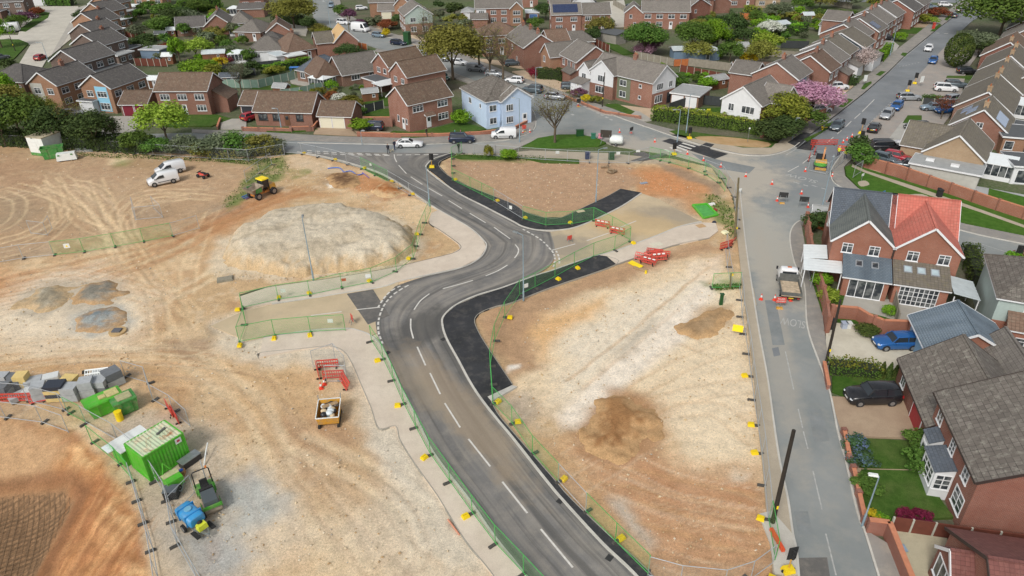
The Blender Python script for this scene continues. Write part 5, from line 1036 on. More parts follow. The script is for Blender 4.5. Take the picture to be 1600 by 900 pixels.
h=House('sage_house','sage green clad house with tiled bay and white windows at the right edge',street(1563,464,5),-24,0,'house',world=True);h.block(0,0,9,9,5.0,7.5,'hip','sage','weather');h.panel('f',0,9,0,2.5,'bright',t=.04,name='brickwork');h.block(1.2,-1.6,9,0,2.6,3.7,'mf','bright','brown',oh=.2);h.onroof('f',2.7,.7,1.2,.8,M_CONSGL,'skylight',frame=M_LEAD);h.win('f',3,3.5,1.6,1.1,2,2);h.win('f',7,3.5,1.6,1.1,2,2);h.win('f',1.6,.7,1.7,1.2,2,2,1);h.win('f',5,.7,1.7,1.2,2,2,1)
# ================================================================ vehicles
M_TYRE=plain('tyre_rubber',(.018,.018,.02),.85,0,.15,8);M_RIM=plain('wheel_rim',(.32,.33,.34),.35,.6,.05);M_CARGL=plain('car_glass',(.022,.028,.034),.06,0,.1,1,0,.7)
M_BLACKPL=plain('black_plastic',(.02,.02,.022),.55,0,.1,5);M_HEADL=plain('headlight_lens',(.55,.58,.6),.1,0,.05);M_TAILL=plain('tail_light_lens',(.35,.02,.02),.2,0,.05);M_PLATEY=plain('number_plate_yellow',(.7,.5,.03),.5,0,0);M_PLATEW=plain('number_plate_white',(.7,.7,.68),.5,0,0)
PAINTS={'white':(.72,.73,.74),'silver':(.36,.38,.40),'grey':(.12,.14,.155),'black':(.012,.013,.016),'navy':(.014,.025,.055),'blue':(.02,.12,.36),'red':(.36,.02,.035),'slate':(.10,.13,.15),'paleblue':(.20,.27,.33),'green':(.02,.07,.06),'dkred':(.2,.015,.02)}
CARS={'hatch':dict(L=4.2,W=1.78,H=1.48,hood=.93,waist=.95,cab=(-.78,-.28,1.62,2.0),tail=.98),'estate':dict(L=4.65,W=1.8,H=1.5,hood=.92,waist=.96,cab=(-.75,-.2,2.0,2.28),tail=1.0),'suv':dict(L=4.55,W=1.88,H=1.68,hood=1.05,waist=1.08,cab=(-.85,-.4,1.9,2.15),tail=1.1),'saloon':dict(L=4.7,W=1.83,H=1.42,hood=.9,waist=.94,cab=(-.7,0.05,1.1,1.95),tail=1.0),'mpv':dict(L=4.6,W=1.8,H=1.66,hood=1.0,waist=1.0,cab=(-1.15,-.5,1.95,2.2),tail=1.05),'small':dict(L=3.7,W=1.68,H=1.48,hood=.95,waist=.96,cab=(-.7,-.3,1.45,1.72),tail=.98)}
def wheel_set(parent,L,W,r,xs,w_=.21):
 tm,rm=cached(('wheel',r,w_),lambda:tuple(_mk(b,n,mt)for b,n,mt in((MB().tube([(0,-w_/2,0),(0,w_/2,0)],r,18),'tyre',M_TYRE),(MB().tube([(0,-w_/2-.008,0),(0,w_/2+.008,0)],r*.62,12),'rim',M_RIM))))
 for x in xs:
  for s in(-1,1):
   wh=place(tm,'wheel',parent,Matrix.Translation((x,s*(W/2-w_/2+.015),r)));place(rm,'rim',wh,Matrix.Identity(4))
def _mk(b,n,mt):
 o=b.build(n,mt,link=False);d=o.data;bpy.data.objects.remove(o);return d
def loft(sections,mat=0,m=None,close=True):
 m=m or MB();n=len(sections[0]);vs=[p for s in sections for p in s];fs=[]
 for i in range(len(sections)-1):
  for k in range(n):a=i*n+k;b=i*n+(k+1)%n;fs.append((a,b,b+n,a+n))
 m.add(vs,fs,mat,True)
 if close:m.add(sections[0],[tuple(range(n))[::-1]],mat);m.add(sections[-1],[tuple(range(n))],mat)
 return m
def car_meshes(kind):
 def mk():
  S=CARS[kind];L,W,H=S['L'],S['W'],S['H'];hl=L/2
  def ring(x,hw,zl,zt,cr=.10):
   return[(x,-hw*.96,zl),(x,-hw,zl+.18),(x,-hw,zt-.22),(x,-hw*.955,zt-.07),(x,-hw*.86,zt),(x,0,zt+.035),(x,hw*.86,zt),(x,hw*.955,zt-.07),(x,hw,zt-.22),(x,hw,zl+.18),(x,hw*.96,zl)]
  hw=W/2;hd,wa,tl=S['hood'],S['waist'],S['tail'];c0,c1,c2,c3=S['cab']
  sec=[ring(-hl,hw*.74,.32,.58),ring(-hl+.05,hw*.84,.26,.68),ring(-hl+.28,hw*.95,.2,hd-.13),ring(-hl+.75,hw,.2,hd-.04),ring(c0-.02,hw,.2,wa),ring(0,hw,.2,wa+.01),ring(c2-.1,hw,.2,wa+.02),ring(hl-.35,hw*.97,.22,tl),ring(hl-.07,hw*.88,.28,tl-.12),ring(hl,hw*.8,.34,tl-.3)]
  body=MB();loft(sec,0,body)
  zr=H;g=hw*.86;t=hw*.70
  def cs(x,w2,z):return[(x,-w2,z-.03),(x,-w2*.85,z+.02),(x,0,z+.04),(x,w2*.85,z+.02),(x,w2,z-.03),(x,w2,z-.06),(x,-w2,z-.06)]
  loft([cs(c1-.06,t*.96,zr-.07),cs(c1+.12,t,zr-.03),cs((c1+c2)/2+.1,t,zr),cs(c2-.1,t*.97,zr-.03),cs(c2+.05,t*.93,zr-.08)],0,body)
  for s in(-1,1):
   body.beam((c0,s*g,wa),(c1,s*t,zr-.06),.07,.07);body.beam((c3,s*g*.97,wa+.02),(c2,s*t*.95,zr-.08),.14,.08);xm=(c1+c2)/2;body.beam((xm+.05,s*g*1.0,wa),(xm+.02,s*t,zr-.04),.08,.05);body.box(-.35 if kind!='small' else-.25,s*(hw+.09)-.09,wa-.02,-.2 if kind!='small' else-.1,s*(hw+.09)+.09,wa+.12)if False else None
  me_b=_mk(body,'body',None)if False else body
  gl=MB();gl.add([(c0+.0,-g,wa),(c0,g,wa),(c3,g*.97,wa+.02),(c3,-g*.97,wa+.02),(c1,-t*.985,zr-.06),(c1,t*.985,zr-.06),(c2,t*.96,zr-.07),(c2,-t*.96,zr-.07)],[(0,4,5,1),(1,5,6,2),(2,6,7,3),(3,7,4,0)])
  tr=MB();tr.box(-hl-.015,-hw*.62,.3,-hl+.12,hw*.62,.48).box(hl-.12,-hw*.6,.33,hl+.015,hw*.6,.5)
  for x in(-L*.31,L*.30):
   for s in(-1,1):tr.tube([(x,s*(hw-.16),.33),(x,s*(hw+.006),.33)],.375,16)
  hlm=MB().ell((-hl+.2,0,.66),(.2,.2,.085),8,5);tlm=MB().box(-.06,-.13,-.13,.05,.13,.13)
  mir=MB().ell((0,0,0),(.07,.12,.085),8,5)
  pf=MB().box(-hl-.022,-.26,.42,-hl-.008,.26,.53);pr=MB().box(hl+.006,-.26,.6,hl+.02,.26,.71)
  return{'body':body,'glass':gl,'trim':tr,'hl':hlm,'tl':tlm,'mir':mir,'pf':pf,'pr':pr}
 return cached(('cm',kind),mk)
def car(px,py,head,kind,col,label,group=None,z=.07,world=None,name='parked_car',cat='car',sc=1.0):
 S=CARS[kind];g=world or P(px,py,z);e=thing(name,label,cat,(*g,z),R(head+180),group);K=car_meshes(kind)
 def me(k,mt,nm):return cached(('cme',kind,k,mt.name),lambda:_mk(K[k],nm,mt))
 M0=Matrix.Identity(4);pt=paint(col,PAINTS[col],.25,.3 if col in('silver','grey','slate','navy','blue','paleblue')else 0)
 place(me('body',pt,'body'),'body',e,M0);place(me('glass',M_CARGL,'windows'),'windows',e,M0);place(me('trim',M_BLACKPL,'trim'),'trim',e,M0)
 hl,hw=S['L']/2,S['W']/2
 for s in(-1,1):
  place(me('hl',M_HEADL,'headlight'),'headlight',e,Matrix.Translation((-.02,s*hw*.68,0)));place(me('tl',M_TAILL,'tail_light'),'tail_light',e,Matrix.Translation((hl-.045,s*hw*.74,S['tail']-.2)))
  place(me('mir',pt,'mirror'),'mirror',e,Matrix.Translation((S['cab'][0]+.28,s*(hw+.07),S['waist']+.03)))
 place(me('pf',M_PLATEW,'number_plate'),'number_plate',e,M0);place(me('pr',M_PLATEY,'number_plate'),'number_plate',e,M0)
 wheel_set(e,S['L'],S['W'],.325,(-S['L']*.31,S['L']*.30));e.scale=(sc,sc,sc);return e
for a in[(1398,541,180,'hatch','blue','bright blue hatchback on the cream driveway by the slate roofed garage'),(1361,625,180,'suv','black','black sport utility car on the brown driveway by the red garage door'),(1307,201,233,'hatch','slate','dark grey hatchback driving down the far road towards the junction'),(1365,204,54,'hatch','black','black hatchback seen from behind beside the tall black traffic light'),(1385,183,232,'estate','silver','pale silver car facing down the hill in the roadside lay by'),(1400,170,232,'hatch','blue','blue car close behind the pale silver one in the lay by'),(1420,156,-4,'estate','silver','grey estate car parked across the lay by at the end of the hedge'),(1477,142,-16,'suv','white','white car with an open looking door behind the low hedge'),(1494,136,-20,'estate','slate','grey blue car just beyond the white one behind the low hedge'),(1482,161,200,'suv','silver','silver sport utility car parked close under the terrace roofs'),(1456,172,170,'hatch','paleblue','pale blue car behind the thin bare shrub'),(1475,176,190,'small','blue','small blue car beside the yellow cover by the terrace'),(1432,202,175,'hatch','black','black car half under the garage roof on the grey forecourt'),(1415,229,175,'estate','white','white car on the forecourt behind the black pickup'),(1382,253,-48,'hatch','slate','dark grey hatchback parked beside the red car'),(1401,250,-40,'hatch','red','red hatchback between the grey hatchback and the terrace house'),(1419,264,150,'mpv','grey','small dark grey car against the brick wall by the flat roof'),(1512,115,-8,'estate','black','black car on the drive beyond the grassy strip'),(1450,79,236,'hatch','white','white car driving down the middle of the far road'),(1457,98,236,'hatch','blue','dark blue car driving down the far road behind the white one'),(1491,27,54,'hatch','slate','dark car driving away beside the big oak'),(1498,18,54,'hatch','silver','silver car ahead of the dark one beside the big oak'),(1383,62,-10,'suv','black','black sport utility car on the grey drive beside the far road'),(1410,38,-5,'estate','black','black car on the drive by the green lawn at the top of the far road'),(1445,30,-5,'estate','dkred','dark red car on the drive near the top of the far road'),(1452,13,-5,'estate','paleblue','pale blue car behind the brown bush at the top of the far road'),(1476,10,-10,'hatch','white','white car at the topmost drive of the far road'),(1308,140,10,'suv','white','white car on the pale drive behind the pink blossom tree'),(1281,175,10,'hatch','white','white car nosing out from under the pink blossom tree'),(1320,118,5,'mpv','white','white car roof showing over the dark trimmed hedge'),(581,203,175,'mpv','navy','dark blue people carrier on the paved drive by the cream garages'),(722,222,0,'suv','navy','dark blue sport utility car on the old road by the low brick wall'),(640,229,0,'saloon','white','white saloon on the old road beside two people with a dog'),(518,11,280,'suv','paleblue','blue grey car at the top of the curving road'),(537,38,-30,'suv','white','white car ahead of the tall white van on the curving road'),(592,58,-28,'hatch','paleblue','pale silver blue car following the tall white van'),(623,70,-26,'estate','navy','dark blue estate car at the end of the queue by the green kiosk'),(718,101,-20,'hatch','white','white car passing behind the budding oak trunk'),(690,95,-20,'hatch','silver','silver car glimpsed left of the budding oak trunk'),(772,119,-18,'hatch','silver','silver car between the people carrier and the blue house'),(804,129,160,'hatch','white','white car passing the roof of the blue house'),(832,144,155,'suv','slate','dark grey car on the road in front of the tall brick gable'),(867,155,-20,'hatch','silver','silver car behind the branches of the island tree'),(893,139,-5,'estate','slate','dark grey car on the drive below the brick gable'),(912,133,60,'hatch','navy','dark blue car between the brick gable and the white gable'),(801,102,10,'hatch','slate','dark car on the drive behind the right hand bare trees'),(693,124,-60,'small','green','dark green car beside the brown roofed red brick house'),(730,82,0,'hatch','grey','grey car in the gap of the budding oak crown'),(64,93,95,'hatch','red','red car parked at the end of the pale concrete road'),(51,29,10,'small','white','white car nose showing between the hedge and garage top left'),(393,186,60,'hatch','red','red car on the drive in front of the dark garage doors'),(114,181,20,'hatch','silver','silver car glimpsed through the boundary trees'),(95,183,20,'hatch','slate','dark car behind the silver one through the boundary trees'),(2,93,60,'hatch','grey','grey car cut by the left edge below the green'),(929,8,0,'hatch','black','black car beside the white bungalow on the pale cul de sac'),(986,13,30,'hatch','slate','dark car by the fence at the top right of the pale cul de sac'),(565,15,15,'hatch','white','white car on the drive by the purple leaved shrubs')]:
 car(*a[:5],a[5])
def box_loft(m,prof,hw,shape=((1,0),(1,1)),mat=0):pass
def van(px,py,head,L,W,H,label,small=True,logo=None,world=None,z=.07,name='white_van',colr='white'):
 """panel van: nose at -x"""
 g=world or P(px,py,z);e=thing(name,label,'van',(*g,z),R(head+180));hw=W/2;hl=L/2;pt=paint(colr,PAINTS[colr],.3)
 hb=1.05 if small else 1.2;xw=-hl+(.75 if small else.55);xr=-hl+(1.65 if small else 1.35)
 def ring(x,a,zl,zt,tw=.9):return[(x,-a*.97,zl),(x,-a,zl+.3),(x,-a,min(1.15,zt*.6+.2)),(x,-a*tw,zt-.12),(x,-a*tw*.88,zt),(x,a*tw*.88,zt),(x,a*tw,zt-.12),(x,a,min(1.15,zt*.6+.2)),(x,a,zl+.3),(x,a*.97,zl)]
 b=MB();loft([ring(-hl,hw*.78,.35,.72,1),ring(-hl+.1,hw*.9,.25,hb-.14,1),ring(-hl+.35,hw,.22,hb-.04,.98),ring(xw,hw,.2,hb+.06,.97),ring(xr,hw,.2,H-.07,.88),ring(xr+.5,hw,.2,H,.88),ring(hl-.25,hw,.2,H-.01,.88),ring(hl,hw*.97,.26,H-.14,.86)],0,b);b.build('body',pt,e)
 gl=MB();s0=.955
 gl.add([(xw+.02,-hw*.84,hb+.115),(xw+.02,hw*.84,hb+.115),(xr-.1,hw*.72,H-.18),(xr-.1,-hw*.72,H-.18)],[(0,1,2,3)]);o=gl.build('windscreen',M_CARGL,e);o.location=(-.03,0,.035)
 for s in(-1,1):
  g2=MB();g2.add([(xw+.28,s*(hw+.012),hb+.02),(xr+.75,s*(hw+.012),hb+.02),(xr+.68,s*(hw*.915+.012),H-.28),(xr+.05,s*(hw*.925+.012),H-.32)],[(0,1,2,3)if s<0 else(3,2,1,0)]);g2.build('side_window',M_CARGL,e)
  MB().ell((-hl+.16,s*hw*.74,.78),(.14,.17,.1),8,5).build('headlight',M_HEADL,e);MB().box(hl-.05,s*hw*.87-.06,.7,hl+.02,s*hw*.87+.06,1.3).build('tail_light',M_TAILL,e);MB().ell((xw+.25,s*(hw+.12),hb+.1),(.08,.11,.14),8,5).build('mirror',M_BLACKPL,e)
  MB().box(xr-.3,s*(hw+.004)-.01,.52,hl-.4,s*(hw+.004)+.01,.62).build('side_strip',M_BLACKPL,e)
 t=MB();t.box(-hl-.03,-hw*.8,.24,-hl+.2,hw*.8,.45).box(hl-.15,-hw*.9,.26,hl+.06,hw*.9,.5)
 for x in(-L*.32,L*.29):
  for s in(-1,1):t.tube([(x,s*(hw-.16),.33),(x,s*(hw+.006),.33)],.39,16)
 t.build('trim',M_BLACKPL,e);MB().box(hl+.06,-.26,.55,hl+.075,.26,.66).build('number_plate',M_PLATEY,e);wheel_set(e,L,W,.33,(-L*.32,L*.29))
 if logo:
  mt=plain('teal_lettering',hx('4fb0a0'),.5,0,0)
  for s in(-1,1):
   o=letters(logo,.42,'lettering',mt,e,(hl-1.35,s*(hw*.955),1.38),(R(90-6 if s<0 else 90-6),0,0 if s<0 else math.pi))
 return e
van(787,215,180,4.4,1.83,1.85,'small white van on the old road in front of the blue house',world=None)
van(564,49,-32,5.9,2.05,2.6,'tall white panel van on the curving road among the cars',small=False)
van(745,111,-24,4.6,1.85,1.85,'silver people carrier van beside the bare tree trunks',colr='silver',name='silver_van')
van(256,286,214,4.4,1.83,1.85,'nearer of two white vans side by side on the soil',logo=None)
van(267,270,216,4.4,1.83,1.85,'further of two white vans side by side on the soil',logo=None)
def pickup(px,py,head,label):
 g=P(px,py,.07);e=thing('black_pickup',label,'pickup truck',(*g,.07),R(head+180));pt=paint('black',PAINTS['black']);L,W=5.2,1.85;hw=W/2
 def ring(x,a,zl,zt):return[(x,-a,zl),(x,-a,zt-.15),(x,-a*.9,zt),(x,a*.9,zt),(x,a,zt-.15),(x,a,zl)]
 loft([ring(-2.6,hw*.85,.45,.85),ring(-2.45,hw*.95,.35,1.02),ring(-1.2,hw,.35,1.12),ring(2.5,hw,.4,1.12),ring(2.6,hw*.95,.45,1.05)],0,MB()).build('body',pt,e)
 loft([ring(-.75,hw*.84,1.0,1.68),ring(-.3,hw*.84,1.0,1.78),ring(2.3,hw*.84,1.0,1.78),ring(2.5,hw*.82,1.0,1.6)],0,MB()).build('hard_top',pt,e)
 m=MB();m.add([(-1.25,-hw*.86,1.1),(-1.25,hw*.86,1.1),(-.7,hw*.74,1.66),(-.7,-hw*.74,1.66)],[(0,1,2,3)]);m.box(-.5,-hw*.86,1.2,2.1,hw*.86,1.6);m.build('windows',M_CARGL,e)
 MB().box(-1.0,-hw*.8,1.77,2.2,-hw*.76,1.85).box(-1.0,hw*.76,1.77,2.2,hw*.8,1.85).build('roof_rail',M_RIM,e);wheel_set(e,L,W,.38,(-1.65,1.55),.25)
 for s in(-1,1):MB().box(-2.62,s*.7-.18,.7,-2.5,s*.7+.18,.88).build('headlight',M_HEADL,e)
pickup(1385,235,-4,'black pickup with a hard top parked on the red paved forecourt')
def tipper(px,py,head):
 g=P(px,py,.07);e=thing('tipper_truck','white cabbed tipper truck with a dusty load bed parked on the near street','truck',(*g,.07),R(head+180));hw=.98;pt=paint('white',PAINTS['white'])
 def ring(x,a,zl,zt,tw=.88):return[(x,-a,zl),(x,-a,1.2),(x,-a*tw,zt-.1),(x,-a*tw*.9,zt),(x,a*tw*.9,zt),(x,a*tw,zt-.1),(x,a,1.2),(x,a,zl)]
 loft([ring(-2.85,hw*.85,.4,1.0,1),ring(-2.6,hw*.97,.35,1.15,1),ring(-2.2,hw,.35,1.3,.98),ring(-1.55,hw,.35,2.1),ring(-1.3,hw,.35,2.2),ring(-.55,hw,.35,2.2),ring(-.5,hw*.97,.4,2.1)],0,MB()).build('cab',pt,e)
 MB().box(-.51,-hw*.75,1.5,-.485,hw*.75,1.95).build('rear_window',M_CARGL,e);MB().add([(-2.2,-hw*.8,1.35),(-2.2,hw*.8,1.35),(-1.62,hw*.72,2.06),(-1.62,-hw*.72,2.06)],[(0,1,2,3)]).build('windscreen',M_CARGL,e)
 M_BED=plain('dusty_bed',hx('b7a58c'),.9,0,.3,2.5,.3);M_GREYP=plain('grey_steel_side',hx('5d5f5c'),.7,0,.2,3)
 MB().box(-.4,-1.02,.72,2.85,1.02,.84).build('load_bed',M_BED,e)
 for n,b in(('side_board',(-.4,-1.06,.84,2.85,-1.0,1.22)),('side_board',(-.4,1.0,.84,2.85,1.06,1.22)),('tailgate',(2.82,-1.0,.84,2.88,1.0,1.22)),('headboard',(-.42,-1.0,.84,-.36,1.0,1.75))):MB().box(*b).build(n,M_GREYP,e)
 MB().box(2.6,-.9,.42,2.8,.9,.58).build('rear_bar',M_BLACKPL,e);MB().box(2.8,-.26,.45,2.82,.26,.56).build('number_plate',M_PLATEY,e)
 for s in(-1,1):MB().box(2.8,s*.75-.13,.45,2.84,s*.75+.13,.57).build('tail_light',M_TAILL,e);MB().box(-2.1,s*1.12-.09,1.4,-1.98,s*1.12+.09,1.75).build('mirror',M_BLACKPL,e)
 MB().box(-1.15,-.22,2.2,-1.0,.22,2.3).build('beacon',plain('amber_lens',(.5,.12,.02),.3,0,0),e);wheel_set(e,5.6,2.0,.36,(-1.85,1.6),.26)
tipper(1230,452,77)
g=P(15,50);e=thing('motorhome','white motorhome parked under the willow at the left edge','motorhome',(*g,0),R(20));loft([[(x,-1.1*s,.4),(x,-1.1*s,z-.2),(x,-.95*s,z),(x,.95*s,z),(x,1.1*s,z-.2),(x,1.1*s,.4)]for x,s,z in((-3,.85,1.3),(-2.6,.95,1.7),(-2.1,1,2.7),(2.8,1,2.75),(3,.95,2.6))],0,MB()).build('body',paint('white',PAINTS['white']),e);MB().box(-1.6,-1.13,1.4,-.4,-1.1,2.0).box(.6,-1.13,1.4,1.9,-1.1,2.0).build('side_window',M_CARGL,e);wheel_set(e,6,2.2,.34,(-1.9,1.7))
M_YEL=plain('plant_yellow',hx('d39a22'),.5,0,.12,2,dirt=.6);M_YEL2=plain('bright_yellow',hx('f0d21c'),.5,0,.08,2);M_GRN=plain('plant_green',hx('3a9a22'),.5,0,.1,2,dirt=.5);M_BGRN=plain('container_green',hx('48b41e'),.5,0,.12,1.2,dirt=.28);M_SGRN=plain('skip_green',hx('2f8c38'),.6,0,.18,2,dirt=.45)
M_STEEL=plain('galvanised_steel',hx('8f9596'),.45,.5,.15,4);M_DIRTY=plain('dirty_steel',hx('9a8d7c'),.8,.1,.3,2.5,.2);M_ORANGE=plain('plant_orange',hx('c97a22'),.55,0,.12,2,dirt=.6);M_WHITEM=plain('white_metal',hx('dfe3e0'),.5,0,.06,2,dirt=.12);M_RED=plain('barrier_red',hx('cc3a30'),.55,0,.12,3,dirt=.3);M_BLK=plain('black_rubber',(.02,.02,.02),.8,0,.15,5);M_WOOD=plain('old_timber',hx('a58a68'),.85,0,.2,4);M_GREYC=plain('concrete_grey',hx('a5a7a6'),.9,0,.12,3)
def dumper(px,py,head):
 g=P(px,py);e=thing('site_dumper','yellow topped site dumper with a dirty skip, by the tall grass','dumper',(*g,0),R(head+180))
 m=MB();a=[(-2.3,-1.15,1.75),(-2.3,1.15,1.75),(-.15,1.05,1.95),(-.15,-1.05,1.95)];b=[(-1.9,-.8,1.0),(-1.9,.8,1.0),(-.35,.75,.95),(-.35,-.75,.95)]
 for i in range(4):j=(i+1)%4;m.quad(a[i],a[j],b[j],b[i]);m.quad(*[tuple(Vector(q)*.96+Vector((-.045,0,.05)))for q in(b[i],b[j],a[j],a[i])])
 m.quad(*b);m.quad(*[tuple(Vector(q)+Vector((0,0,.06)))for q in b[::-1]]);m.build('skip',M_DIRTY,e);MB().box(-1.6,.95,1.1,-.6,1.07,1.75).box(-1.6,-1.07,1.1,-.6,-.95,1.75).build('skip_side_panel',M_SGRN,e)
 MB().box(-1.6,-.45,.5,.1,.45,.85).box(.1,-.5,.5,2.0,.5,.8).build('chassis',M_ORANGE,e);MB().box(1.05,-.7,.8,2.15,.7,1.55,taper=.08).build('engine_cover',M_YEL,e)
 m=MB()
 for x,y in((.05,-.6),(.05,.6),(1.0,-.6),(1.0,.6)):m.box(x-.05,y-.05,.8,x+.05,y+.05,2.5)
 m.build('cab_frame',M_BLK,e);MB().box(.04,-.56,1.2,.06,.56,2.45).box(.1,-.61,1.3,.95,-.59,2.45).box(.1,.59,1.3,.95,.61,2.45).build('cab_glass',M_CARGL,e)
 MB().box(-.1,-.75,2.5,1.15,.75,2.66,taper=.06).build('cab_roof',M_YEL2,e);MB().box(.5,-.25,.9,.9,.25,1.5).build('seat',M_BLK,e);wheel_set(e,3,2.1,.52,(-1.25,1.45),.42)
dumper(410,306,235)
def excavator(px,py,head):
 g=P(px,py,.07);e=thing('mini_excavator','green and yellow mini excavator digging in the junction behind barriers','excavator',(*g,.07),R(head))
 for s in(-1,1):MB().side([(-1.1,.0),(1.1,.0),(1.3,.25),(1.1,.5),(-1.1,.5),(-1.3,.25)],s*.75-.2,s*.75+.2).build('track',M_BLK,e)
 MB().box(-.7,-.9,.2,.7,.9,.5).build('undercarriage',M_BLK,e);up=MB();up.prism([(.95*math.cos(R(a))*1.0,.95*math.sin(R(a)))for a in range(0,360,20)],.52,1.0);up.build('counterweight',M_BGRN,e);MB().box(-.85,-.75,1.0,.85,.3,1.35,taper=.08).build('engine_cover',M_YEL,e)
 m=MB()
 for x,y in((-.75,-.1),(-.05,-.1),(-.75,.85),(-.05,.85)):m.box(x-.05,y-.05,1.0,x+.05,y+.05,2.35)
 m.build('cab_frame',M_BLK,e);MB().box(-.72,-.08,1.1,-.08,.83,2.33).build('cab_glass',M_CARGL,e);MB().box(-.85,-.2,2.35,.05,.95,2.45).build('cab_roof',M_STEEL,e)
 b=MB();b.beam((.25,.75,1.0),(.35,1.7,2.4),.25,.3);b.beam((.35,1.65,2.4),(.45,2.9,2.3),.22,.26);b.build('boom',M_ORANGE,e);MB().beam((.45,2.85,2.4),(.5,3.3,1.0),.18,.22).build('dipper',M_YEL,e);MB().side([(2.95,.6),(3.5,1.05),(3.55,.7),(3.2,.3)],.2,.8).build('bucket',M_BLK,e)
 MB().box(-.8,-1.5,.1,.8,-1.4,.5).build('dozer_blade',M_YEL,e)
excavator(1281,262,-20)
def roller(px,py,head):
 g=P(px,py);e=thing('tandem_roller','green ride on roller with black roll bar beside the blue water bowser','roller',(*g,0),R(head))
 for y in(-1.0,1.0):MB().tube([(-.62,y,.42),(.62,y,.42)],.42,24).build('drum',M_DIRTY,e)
 MB().box(-.7,-1.35,.5,-.63,-.6,.85).box(.63,-1.35,.5,.7,-.6,.85).box(-.68,-1.5,.75,.68,-1.38,1.0).box(-.7,.6,.4,-.63,1.5,.9).box(.63,.6,.4,.7,1.5,.9).build('drum_frame',M_GRN,e)
 MB().box(-.52,-1.35,.85,.52,.1,1.3,taper=.06).build('bonnet',plain('dark_grey_bonnet',hx('4d5558'),.5,0,.1,2),e);MB().box(-.6,.1,.6,.6,1.45,.95).build('body',M_GRN,e);MB().box(-.3,.45,.95,.3,.95,1.15).box(-.28,.9,1.1,.28,1.05,1.6).build('seat',M_BLK,e)
 MB().box(-.5,.12,.95,.5,.35,1.35).build('console',M_BLK,e);MB().tube([(0,.35,1.2),(0,.48,1.45)],.03).tube([(math.cos(a*.5236)*.18,.48+.05*math.sin(a*.5236),1.45+.16*math.sin(a*.5236))for a in range(13)],.018,5).build('steering_wheel',M_BLK,e)
 MB().tube([(-.62,1.1,.9),(-.6,1.1,2.3),(-.5,1.1,2.42),(.5,1.1,2.42),(.6,1.1,2.3),(.62,1.1,.9)],.045,8).build('roll_bar',M_BLK,e);MB().cyl(.45,1.1,2.46,2.6,.07,n=10).build('beacon',plain('orange_lens',(.7,.2,.03),.3,0,0),e)
roller(329,785,33)
def bowser(px,py,head):
 g=P(px,py);e=thing('water_bowser','sky blue water bowser trailer with a pump, left of the roller','water bowser',(*g,0),R(head))
 m=MB();
 def ring(x,s):return[(x,.62*s*math.copysign(abs(math.cos(a))**.45,math.cos(a)),.98+.42*s*math.copysign(abs(math.sin(a))**.45,math.sin(a)))for a in[2*math.pi*i/20 for i in range(20)]]
 loft([ring(-1.0,.8),ring(-.92,.97),ring(.92,.97),ring(1.0,.8)],0,m).build('tank',plain('sky_blue_plastic',hx('2f98d4'),.45,0,.06,2,dirt=.3),e)
 for x in(-.5,.5):MB().box(x-.04,-.64,.5,x+.04,.64,1.44).build('strap',plain('blue_band',hx('2a86c4'),.5,0,.05),e)
 MB().cyl(-.1,0,1.4,1.48,.26,n=16).build('lid',plain('pale_blue_lid',hx('6fa8c4'),.5,0,.05),e);MB().box(-1.1,-.5,.42,1.2,-.42,.52).box(-1.1,.42,.42,1.2,.5,.52).beam((1.15,-.45,.47),(2.3,0,.47),.08,.08).beam((1.15,.45,.47),(2.3,0,.47),.08,.08).build('chassis',M_STEEL,e)
 MB().box(1.15,-.35,.52,1.65,.35,.95,taper=.04).build('pump',plain('lime_pump',hx('cfd63a'),.5,0,.1),e);MB().ell((1.25,0,1.0),(.15,.2,.12),8,5).build('pump_engine',M_BLK,e);MB().box(1.0,-.75,.3,1.9,-.42,.36).box(1.0,.42,.3,1.9,.75,.36).build('mudguard',M_BLK,e)
 wheel_set(e,2,1.7,.32,(0.2,),.18);MB().tube([(2.1,0,.47),(2.1,0,0)],.03).build('jockey_leg',M_STEEL,e)
 letters('H2O',.22,'lettering',M_WHITEM,e,(-.1,-.35,1.425),(0,0,0))if False else None
bowser(302,818,-38)
def skipbox(name,label,px,py,head,L,W,Ht,mat,cat='skip',taper=.35,load=None,z=0,lid=None):
 g=P(px,py);e=thing(name,label,cat,(*g,z),R(head));m=MB();t=taper
 a=[(-L/2,-W/2,Ht),(L/2,-W/2,Ht),(L/2,W/2,Ht),(-L/2,W/2,Ht)];b=[(-L/2+t,-W/2+t*.3,.05),(L/2-t,-W/2+t*.3,.05),(L/2-t,W/2-t*.3,.05),(-L/2+t,W/2-t*.3,.05)]
 for i in range(4):
  j=(i+1)%4;m.quad(b[i],b[j],a[j],a[i]);ai=[Vector((p[0]*.96,p[1]*.93,p[2]))for p in(a[i],a[j])];bi=[Vector((p[0]*.95,p[1]*.92,p[2]+.06))for p in(b[i],b[j])];m.quad(bi[1],bi[0],ai[0],ai[1]);m.quad(a[i],a[j],ai[1],ai[0])
 m.quad(*b[::-1]);m.quad(*[(p[0]*.95,p[1]*.92,.11)for p in b])
 m.build('skip_body',mat,e)
 r_=MB()
 for i in range(4):r_.beam(a[i],a[(i+1)%4],.09,.1)
 for s in(-1,1):
  for x in(-L*.22,L*.22):r_.beam((x,s*(W/2+.02),Ht),(x,s*(W/2-t*.3+.02),.1),.1,.06)
 r_.build('rim',mat,e)
 return e
e=skipbox('green_skip','lidded bright green skip with boards on top, at the end of the paving stacks',167,640,42,3.0,1.7,1.35,M_BGRN,taper=.3);MB().box(-1.45,-.8,1.36,1.45,.8,1.44).build('lid',M_BGRN,e);MB().box(.3,-.5,1.45,1.3,.6,1.52).box(-.3,-.35,1.45,.25,.2,1.56).build('board',plain('pale_board',hx('bdb37a'),.8,0,.2,4),e)
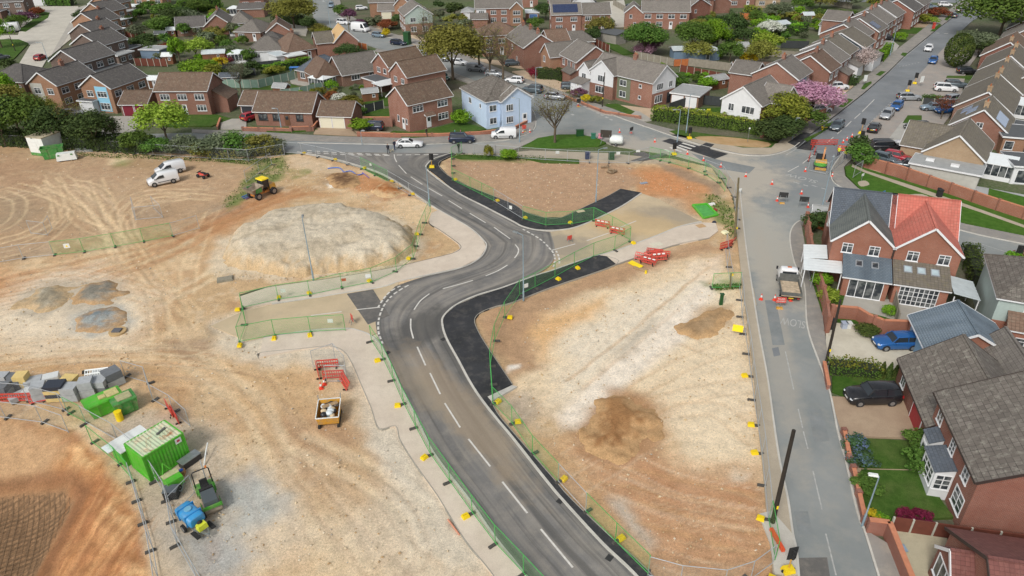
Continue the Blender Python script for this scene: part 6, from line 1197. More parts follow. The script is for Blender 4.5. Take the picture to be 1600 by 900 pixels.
e=skipbox('green_skip','shorter darker green skip with boards on top, next to the yellow drum',198,640,42,1.9,1.6,1.35,M_SGRN,taper=.15);MB().box(-.9,-.75,1.36,.9,.75,1.42).build('lid',M_SGRN,e);MB().box(-.5,-.5,1.43,.7,.5,1.5).build('board',plain('pale_board2',hx('a6a27a'),.8,0,.2,4),e)
e=thing('plastic_drum','yellow plastic drum in front of the green skips','drum',(*P(188,656),0));MB().cyl(0,0,0,.9,.3,n=16).build('body',M_YEL2,e);MB().cyl(0,0,.9,.95,.32,n=16).build('lid',M_YEL2,e)
h=thing('site_container','bright green storage container with a rust stained pale roof','container',(*P(236,752),0),R(25));W_,L_=3.6,5.4
W_=dist(P(236,752),P(297,713));
m=MB();D_=2.6;Hh=2.5
n=26
def corrug(m,p,q,z0,z1,n,dp=.03):
 d=Vector(q)-Vector(p);nn=Vector((d.y,-d.x)).normalized()
 for i in range(n):
  a=Vector(p)+d*i/n;b=Vector(p)+d*(i+1)/n;o1=nn*(dp if i%2 else 0);o2=nn*(0 if i%2 else dp)
  m.quad((*(a+o1),z0),(*(b+o2),z0),(*(b+o2),z1),(*(a+o1),z1))
h.rotation_euler=(0,0,ang(P(236,752),P(297,713)))
for p,q in(((0,0),(W_,0)),((W_,0),(W_,D_)),((W_,D_),(0,D_)),((0,D_),(0,0))):corrug(m,p,q,.1,Hh-.06,n)
m.build('wall',M_BGRN,h);m=MB()
for x,y in((0,0),(W_,0),(W_,D_),(0,D_)):m.box(x-.06,y-.06,0,x+.06,y+.06,Hh)
for z in(.08,Hh-.05):m.beam((0,0,z),(W_,0,z),.13,.14).beam((W_,0,z),(W_,D_,z),.13,.14).beam((W_,D_,z),(0,D_,z),.13,.14).beam((0,D_,z),(0,0,z),.13,.14)
m.build('frame',M_BGRN,h)
t=NT('rusty_pale_roof');c=t.mix(t.rng(t.noise(1.2,6,.75),.5,.6),hx('b9c7a6'),hx('cfc6a8'));c=t.mix(t.rng(t.noise(.9,6,.8,dist=.6),.5,.62,0,.9),c,hx('9a6236'));M_RUSTY=t.done(c,.85)
m=MB();nn=24
for i in range(nn):xa=W_*i/nn;xb=W_*(i+1)/nn;m.quad((xa,0,Hh+(.03 if i%2 else 0)),(xb,0,Hh+(0 if i%2 else.03)),(xb,D_,Hh+(0 if i%2 else.03)),(xa,D_,Hh+(.03 if i%2 else 0)))
m.build('roof',M_RUSTY,h);MB().box(W_-.75,-.06,1.85,W_-.25,-.045,2.35).build('sign',M_WHITEM,h);MB().box(W_-.62,-.066,2.0,W_-.38,-.062,2.2).build('sign_mark',plain('sign_red',(.5,.03,.08),.5,0,0),h)
MB().beam((.3,-.55,.1),(.3,-.05,1.7),.1,.12).build('door_bar',M_BGRN,h)
def at_c(x,y,z=0):a=h.rotation_euler.z;return(h.location.x+x*math.cos(a)-y*math.sin(a),h.location.y+x*math.sin(a)+y*math.cos(a),z)
e=thing('pallet_board','grey pipe lying on the container roof','pipe',at_c(2.4,1.5,Hh+.1),h.rotation_euler.z);e['label']='short dark grey pipe lying on the green container roof';MB().tube([(-.4,-.1,0),(.45,.12,0)],.09,8).build('pipe',plain('pipe_grey',hx('6b6d66'),.7),e);e.name='short_pipe'
e=thing('site_store','low white roofed green box behind the big green container','store box',at_c(-.35,3.0),h.rotation_euler.z);MB().box(0,0,0,2.6,1.9,1.5).build('body',M_BGRN,e);MB().box(-.06,-.06,1.5,2.66,1.96,1.58).build('lid',M_WHITEM,e);MB().box(-.5,1.2,1.2,1.4,2.3,1.28).build('sheet',plain('white_sheet',hx('d8dee2'),.6),e)
e=thing('steel_chest','black and silver steel tool chest against the green container','tool chest',at_c(2.2,-1.1),h.rotation_euler.z+.05);MB().box(0,0,0,1.6,.75,.55).build('body',plain('black_steel',(.03,.03,.035),.5),e);MB().box(-.03,-.03,.55,1.63,.78,.62).build('lid',M_STEEL,e)
e=thing('cardboard_box','cardboard box of blue bags beside the tool chest','box',at_c(1.55,-1.35),.2);MB().box(0,0,0,.45,.45,.4).build('box',plain('cardboard',hx('a98256'),.9),e);MB().ell((.22,.22,.45),(.17,.17,.12),8,5).build('blue_bag',plain('blue_bag',hx('2f5fc0'),.5),e)
e=thing('fuel_bowser_trailer','small green A frame trailer box below the container','trailer',at_c(.35,-2.0),h.rotation_euler.z-.1);MB().box(-.1,-.5,.3,1.1,.7,1.0).build('box',M_BGRN,e);MB().box(-.1,.15,1.0,1.1,.7,1.04).build('lid',plain('pale_lid',hx('b7b98a'),.7,0,.15),e);MB().beam((0,-.5,.35),(.5,-1.2,.3),.08,.08).beam((1,-.5,.35),(.5,-1.2,.3),.08,.08).build('drawbar',M_STEEL,e);MB().beam((-.1,.7,.3),(.4,.9,1.9),.08,.08).beam((1.1,.7,.3),(.4,.9,1.9),.08,.08).build('frame',M_BGRN,e);wheel_set(e,1,1.3,.25,(.5,),.15)
e.name='small_trailer'
e=thing('black_generator','black open topped box at the fence below the green trailer','box',(*P(270,775),0),.1);MB().box(-.5,-.4,0,.5,.4,.75).build('body',M_BLK,e);MB().box(-.52,-.42,.75,.52,.42,.8).build('lid',plain('grey_lid',hx('5c6369'),.6),e)
e=thing('site_cabin','white cabin with a brown flat roof on a green base by the boundary hedge','cabin',(*P(50,242),0),ang(P(50,242),P(73,247)));
e.rotation_euler=(0,0,R(-18));MB().box(0,0,.5,3.4,3.8,3.1).build('wall',M_WHITEM,e);MB().box(-.02,-.02,0,3.42,3.82,.5).build('base',M_SGRN,e);MB().box(-.05,-.05,3.1,3.45,3.85,3.22).build('roof',plain('cabin_roof',hx('b3a88f'),.9,0,.12,1.5),e);MB().box(1.1,-.03,.6,1.9,-.002,2.5).build('door',M_WHITEM,e)
e=skipbox('green_skip','dark green skip standing between the white cabin and the white tank',86,246,25,3.4,1.7,1.9,M_SGRN,taper=.25)
e=thing('white_tank','white slab sided tank lying beside the dark green skip','tank',(*P(106,250),0),R(22));MB().box(-1.5,-.65,.15,1.5,.65,1.3,taper=.12).build('tank',M_WHITEM,e)
for x in(-1.0,.9):MB().box(x-.18,-.66,1.0,x+.12,-.6,1.2).build('handle_recess',M_SGRN,e)
MB().box(-1.2,-.5,0,-.9,.5,.16).box(.9,-.5,0,1.2,.5,.16).build('skid',M_BLK,e)
g=P(318,277);e=thing('quad_bike','red and black quad bike on the soil beside the two white vans','quad bike',(*g,0),R(60));MB().box(-.35,-.8,.45,.35,.8,.7,taper=.08).build('body',M_RED,e);MB().box(-.18,-.6,.7,.18,.2,.85).build('seat',M_BLK,e);MB().beam((-.4,.45,1.0),(.4,.45,1.0),.05,.05).beam((0,.5,.6),(0,.45,1.0),.06,.06).build('handlebar',M_BLK,e);MB().box(-.4,-1.05,.7,.4,-.65,.75).box(-.35,.7,.7,.35,1.0,.75).build('rack',M_BLK,e)
for x in(-.45,.45):
 for y in(-.65,.65):MB().tube([(x-.12,y,.28),(x+.12,y,.28)],.28,14).build('wheel',M_TYRE,e)
g=P(516,657);e=thing('waste_skip','yellow tipping skip heaped with rubbish bags and boards','skip',(*g,0),R(6));m=MB();a=[(-.95,-1.0,1.15),(.95,-1.0,1.15),(.95,1.3,1.35),(-.95,1.3,1.35)];b=[(-.85,-.75,.25),(.85,-.75,.25),(.85,1.1,.25),(-.85,1.1,.25)]
for i in range(4):j=(i+1)%4;m.quad(b[i],b[j],a[j],a[i]);m.quad(*[(p[0]*.94,p[1]*.94,p[2])for p in(b[j],b[i],a[i],a[j])])
m.quad(*b[::-1]);m.quad(*[(p[0]*.94,p[1]*.94,.3)for p in b]);m.build('skip_body',M_YEL,e);m=MB()
for i in range(4):m.beam(a[i],a[(i+1)%4],.07,.08)
m.build('rim',M_WHITEM,e);MB().beam((-.95,1.25,1.3),(-.95,1.4,1.8),.06,.06).beam((.95,1.25,1.3),(.95,1.4,1.8),.06,.06).build('stake',M_STEEL,e);MB().box(-.9,-1.0,0,-.7,1.1,.25).box(.7,-1.0,0,.9,1.1,.25).build('skid',M_BLK,e)
rr=random.Random(3)
for i in range(20):
 c=(rr.uniform(-.6,.6),rr.uniform(-.75,.9),rr.uniform(1.0,1.32));q=MB().ell((0,0,0),(rr.uniform(.2,.34),rr.uniform(.2,.3),rr.uniform(.16,.24)),9,6);o=q.build('rubbish_bag',[plain('bag_black',(.02,.02,.025),.4),plain('bag_white',hx('cfd6d8'),.5),plain('bag_cream',hx('c9b493'),.7),plain('bag_grey',hx('7d858a'),.6)][i%4],None);tag(o,['black rubbish bag heaped in the yellow waste skip','white rubbish bag heaped in the yellow waste skip','cream sack heaped in the yellow waste skip','grey rubbish bag heaped in the yellow waste skip'][i%4],'rubbish bag',['black bags in the yellow skip','white bags in the yellow skip','cream sacks in the yellow skip','grey bags in the yellow skip'][i%4]);o.location=(g[0]+c[0],g[1]+c[1],c[2])
o=MB().box(-.7,-.18,0,.7,.18,.05).build('timber_board',M_WOOD);tag(o,'pale timber board lying across the rubbish in the yellow skip','board');o.location=(g[0]+.1,g[1]+.35,1.45);o.rotation_euler=(.1,.15,.7)
# ================================================================ temporary fencing
def infill(name,col,dens,cell=.06):
 t=NT(name);uv=t.n('SeparateXYZ',i_0=t.co('UV'));
 fx=t.math('FRACT',t.math('MULTIPLY',uv.outputs[0],1/cell));fy=t.math('FRACT',t.math('MULTIPLY',uv.outputs[1],1/(cell*3)))
 wire=t.math('MAXIMUM',t.math('LESS_THAN',fx,dens),t.math('LESS_THAN',fy,dens*.5))
 tr=t.n('BsdfTransparent');mx=t.n('MixShader',i_0=wire);t.t.links.new(tr.outputs[0],mx.inputs[1]);t.t.links.new(t.b.outputs[0],mx.inputs[2]);t.t.links.new(mx.outputs[0],t.out.inputs[0])
 return t.done(col,.6)
M_MESHG=infill('green_mesh',hx('5fa85a'),.11);M_MESHS=infill('steel_mesh',hx('8b9093'),.07);M_MESHGR=infill('net_red',hx('c8453a'),.3)
M_FG=plain('green_tube',hx('48a552'),.5,0,.08,3);M_FS=plain('steel_tube',hx('aeb3b5'),.45,.2,.1,3);M_FOOT=plain('black_block',(.075,.07,.062),.9,0,.2,5);M_YB=plain('yellow_block',hx('e6c818'),.6,0,.1,4)
def fence_meshes(L,kind):
 def mk():
  r_=.03;f=MB()
  f.tube([(0,0,.05),(0,0,2.0)],r_,6).tube([(L,0,.05),(L,0,2.0)],r_,6).tube([(0,0,1.99),(L,0,1.99)],r_,6).tube([(0,0,.2),(L,0,.2)],r_,6)
  g=MB().quad((.03,0,.2),(L-.03,0,.2),(L-.03,0,1.97),(.03,0,1.97))
  return _mk(f,'frame',M_FG if kind=='g' else M_FS),_mk(g,'mesh_infill',M_MESHG if kind=='g' else M_MESHS)
 return cached(('fence',round(L,2),kind),mk)
def foot_mesh(kind):
 def mk():
  m=MB()
  if kind=='b':m.box(-.12,-.36,0,.12,.36,.13,taper=.02).box(-.08,-.3,.13,.08,-.12,.16).box(-.08,.12,.13,.08,.3,.16);return _mk(m,'foot',M_FOOT)
  m.box(-.22,-.28,0,.22,.28,.2,taper=.03).box(-.16,-.22,.2,-.02,.22,.27).box(.04,-.22,.2,.16,.22,.27);return _mk(m,'foot',M_YB)
 return cached(('foot',kind),mk)
def run(pts,kinds,place_txt,foots='b',z=0.0,foot_side=1,yel=(),lean=0,world=False,start_txt='far',h=1.0):
 q=pts if world else PL(pts);ks=kinds if len(kinds)>1 else kinds*(len(q)-1)
 panels=[]
 for i in range(len(q)-1):
  L=dist(q[i],q[i+1]);n=max(1,round(L/3.5))
  for j in range(n):
   a=(q[i][0]+(q[i+1][0]-q[i][0])*j/n,q[i][1]+(q[i+1][1]-q[i][1])*j/n);panels.append((a,L/n,ang(q[i],q[i+1]),ks[i],i if j==0 else None))
 N=len(panels)
 for k,(a,L,an,kd,idx)in enumerate(panels):
  col='green' if kd=='g' else 'grey';o=ORD[k]if k<25 else None
  if k==N-1 and N>1:where='last panel'
  elif o:where=o+' panel'
  else:where=''+' panel from the near end'
  if k<N-1 and not o:pass
  nm=ORD[k]+' ' if k<25 else '';nm=(nm if N>1 else '')+f'{col} mesh panel '+place_txt;lab=nm if len(nm.split())<=16 else ' '.join(nm.split()[:16])
  e=thing('mesh_fence_panel',lab,'fence panel',(*a,z),an,'temporary mesh fence panels');f,g=fence_meshes(L,kd)
  place(f,'frame',e,Matrix.Identity(4));place(g,'mesh_infill',e,Matrix.Identity(4))
  y=idx is not None and idx in yel
  if y:place(foot_mesh('y'),'foot',e,Matrix.Translation((0,foot_side*.55,0))@Matrix.Rotation(.3*(k%3-1),4,'Z'))
  place(foot_mesh('b'),'foot',e,Matrix.Translation((0,foot_side*(.2 if not y else.12),0)))
run([(581,536),(599,564),(615,597),(631,634),(650,671),(673,714),(703,756),(738,805),(774,853),(818,900),(850,935)],'g','down the left kerb of the new road',z=.15,foot_side=-1,yel=(1,3,5,7))
run([(375,538),(430,527),(486,522),(540,519)],'g','along the south side of the west arm',z=.15,foot_side=-1,yel=(0,1,2))
run([(380,484),(385,509),(375,538)],'g','closing the end of the west arm',z=.08,foot_side=-1,yel=(0,))
run([(380,484),(436,471),(485,464),(535,453),(582,444),(620,427),(646,406),(658,368),(673,333)],'g','round the north side of the west arm',z=.12,yel=(1,2,4,6,7))
run([(445,240),(472,242),(520,252),(565,265),(607,286),(640,306),(672,323)],'sssgss','down the north west kerb past the give way line',z=.05,yel=(1,2,3,4,5))
run([(-60,224),(60,231),(155,236),(240,243),(299,247),(389,252),(445,243)],'s','along the boundary hedge',z=0,foot_side=-1)
run([(425,258),(385,286)],'s','beside the dumper in the tall grass',z=0)
run([(722,241),(706,250),(707,284),(735,298),(772,317),(817,345),(853,355),(894,353),(927,347),(956,362),(984,378)],'ggggsggggg','along the upper black path to the barriers',z=.15,yel=(2,4,5,7))
run([(984,380),(960,393),(927,404),(897,419),(867,436),(836,452),(812,464),(789,498),(773,535),(766,575),(770,634),(800,665),(832,712),(872,756),(915,803),(961,850),(1012,901)],'gggggggggggggsgg','down the lower black path from the barriers',z=.15,yel=(0,3,4,7,10,11,13,15),foot_side=1)
run([(1012,901),(1062,915),(1130,922),(1172,908),(1207,882)],'s','across the bottom of the east field',z=0,yel=(4,))
run([(740,242),(810,248),(852,251),(921,255),(982,256),(1014,248)],'s','along the footpath above the brown triangle',z=0)
run([(1014,248),(1031,252),(1045,255),(1075,264),(1101,274),(1121,287)],'ggggg','round the junction corner above the orange soil',z=0)
run([(1121,287),(1132,301)],'g','at the tall green panel by the wooden pole',z=.15)
run([(1100,270),(1128,281),(1146,310),(1150,345),(1149,373)],'s','beside the wooden pole at the junction',z=.15)
run([(1133,388),(1136,418),(1142,450)],'s','by the red barriers on the street edge',z=.02)
run([(1112,452),(1155,450)],'g','above the green pillar box',z=.02)
run([(1155,450),(1158,470),(1159,496),(1164,523),(1169,554),(1173,589),(1178,626),(1184,666),(1190,710),(1195,760),(1200,815)],'s','down the near street beside the east field',z=0,foot_side=-1,yel=(5,7,8,10))
run([(1200,815),(1210,878)],'g','at the foot of the tall black pole',z=.15,foot_side=-1,yel=(0,))
run([(-20,415),(37,405),(85,400)],'s','at the left of the low fence over the west soil',z=0)
run([(85,400),(132,395),(180,387),(225,379),(271,370)],'g','across the west soil with a warning sign',z=0)
run([(271,370),(312,358)],'s','ending the low fence over the west soil',z=0)
run([(-40,648),(10,655),(67,662),(108,677)],'s','along the top of the excavation',z=0)
run([(145,693),(187,727),(209,752)],'g','round the corner of the excavation',z=0)
run([(209,752),(218,782),(228,817),(240,860),(248,905),(256,960)],'s','down the right side of the excavation',z=0,foot_side=-1)
run([(-30,622),(45,628),(100,642),(108,648)],'s','in front of the paving stacks',z=0)
run([(108,648),(135,662)],'g','standing out green among grey ones near the red barrier',z=0)
run([(135,662),(185,690),(222,722),(245,752),(264,782),(272,815),(278,852),(308,905),(340,960)],'s','past the green container and bowser',z=0,foot_side=-1)
run([(197,590),(232,600),(240,627),(272,645),(298,668)],'s','behind the green skips',z=0)
def loose_panel(pxs,label,z=0,kind='s'):
 a,b=PL(pxs);L=dist(a,b);e=thing('mesh_fence_panel',label,'fence panel',(*a,z),ang(a,b),'temporary mesh fence panels');f,g=fence_meshes(L,kind);place(f,'frame',e,Matrix.Identity(4));place(g,'mesh_infill',e,Matrix.Identity(4));return e
loose_panel([(212,345),(255,341)],'front steel panel of the open pen left of the white vans');loose_panel([(255,341),(241,327)],'upright steel panel at the right of the open pen by the white vans');loose_panel([(210,328),(213,344)],'short steel panel at the left of the open pen by the white vans')
loose_panel([(49,366),(75,369)],'front panel of the small steel pen far left');loose_panel([(75,369),(82,358)],'right hand panel of the small steel pen far left')
for i,(a,b)in enumerate([((1262,268),(1290,274)),((1292,274),(1314,257)),((1314,257),(1330,240))]):loose_panel([a,b],['steel panel in front of the mini excavator','steel panel right of the mini excavator','steel panel by the crouching worker'][i],.07)
e=loose_panel([(1332,280),(1344,272)],'white steel frame leaning on the verge grass',.17)
e=loose_panel([(1266,452),(1262,420)],'pale steel frame propped on the brick wall by the street',.15)
e=thing('fence_panel_stack','stack of pale steel fence panels lying by the boundary fence','fence panels',(*P(132,237),0),.05);m=MB()
for k in range(3):
 for s in(0,1.0):m.tube([(-1.6,s*.9-.4+k*.1,.1+k*.12),(1.6,s*.9-.4+k*.1,.1+k*.12)],.03,6)
 for x in(-1.6,1.6):m.tube([(x,-.4+k*.1,.1+k*.12),(x,.5+k*.1,.1+k*.12)],.03,6)
m.build('panels',M_FS,e)
def msign(px,py,z,w_,h_,an,col,label,mark=None):
 g=P(px,py,z);o=MB().box(-w_/2,-.03,-h_/2,w_/2,-.015,h_/2).build('warning_sign',col);o.location=(*g,z);o.rotation_euler=(0,0,an);tag(o,label,'sign')
 if mark is not None:MB().add([(-.16,-.034,-.15),(.16,-.034,-.15),(0,-.034,.14)],[(0,1,2)]).build('symbol',mark,o)
 return o
aw=ang(P(85,400),P(132,395));msign(104,384,1.2,.7,.6,aw,M_WHITEM,'white sign with a yellow triangle on the low green fence',M_YEL2)
msign(516,501,1.1,.55,.45,0,M_WHITEM,'small white sign on the fence south of the west arm');msign(442,454,1.1,.55,.45,.15,M_WHITEM,'small white sign at the left of the fence north of the west arm');msign(575,431,1.2,.6,.45,.25,M_WHITEM,'white and yellow sign on the fence below the large heap');msign(537,437,1.1,.5,.35,.2,M_RED,'small red sign on the fence below the large heap')
msign(871,238,1.2,.6,.45,0,M_WHITEM,'small white sign on the fence by the navy bin');msign(997,236,1.2,.7,.35,0,M_WHITEM,'pale sign at the right of the footpath fence');msign(966,239,1.0,.6,.5,0,M_WHITEM,'white sign with a pink edge beside the green bin');msign(822,446,1.1,.5,.5,.5,M_WHITEM,'white sign on the fence at the middle lamp column');msign(798,324,1.1,.45,.5,-.6,M_WHITEM,'pale sign on the fence over the upper black path');msign(579,257,1.1,.4,.4,-.6,M_WHITEM,'tiny white sign on the north west kerb fence')
o=msign(1153,513,.9,1.0,.7,-.35,M_YEL2,'plain yellow notice board on the fence beside the near street');o.rotation_euler=(-.25,0,-.35)
def barrier(px,py,an,label,col=None,z=0,tilt=0,white=True,L=2.0,world=None):
 col=col or M_RED;g=world or P(px,py,z);e=thing('plastic_barrier',label,'barrier',(*g,z),an);m=MB();m.box(-L/2,-.03,.12,L/2,.03,.22).box(-L/2,-.03,.5,L/2,.03,.62).box(-L/2,-.03,.88,L/2,.03,1.0)
 n=int(L/.22)
 for i in range(n+1):x=-L/2+.03+(L-.06)*i/n;m.box(x-.03,-.025,.22,x+.03,.025,.88)
 m.build('panel',col,e)
 if white:
  for x in(-L*.28,0,L*.28):MB().box(x-.18,-.036,.78,x+.18,-.031,.95).build('reflector',M_WHITEM,e)
 for x in(-L*.38,L*.38):MB().box(x-.05,-.25,0,x+.05,.25,.12).build('foot',M_BLK,e)
 if tilt:e.rotation_euler=(tilt,0,an)
 return e
barrier(941,355,-.45,'red and white plastic barrier nearer the black path on the east arm',z=.08);barrier(964,366,-.45,'red and white plastic barrier further from the black path on the east arm',z=.08)
barrier(497,585,-1.2,'red plastic barrier on the left of the fenced hole by the waste skip',white=False);barrier(522,592,.05,'red plastic barrier along the front of the fenced hole',white=False);barrier(535,603,-1.05,'dark red barrier leaning beside the fenced hole',tilt=-.5,white=False);barrier(513,575,.1,'red plastic barrier inside the fenced hole',white=False)
loose_panel([(490,575),(524,563)],'pale steel panel behind the fenced hole with red barriers');loose_panel([(524,563),(541,583)],'pale steel panel at the right of the fenced hole');loose_panel([(511,598),(543,598)],'blue grey steel panel in front of the fenced hole')
for i,(x,y,a,z,ti)in enumerate([(1003,408,-.5,0,-.6),(1010,412,-.6,.35,-1.2),(1020,405,.2,0,-.5),(1030,408,.15,.1,-.4),(1033,400,-.3,.6,-1.3),(1022,396,-.3,.35,-1.4)]):barrier(x,y,a,['red barrier at the left of the heaped pile beside the yellow board','flat red barrier with white squares on the left of the heaped pile','red barrier standing in the middle of the heaped pile','red barrier with two white squares at the right of the heaped pile','long red barrier lying on top of the heaped pile','pinkish red barrier at the back of the heaped pile'][i],z=z,tilt=ti,white=i in(1,3))
o=MB().box(-.9,-.35,0,.9,.35,.08).build('yellow_board',M_YEL2);tag(o,'yellow road board lying beside the pile of red barriers','board');o.location=(*P(993,415),.12);o.rotation_euler=(.1,0,-.9)
o=MB().box(-.8,-.28,0,.8,.28,.12).build('timber_offcuts',M_WOOD);tag(o,'pale timber offcuts at the end of the yellow board','timber');o.location=(*P(1000,421),.05);o.rotation_euler=(0,0,-.6)
o=MB().cyl(0,0,0,.35,.14,.12,10).build('yellow_tub',M_YEL2);tag(o,'small yellow tub beside the timber offcuts','tub');o.location=(*P(1009,427),0)
barrier(1134,388,.5,'red plastic barrier at the street end of the gravel path',z=.1,white=False);barrier(1139,384,.9,'red barrier tilted behind another at the street end of the gravel path',z=.1,tilt=.4,white=False)
barrier(66,629,.35,'bright red barrier tilted against the fence by the paving stacks',tilt=-.5,white=False);barrier(86,622,.35,'second bright red barrier, further right, by the paving stacks',tilt=-.5,white=False);barrier(275,655,-.9,'red netting barrier leaning on the steel panels behind the container',white=False);barrier(266,645,-.9,'red netting barrier nearest the green skips',white=False)
barrier(1270,232,1.0,'red barrier left of the digging in the junction',z=.07,white=False);barrier(1287,227,0,'long red barrier behind the mini excavator',z=.07,white=False,L=4.5);barrier(1318,237,-.4,'orange barrier beside the standing worker',plain('barrier_orange',hx('d8552c'),.5),z=.07,white=False);barrier(1264,250,1.1,'red barrier next to the cones left of the mini excavator',z=.07,white=False);barrier(1273,240,1.1,'red barrier between the cones and the mini excavator',z=.07,white=False)
m=barrier(30,628,.03,'red mesh strip along the fence in front of the paving stacks',white=False,L=6)
M_CONE=plain('cone_red',hx('e0452e'),.5,0,.06,4)
def cone(px,py,label,z=.07):
 g=P(px,py,z);e=thing('traffic_cone',label,'traffic cone',(*g,z),rnd.uniform(0,1.5),'traffic cones')
 a,b,c=cached(('cone',),lambda:(_mk(MB().box(-.2,-.2,0,.2,.2,.04).cyl(0,0,.04,.32,.15,.105,12).cyl(0,0,.56,.75,.06,.03,12),'cone_body',M_CONE),_mk(MB().cyl(0,0,.32,.56,.107,.062,12),'sleeve',M_WHITEM),0));place(a,'cone_body',e,Matrix.Identity(4));place(b,'sleeve',e,Matrix.Identity(4))
for c in[(1210,469,'traffic cone just left of the red road sign'),(1235,470,'traffic cone right of the red road sign, behind the tipper truck'),(1189,468,'traffic cone at the street edge left of the red road sign'),(1214,314,'traffic cone left of the two black backed signs'),(1252,303,'traffic cone between and above the two black backed signs'),(1262,324,'traffic cone at the foot of the right black backed sign'),(1294,315,'traffic cone beside the steel post at the corner'),(1206,288,'traffic cone alone in the middle of the junction'),(1258,268,'traffic cone left of the mini excavator'),(1300,276,'traffic cone right of the mini excavator by the kerb'),(1317,223,'nearest of three cones beyond the excavation barriers'),(1323,219,'middle of three cones beyond the excavation barriers'),(1331,214,'furthest of three cones beyond the excavation barriers'),(1165,276,'traffic cone at the right end of the dark crossing patch'),(1126,261,'traffic cone second from the right end along the crossing patch'),(1099,251,'traffic cone near the middle of the crossing patch'),(1074,241,'traffic cone by the zebra bars'),(1023,222,'traffic cone left of the dark crossing patch'),(968,207,'traffic cone left of the black backed sign in the wide road'),(986,208,'traffic cone under the black backed sign in the wide road'),(817,208,'cone left of the red figure at the blue house wall'),(828,207,'cone right of the yellow base at the blue house wall'),(903,165,'traffic cone by the sign near the round yellow shrubs')]:cone(*c)
cone(502,607,'left one of two traffic cones below the fenced hole',0);cone(507,601,'right one of two traffic cones below the fenced hole',0)
def roadsign(px,py,label,w_,h_,zc,an,face,base=None,legs=True,z=.07,txt=None,tilt=0.0,round_=False,yb=True):
 g=P(px,py,z);e=thing('road_sign',label,'road sign',(*g,z),an);m=MB()
 if round_:m.tube([(0,-.015,zc),(0,.015,zc)],w_/2,20)
 else:m.box(-w_/2,-.015,zc-h_/2,w_/2,.015,zc+h_/2)
 f=m.build('sign_plate',face,e);m=MB()
 if legs:m.beam((-w_*.3,.03,zc),(-w_*.42,.4,0),.04,.04).beam((w_*.3,.03,zc),(w_*.42,.4,0),.04,.04).beam((-w_*.3,-.03+.06,zc),(-w_*.42,-.3,0),.04,.04).beam((w_*.3,.03,zc),(w_*.42,-.3,0),.04,.04)
 else:m.tube([(0,.04,0),(0,.04,zc)],.035,8)
 m.build('stand',M_STEEL,e)
 if base is not None:MB().box(-.35,-.22,0,.35,.22,.14,taper=.05).build('base',base,e)
 if txt:
  for i,(s,sz,dz)in enumerate(txt):letters(s,sz,'lettering',M_WHITEM,f,(0,-.02,zc+dz),(R(90),0,0))
 return e
roadsign(1218,482,'red road closed sign on a yellow base behind the tipper truck',1.05,.68,1.05,-.12,M_RED,M_YEL,False,txt=[('ROAD',.26,.13),('CLOSED',.24,-.15)])
roadsign(890,378,'small red sign standing on the dusty east arm',.7,.6,.6,.5,M_RED,None,True,z=.08);roadsign(551,505,'small red sign standing in the mouth of the west arm',.6,.8,.7,-1.0,M_RED,None,True,z=.08)
M_BACK=plain('sign_back_black',(.03,.03,.03),.6)
roadsign(1222,318,'left one of two black backed signs at the junction mouth',1.2,.75,1.3,-.25,M_BACK,M_YEL);roadsign(1254,325,'right one of two black backed signs at the junction mouth',1.2,.75,1.3,-.25,M_BACK,None)
roadsign(986,212,'black backed tilted sign among cones in the wide road',1.0,.7,1.2,.8,M_BACK,None);roadsign(904,167,'black backed sign with a yellow base by the white gabled pair',1.0,.8,1.2,.5,M_BACK,M_YEL)
roadsign(1350,133,'white red roundel sign board on the footway by the dark hedge',.9,1.3,1.5,.3,M_WHITEM,None,False);roadsign(1438,135,'white red roundel sign board on the lay by side',.9,1.3,1.5,.3,M_WHITEM,None,False)
roadsign(819,206,'red triangular roadworks sign at the brick wall of the blue house',.8,.7,.9,.2,M_RED,M_YEL)
roadsign(1465,305,'black litter bin post on the verge path',.45,.9,.7,-.4,M_BLK,None,False,z=.17);roadsign(1379,308,'blue frame sign lying on the verge by the semi roof',.7,.7,.6,.6,plain('sign_blue',hx('4b7fb5'),.5),None,True,z=.17)
roadsign(1346,283,'white post sign standing on the verge grass',.5,.4,1.0,.5,M_WHITEM,None,False,z=.17);roadsign(1334,243,'round blue arrow sign by the bushy corner shrub',.9,.9,1.3,0,plain('sign_blue',hx('4b7fb5'),.5),None,False,round_=True)
roadsign(946,226,'dark brown information board on two posts by the grass island',1.9,1.3,1.9,-.25,plain('board_brown',hx('3d362f'),.7),None,True);roadsign(1590,412,'dummy',.1,.1,.1,0,M_BLK)if False else None
roadsign(1156,301,'small white sign lying by the wooden pole',.5,.5,.4,.3,M_WHITEM,None)
roadsign(1168,222,'white finger post with several pointing arms by the long hedge',.25,.25,2.4,0,M_WHITEM,None,False,z=.16)
def signal(px,py,an,label,hgt=2.4,z=.07,tall=False,fallen=False,base=None):
 g=P(px,py,z);e=thing('traffic_signal',label,'traffic light',(*g,z),an);MB().box(-.4,-.3,.05,.4,.3,.38,taper=.06).build('base',base or M_YB,e);MB().tube([(0,0,.38),(0,0,hgt-.8)],.05,8).build('mast',M_YEL if not tall else M_BLK,e)
 hd=MB().box(-.28,-.06,hgt-.9,.28,.08,hgt+.1,taper=0).box(-.34,.0,hgt-.95,.34,.03,hgt+.15).build('signal_head',M_BLK,e)
 for i in range(3):MB().tube([(0,-.07,hgt-.72+.32*i),(0,-.2,hgt-.72+.32*i)],.12,10).build('lens_hood',M_BLK,hd)
 for s in(-1,1):MB().tube([(s*.38,-.05,.14),(s*.38,.05,.14)],.12,10).build('wheel',M_BLK,e)
 return e
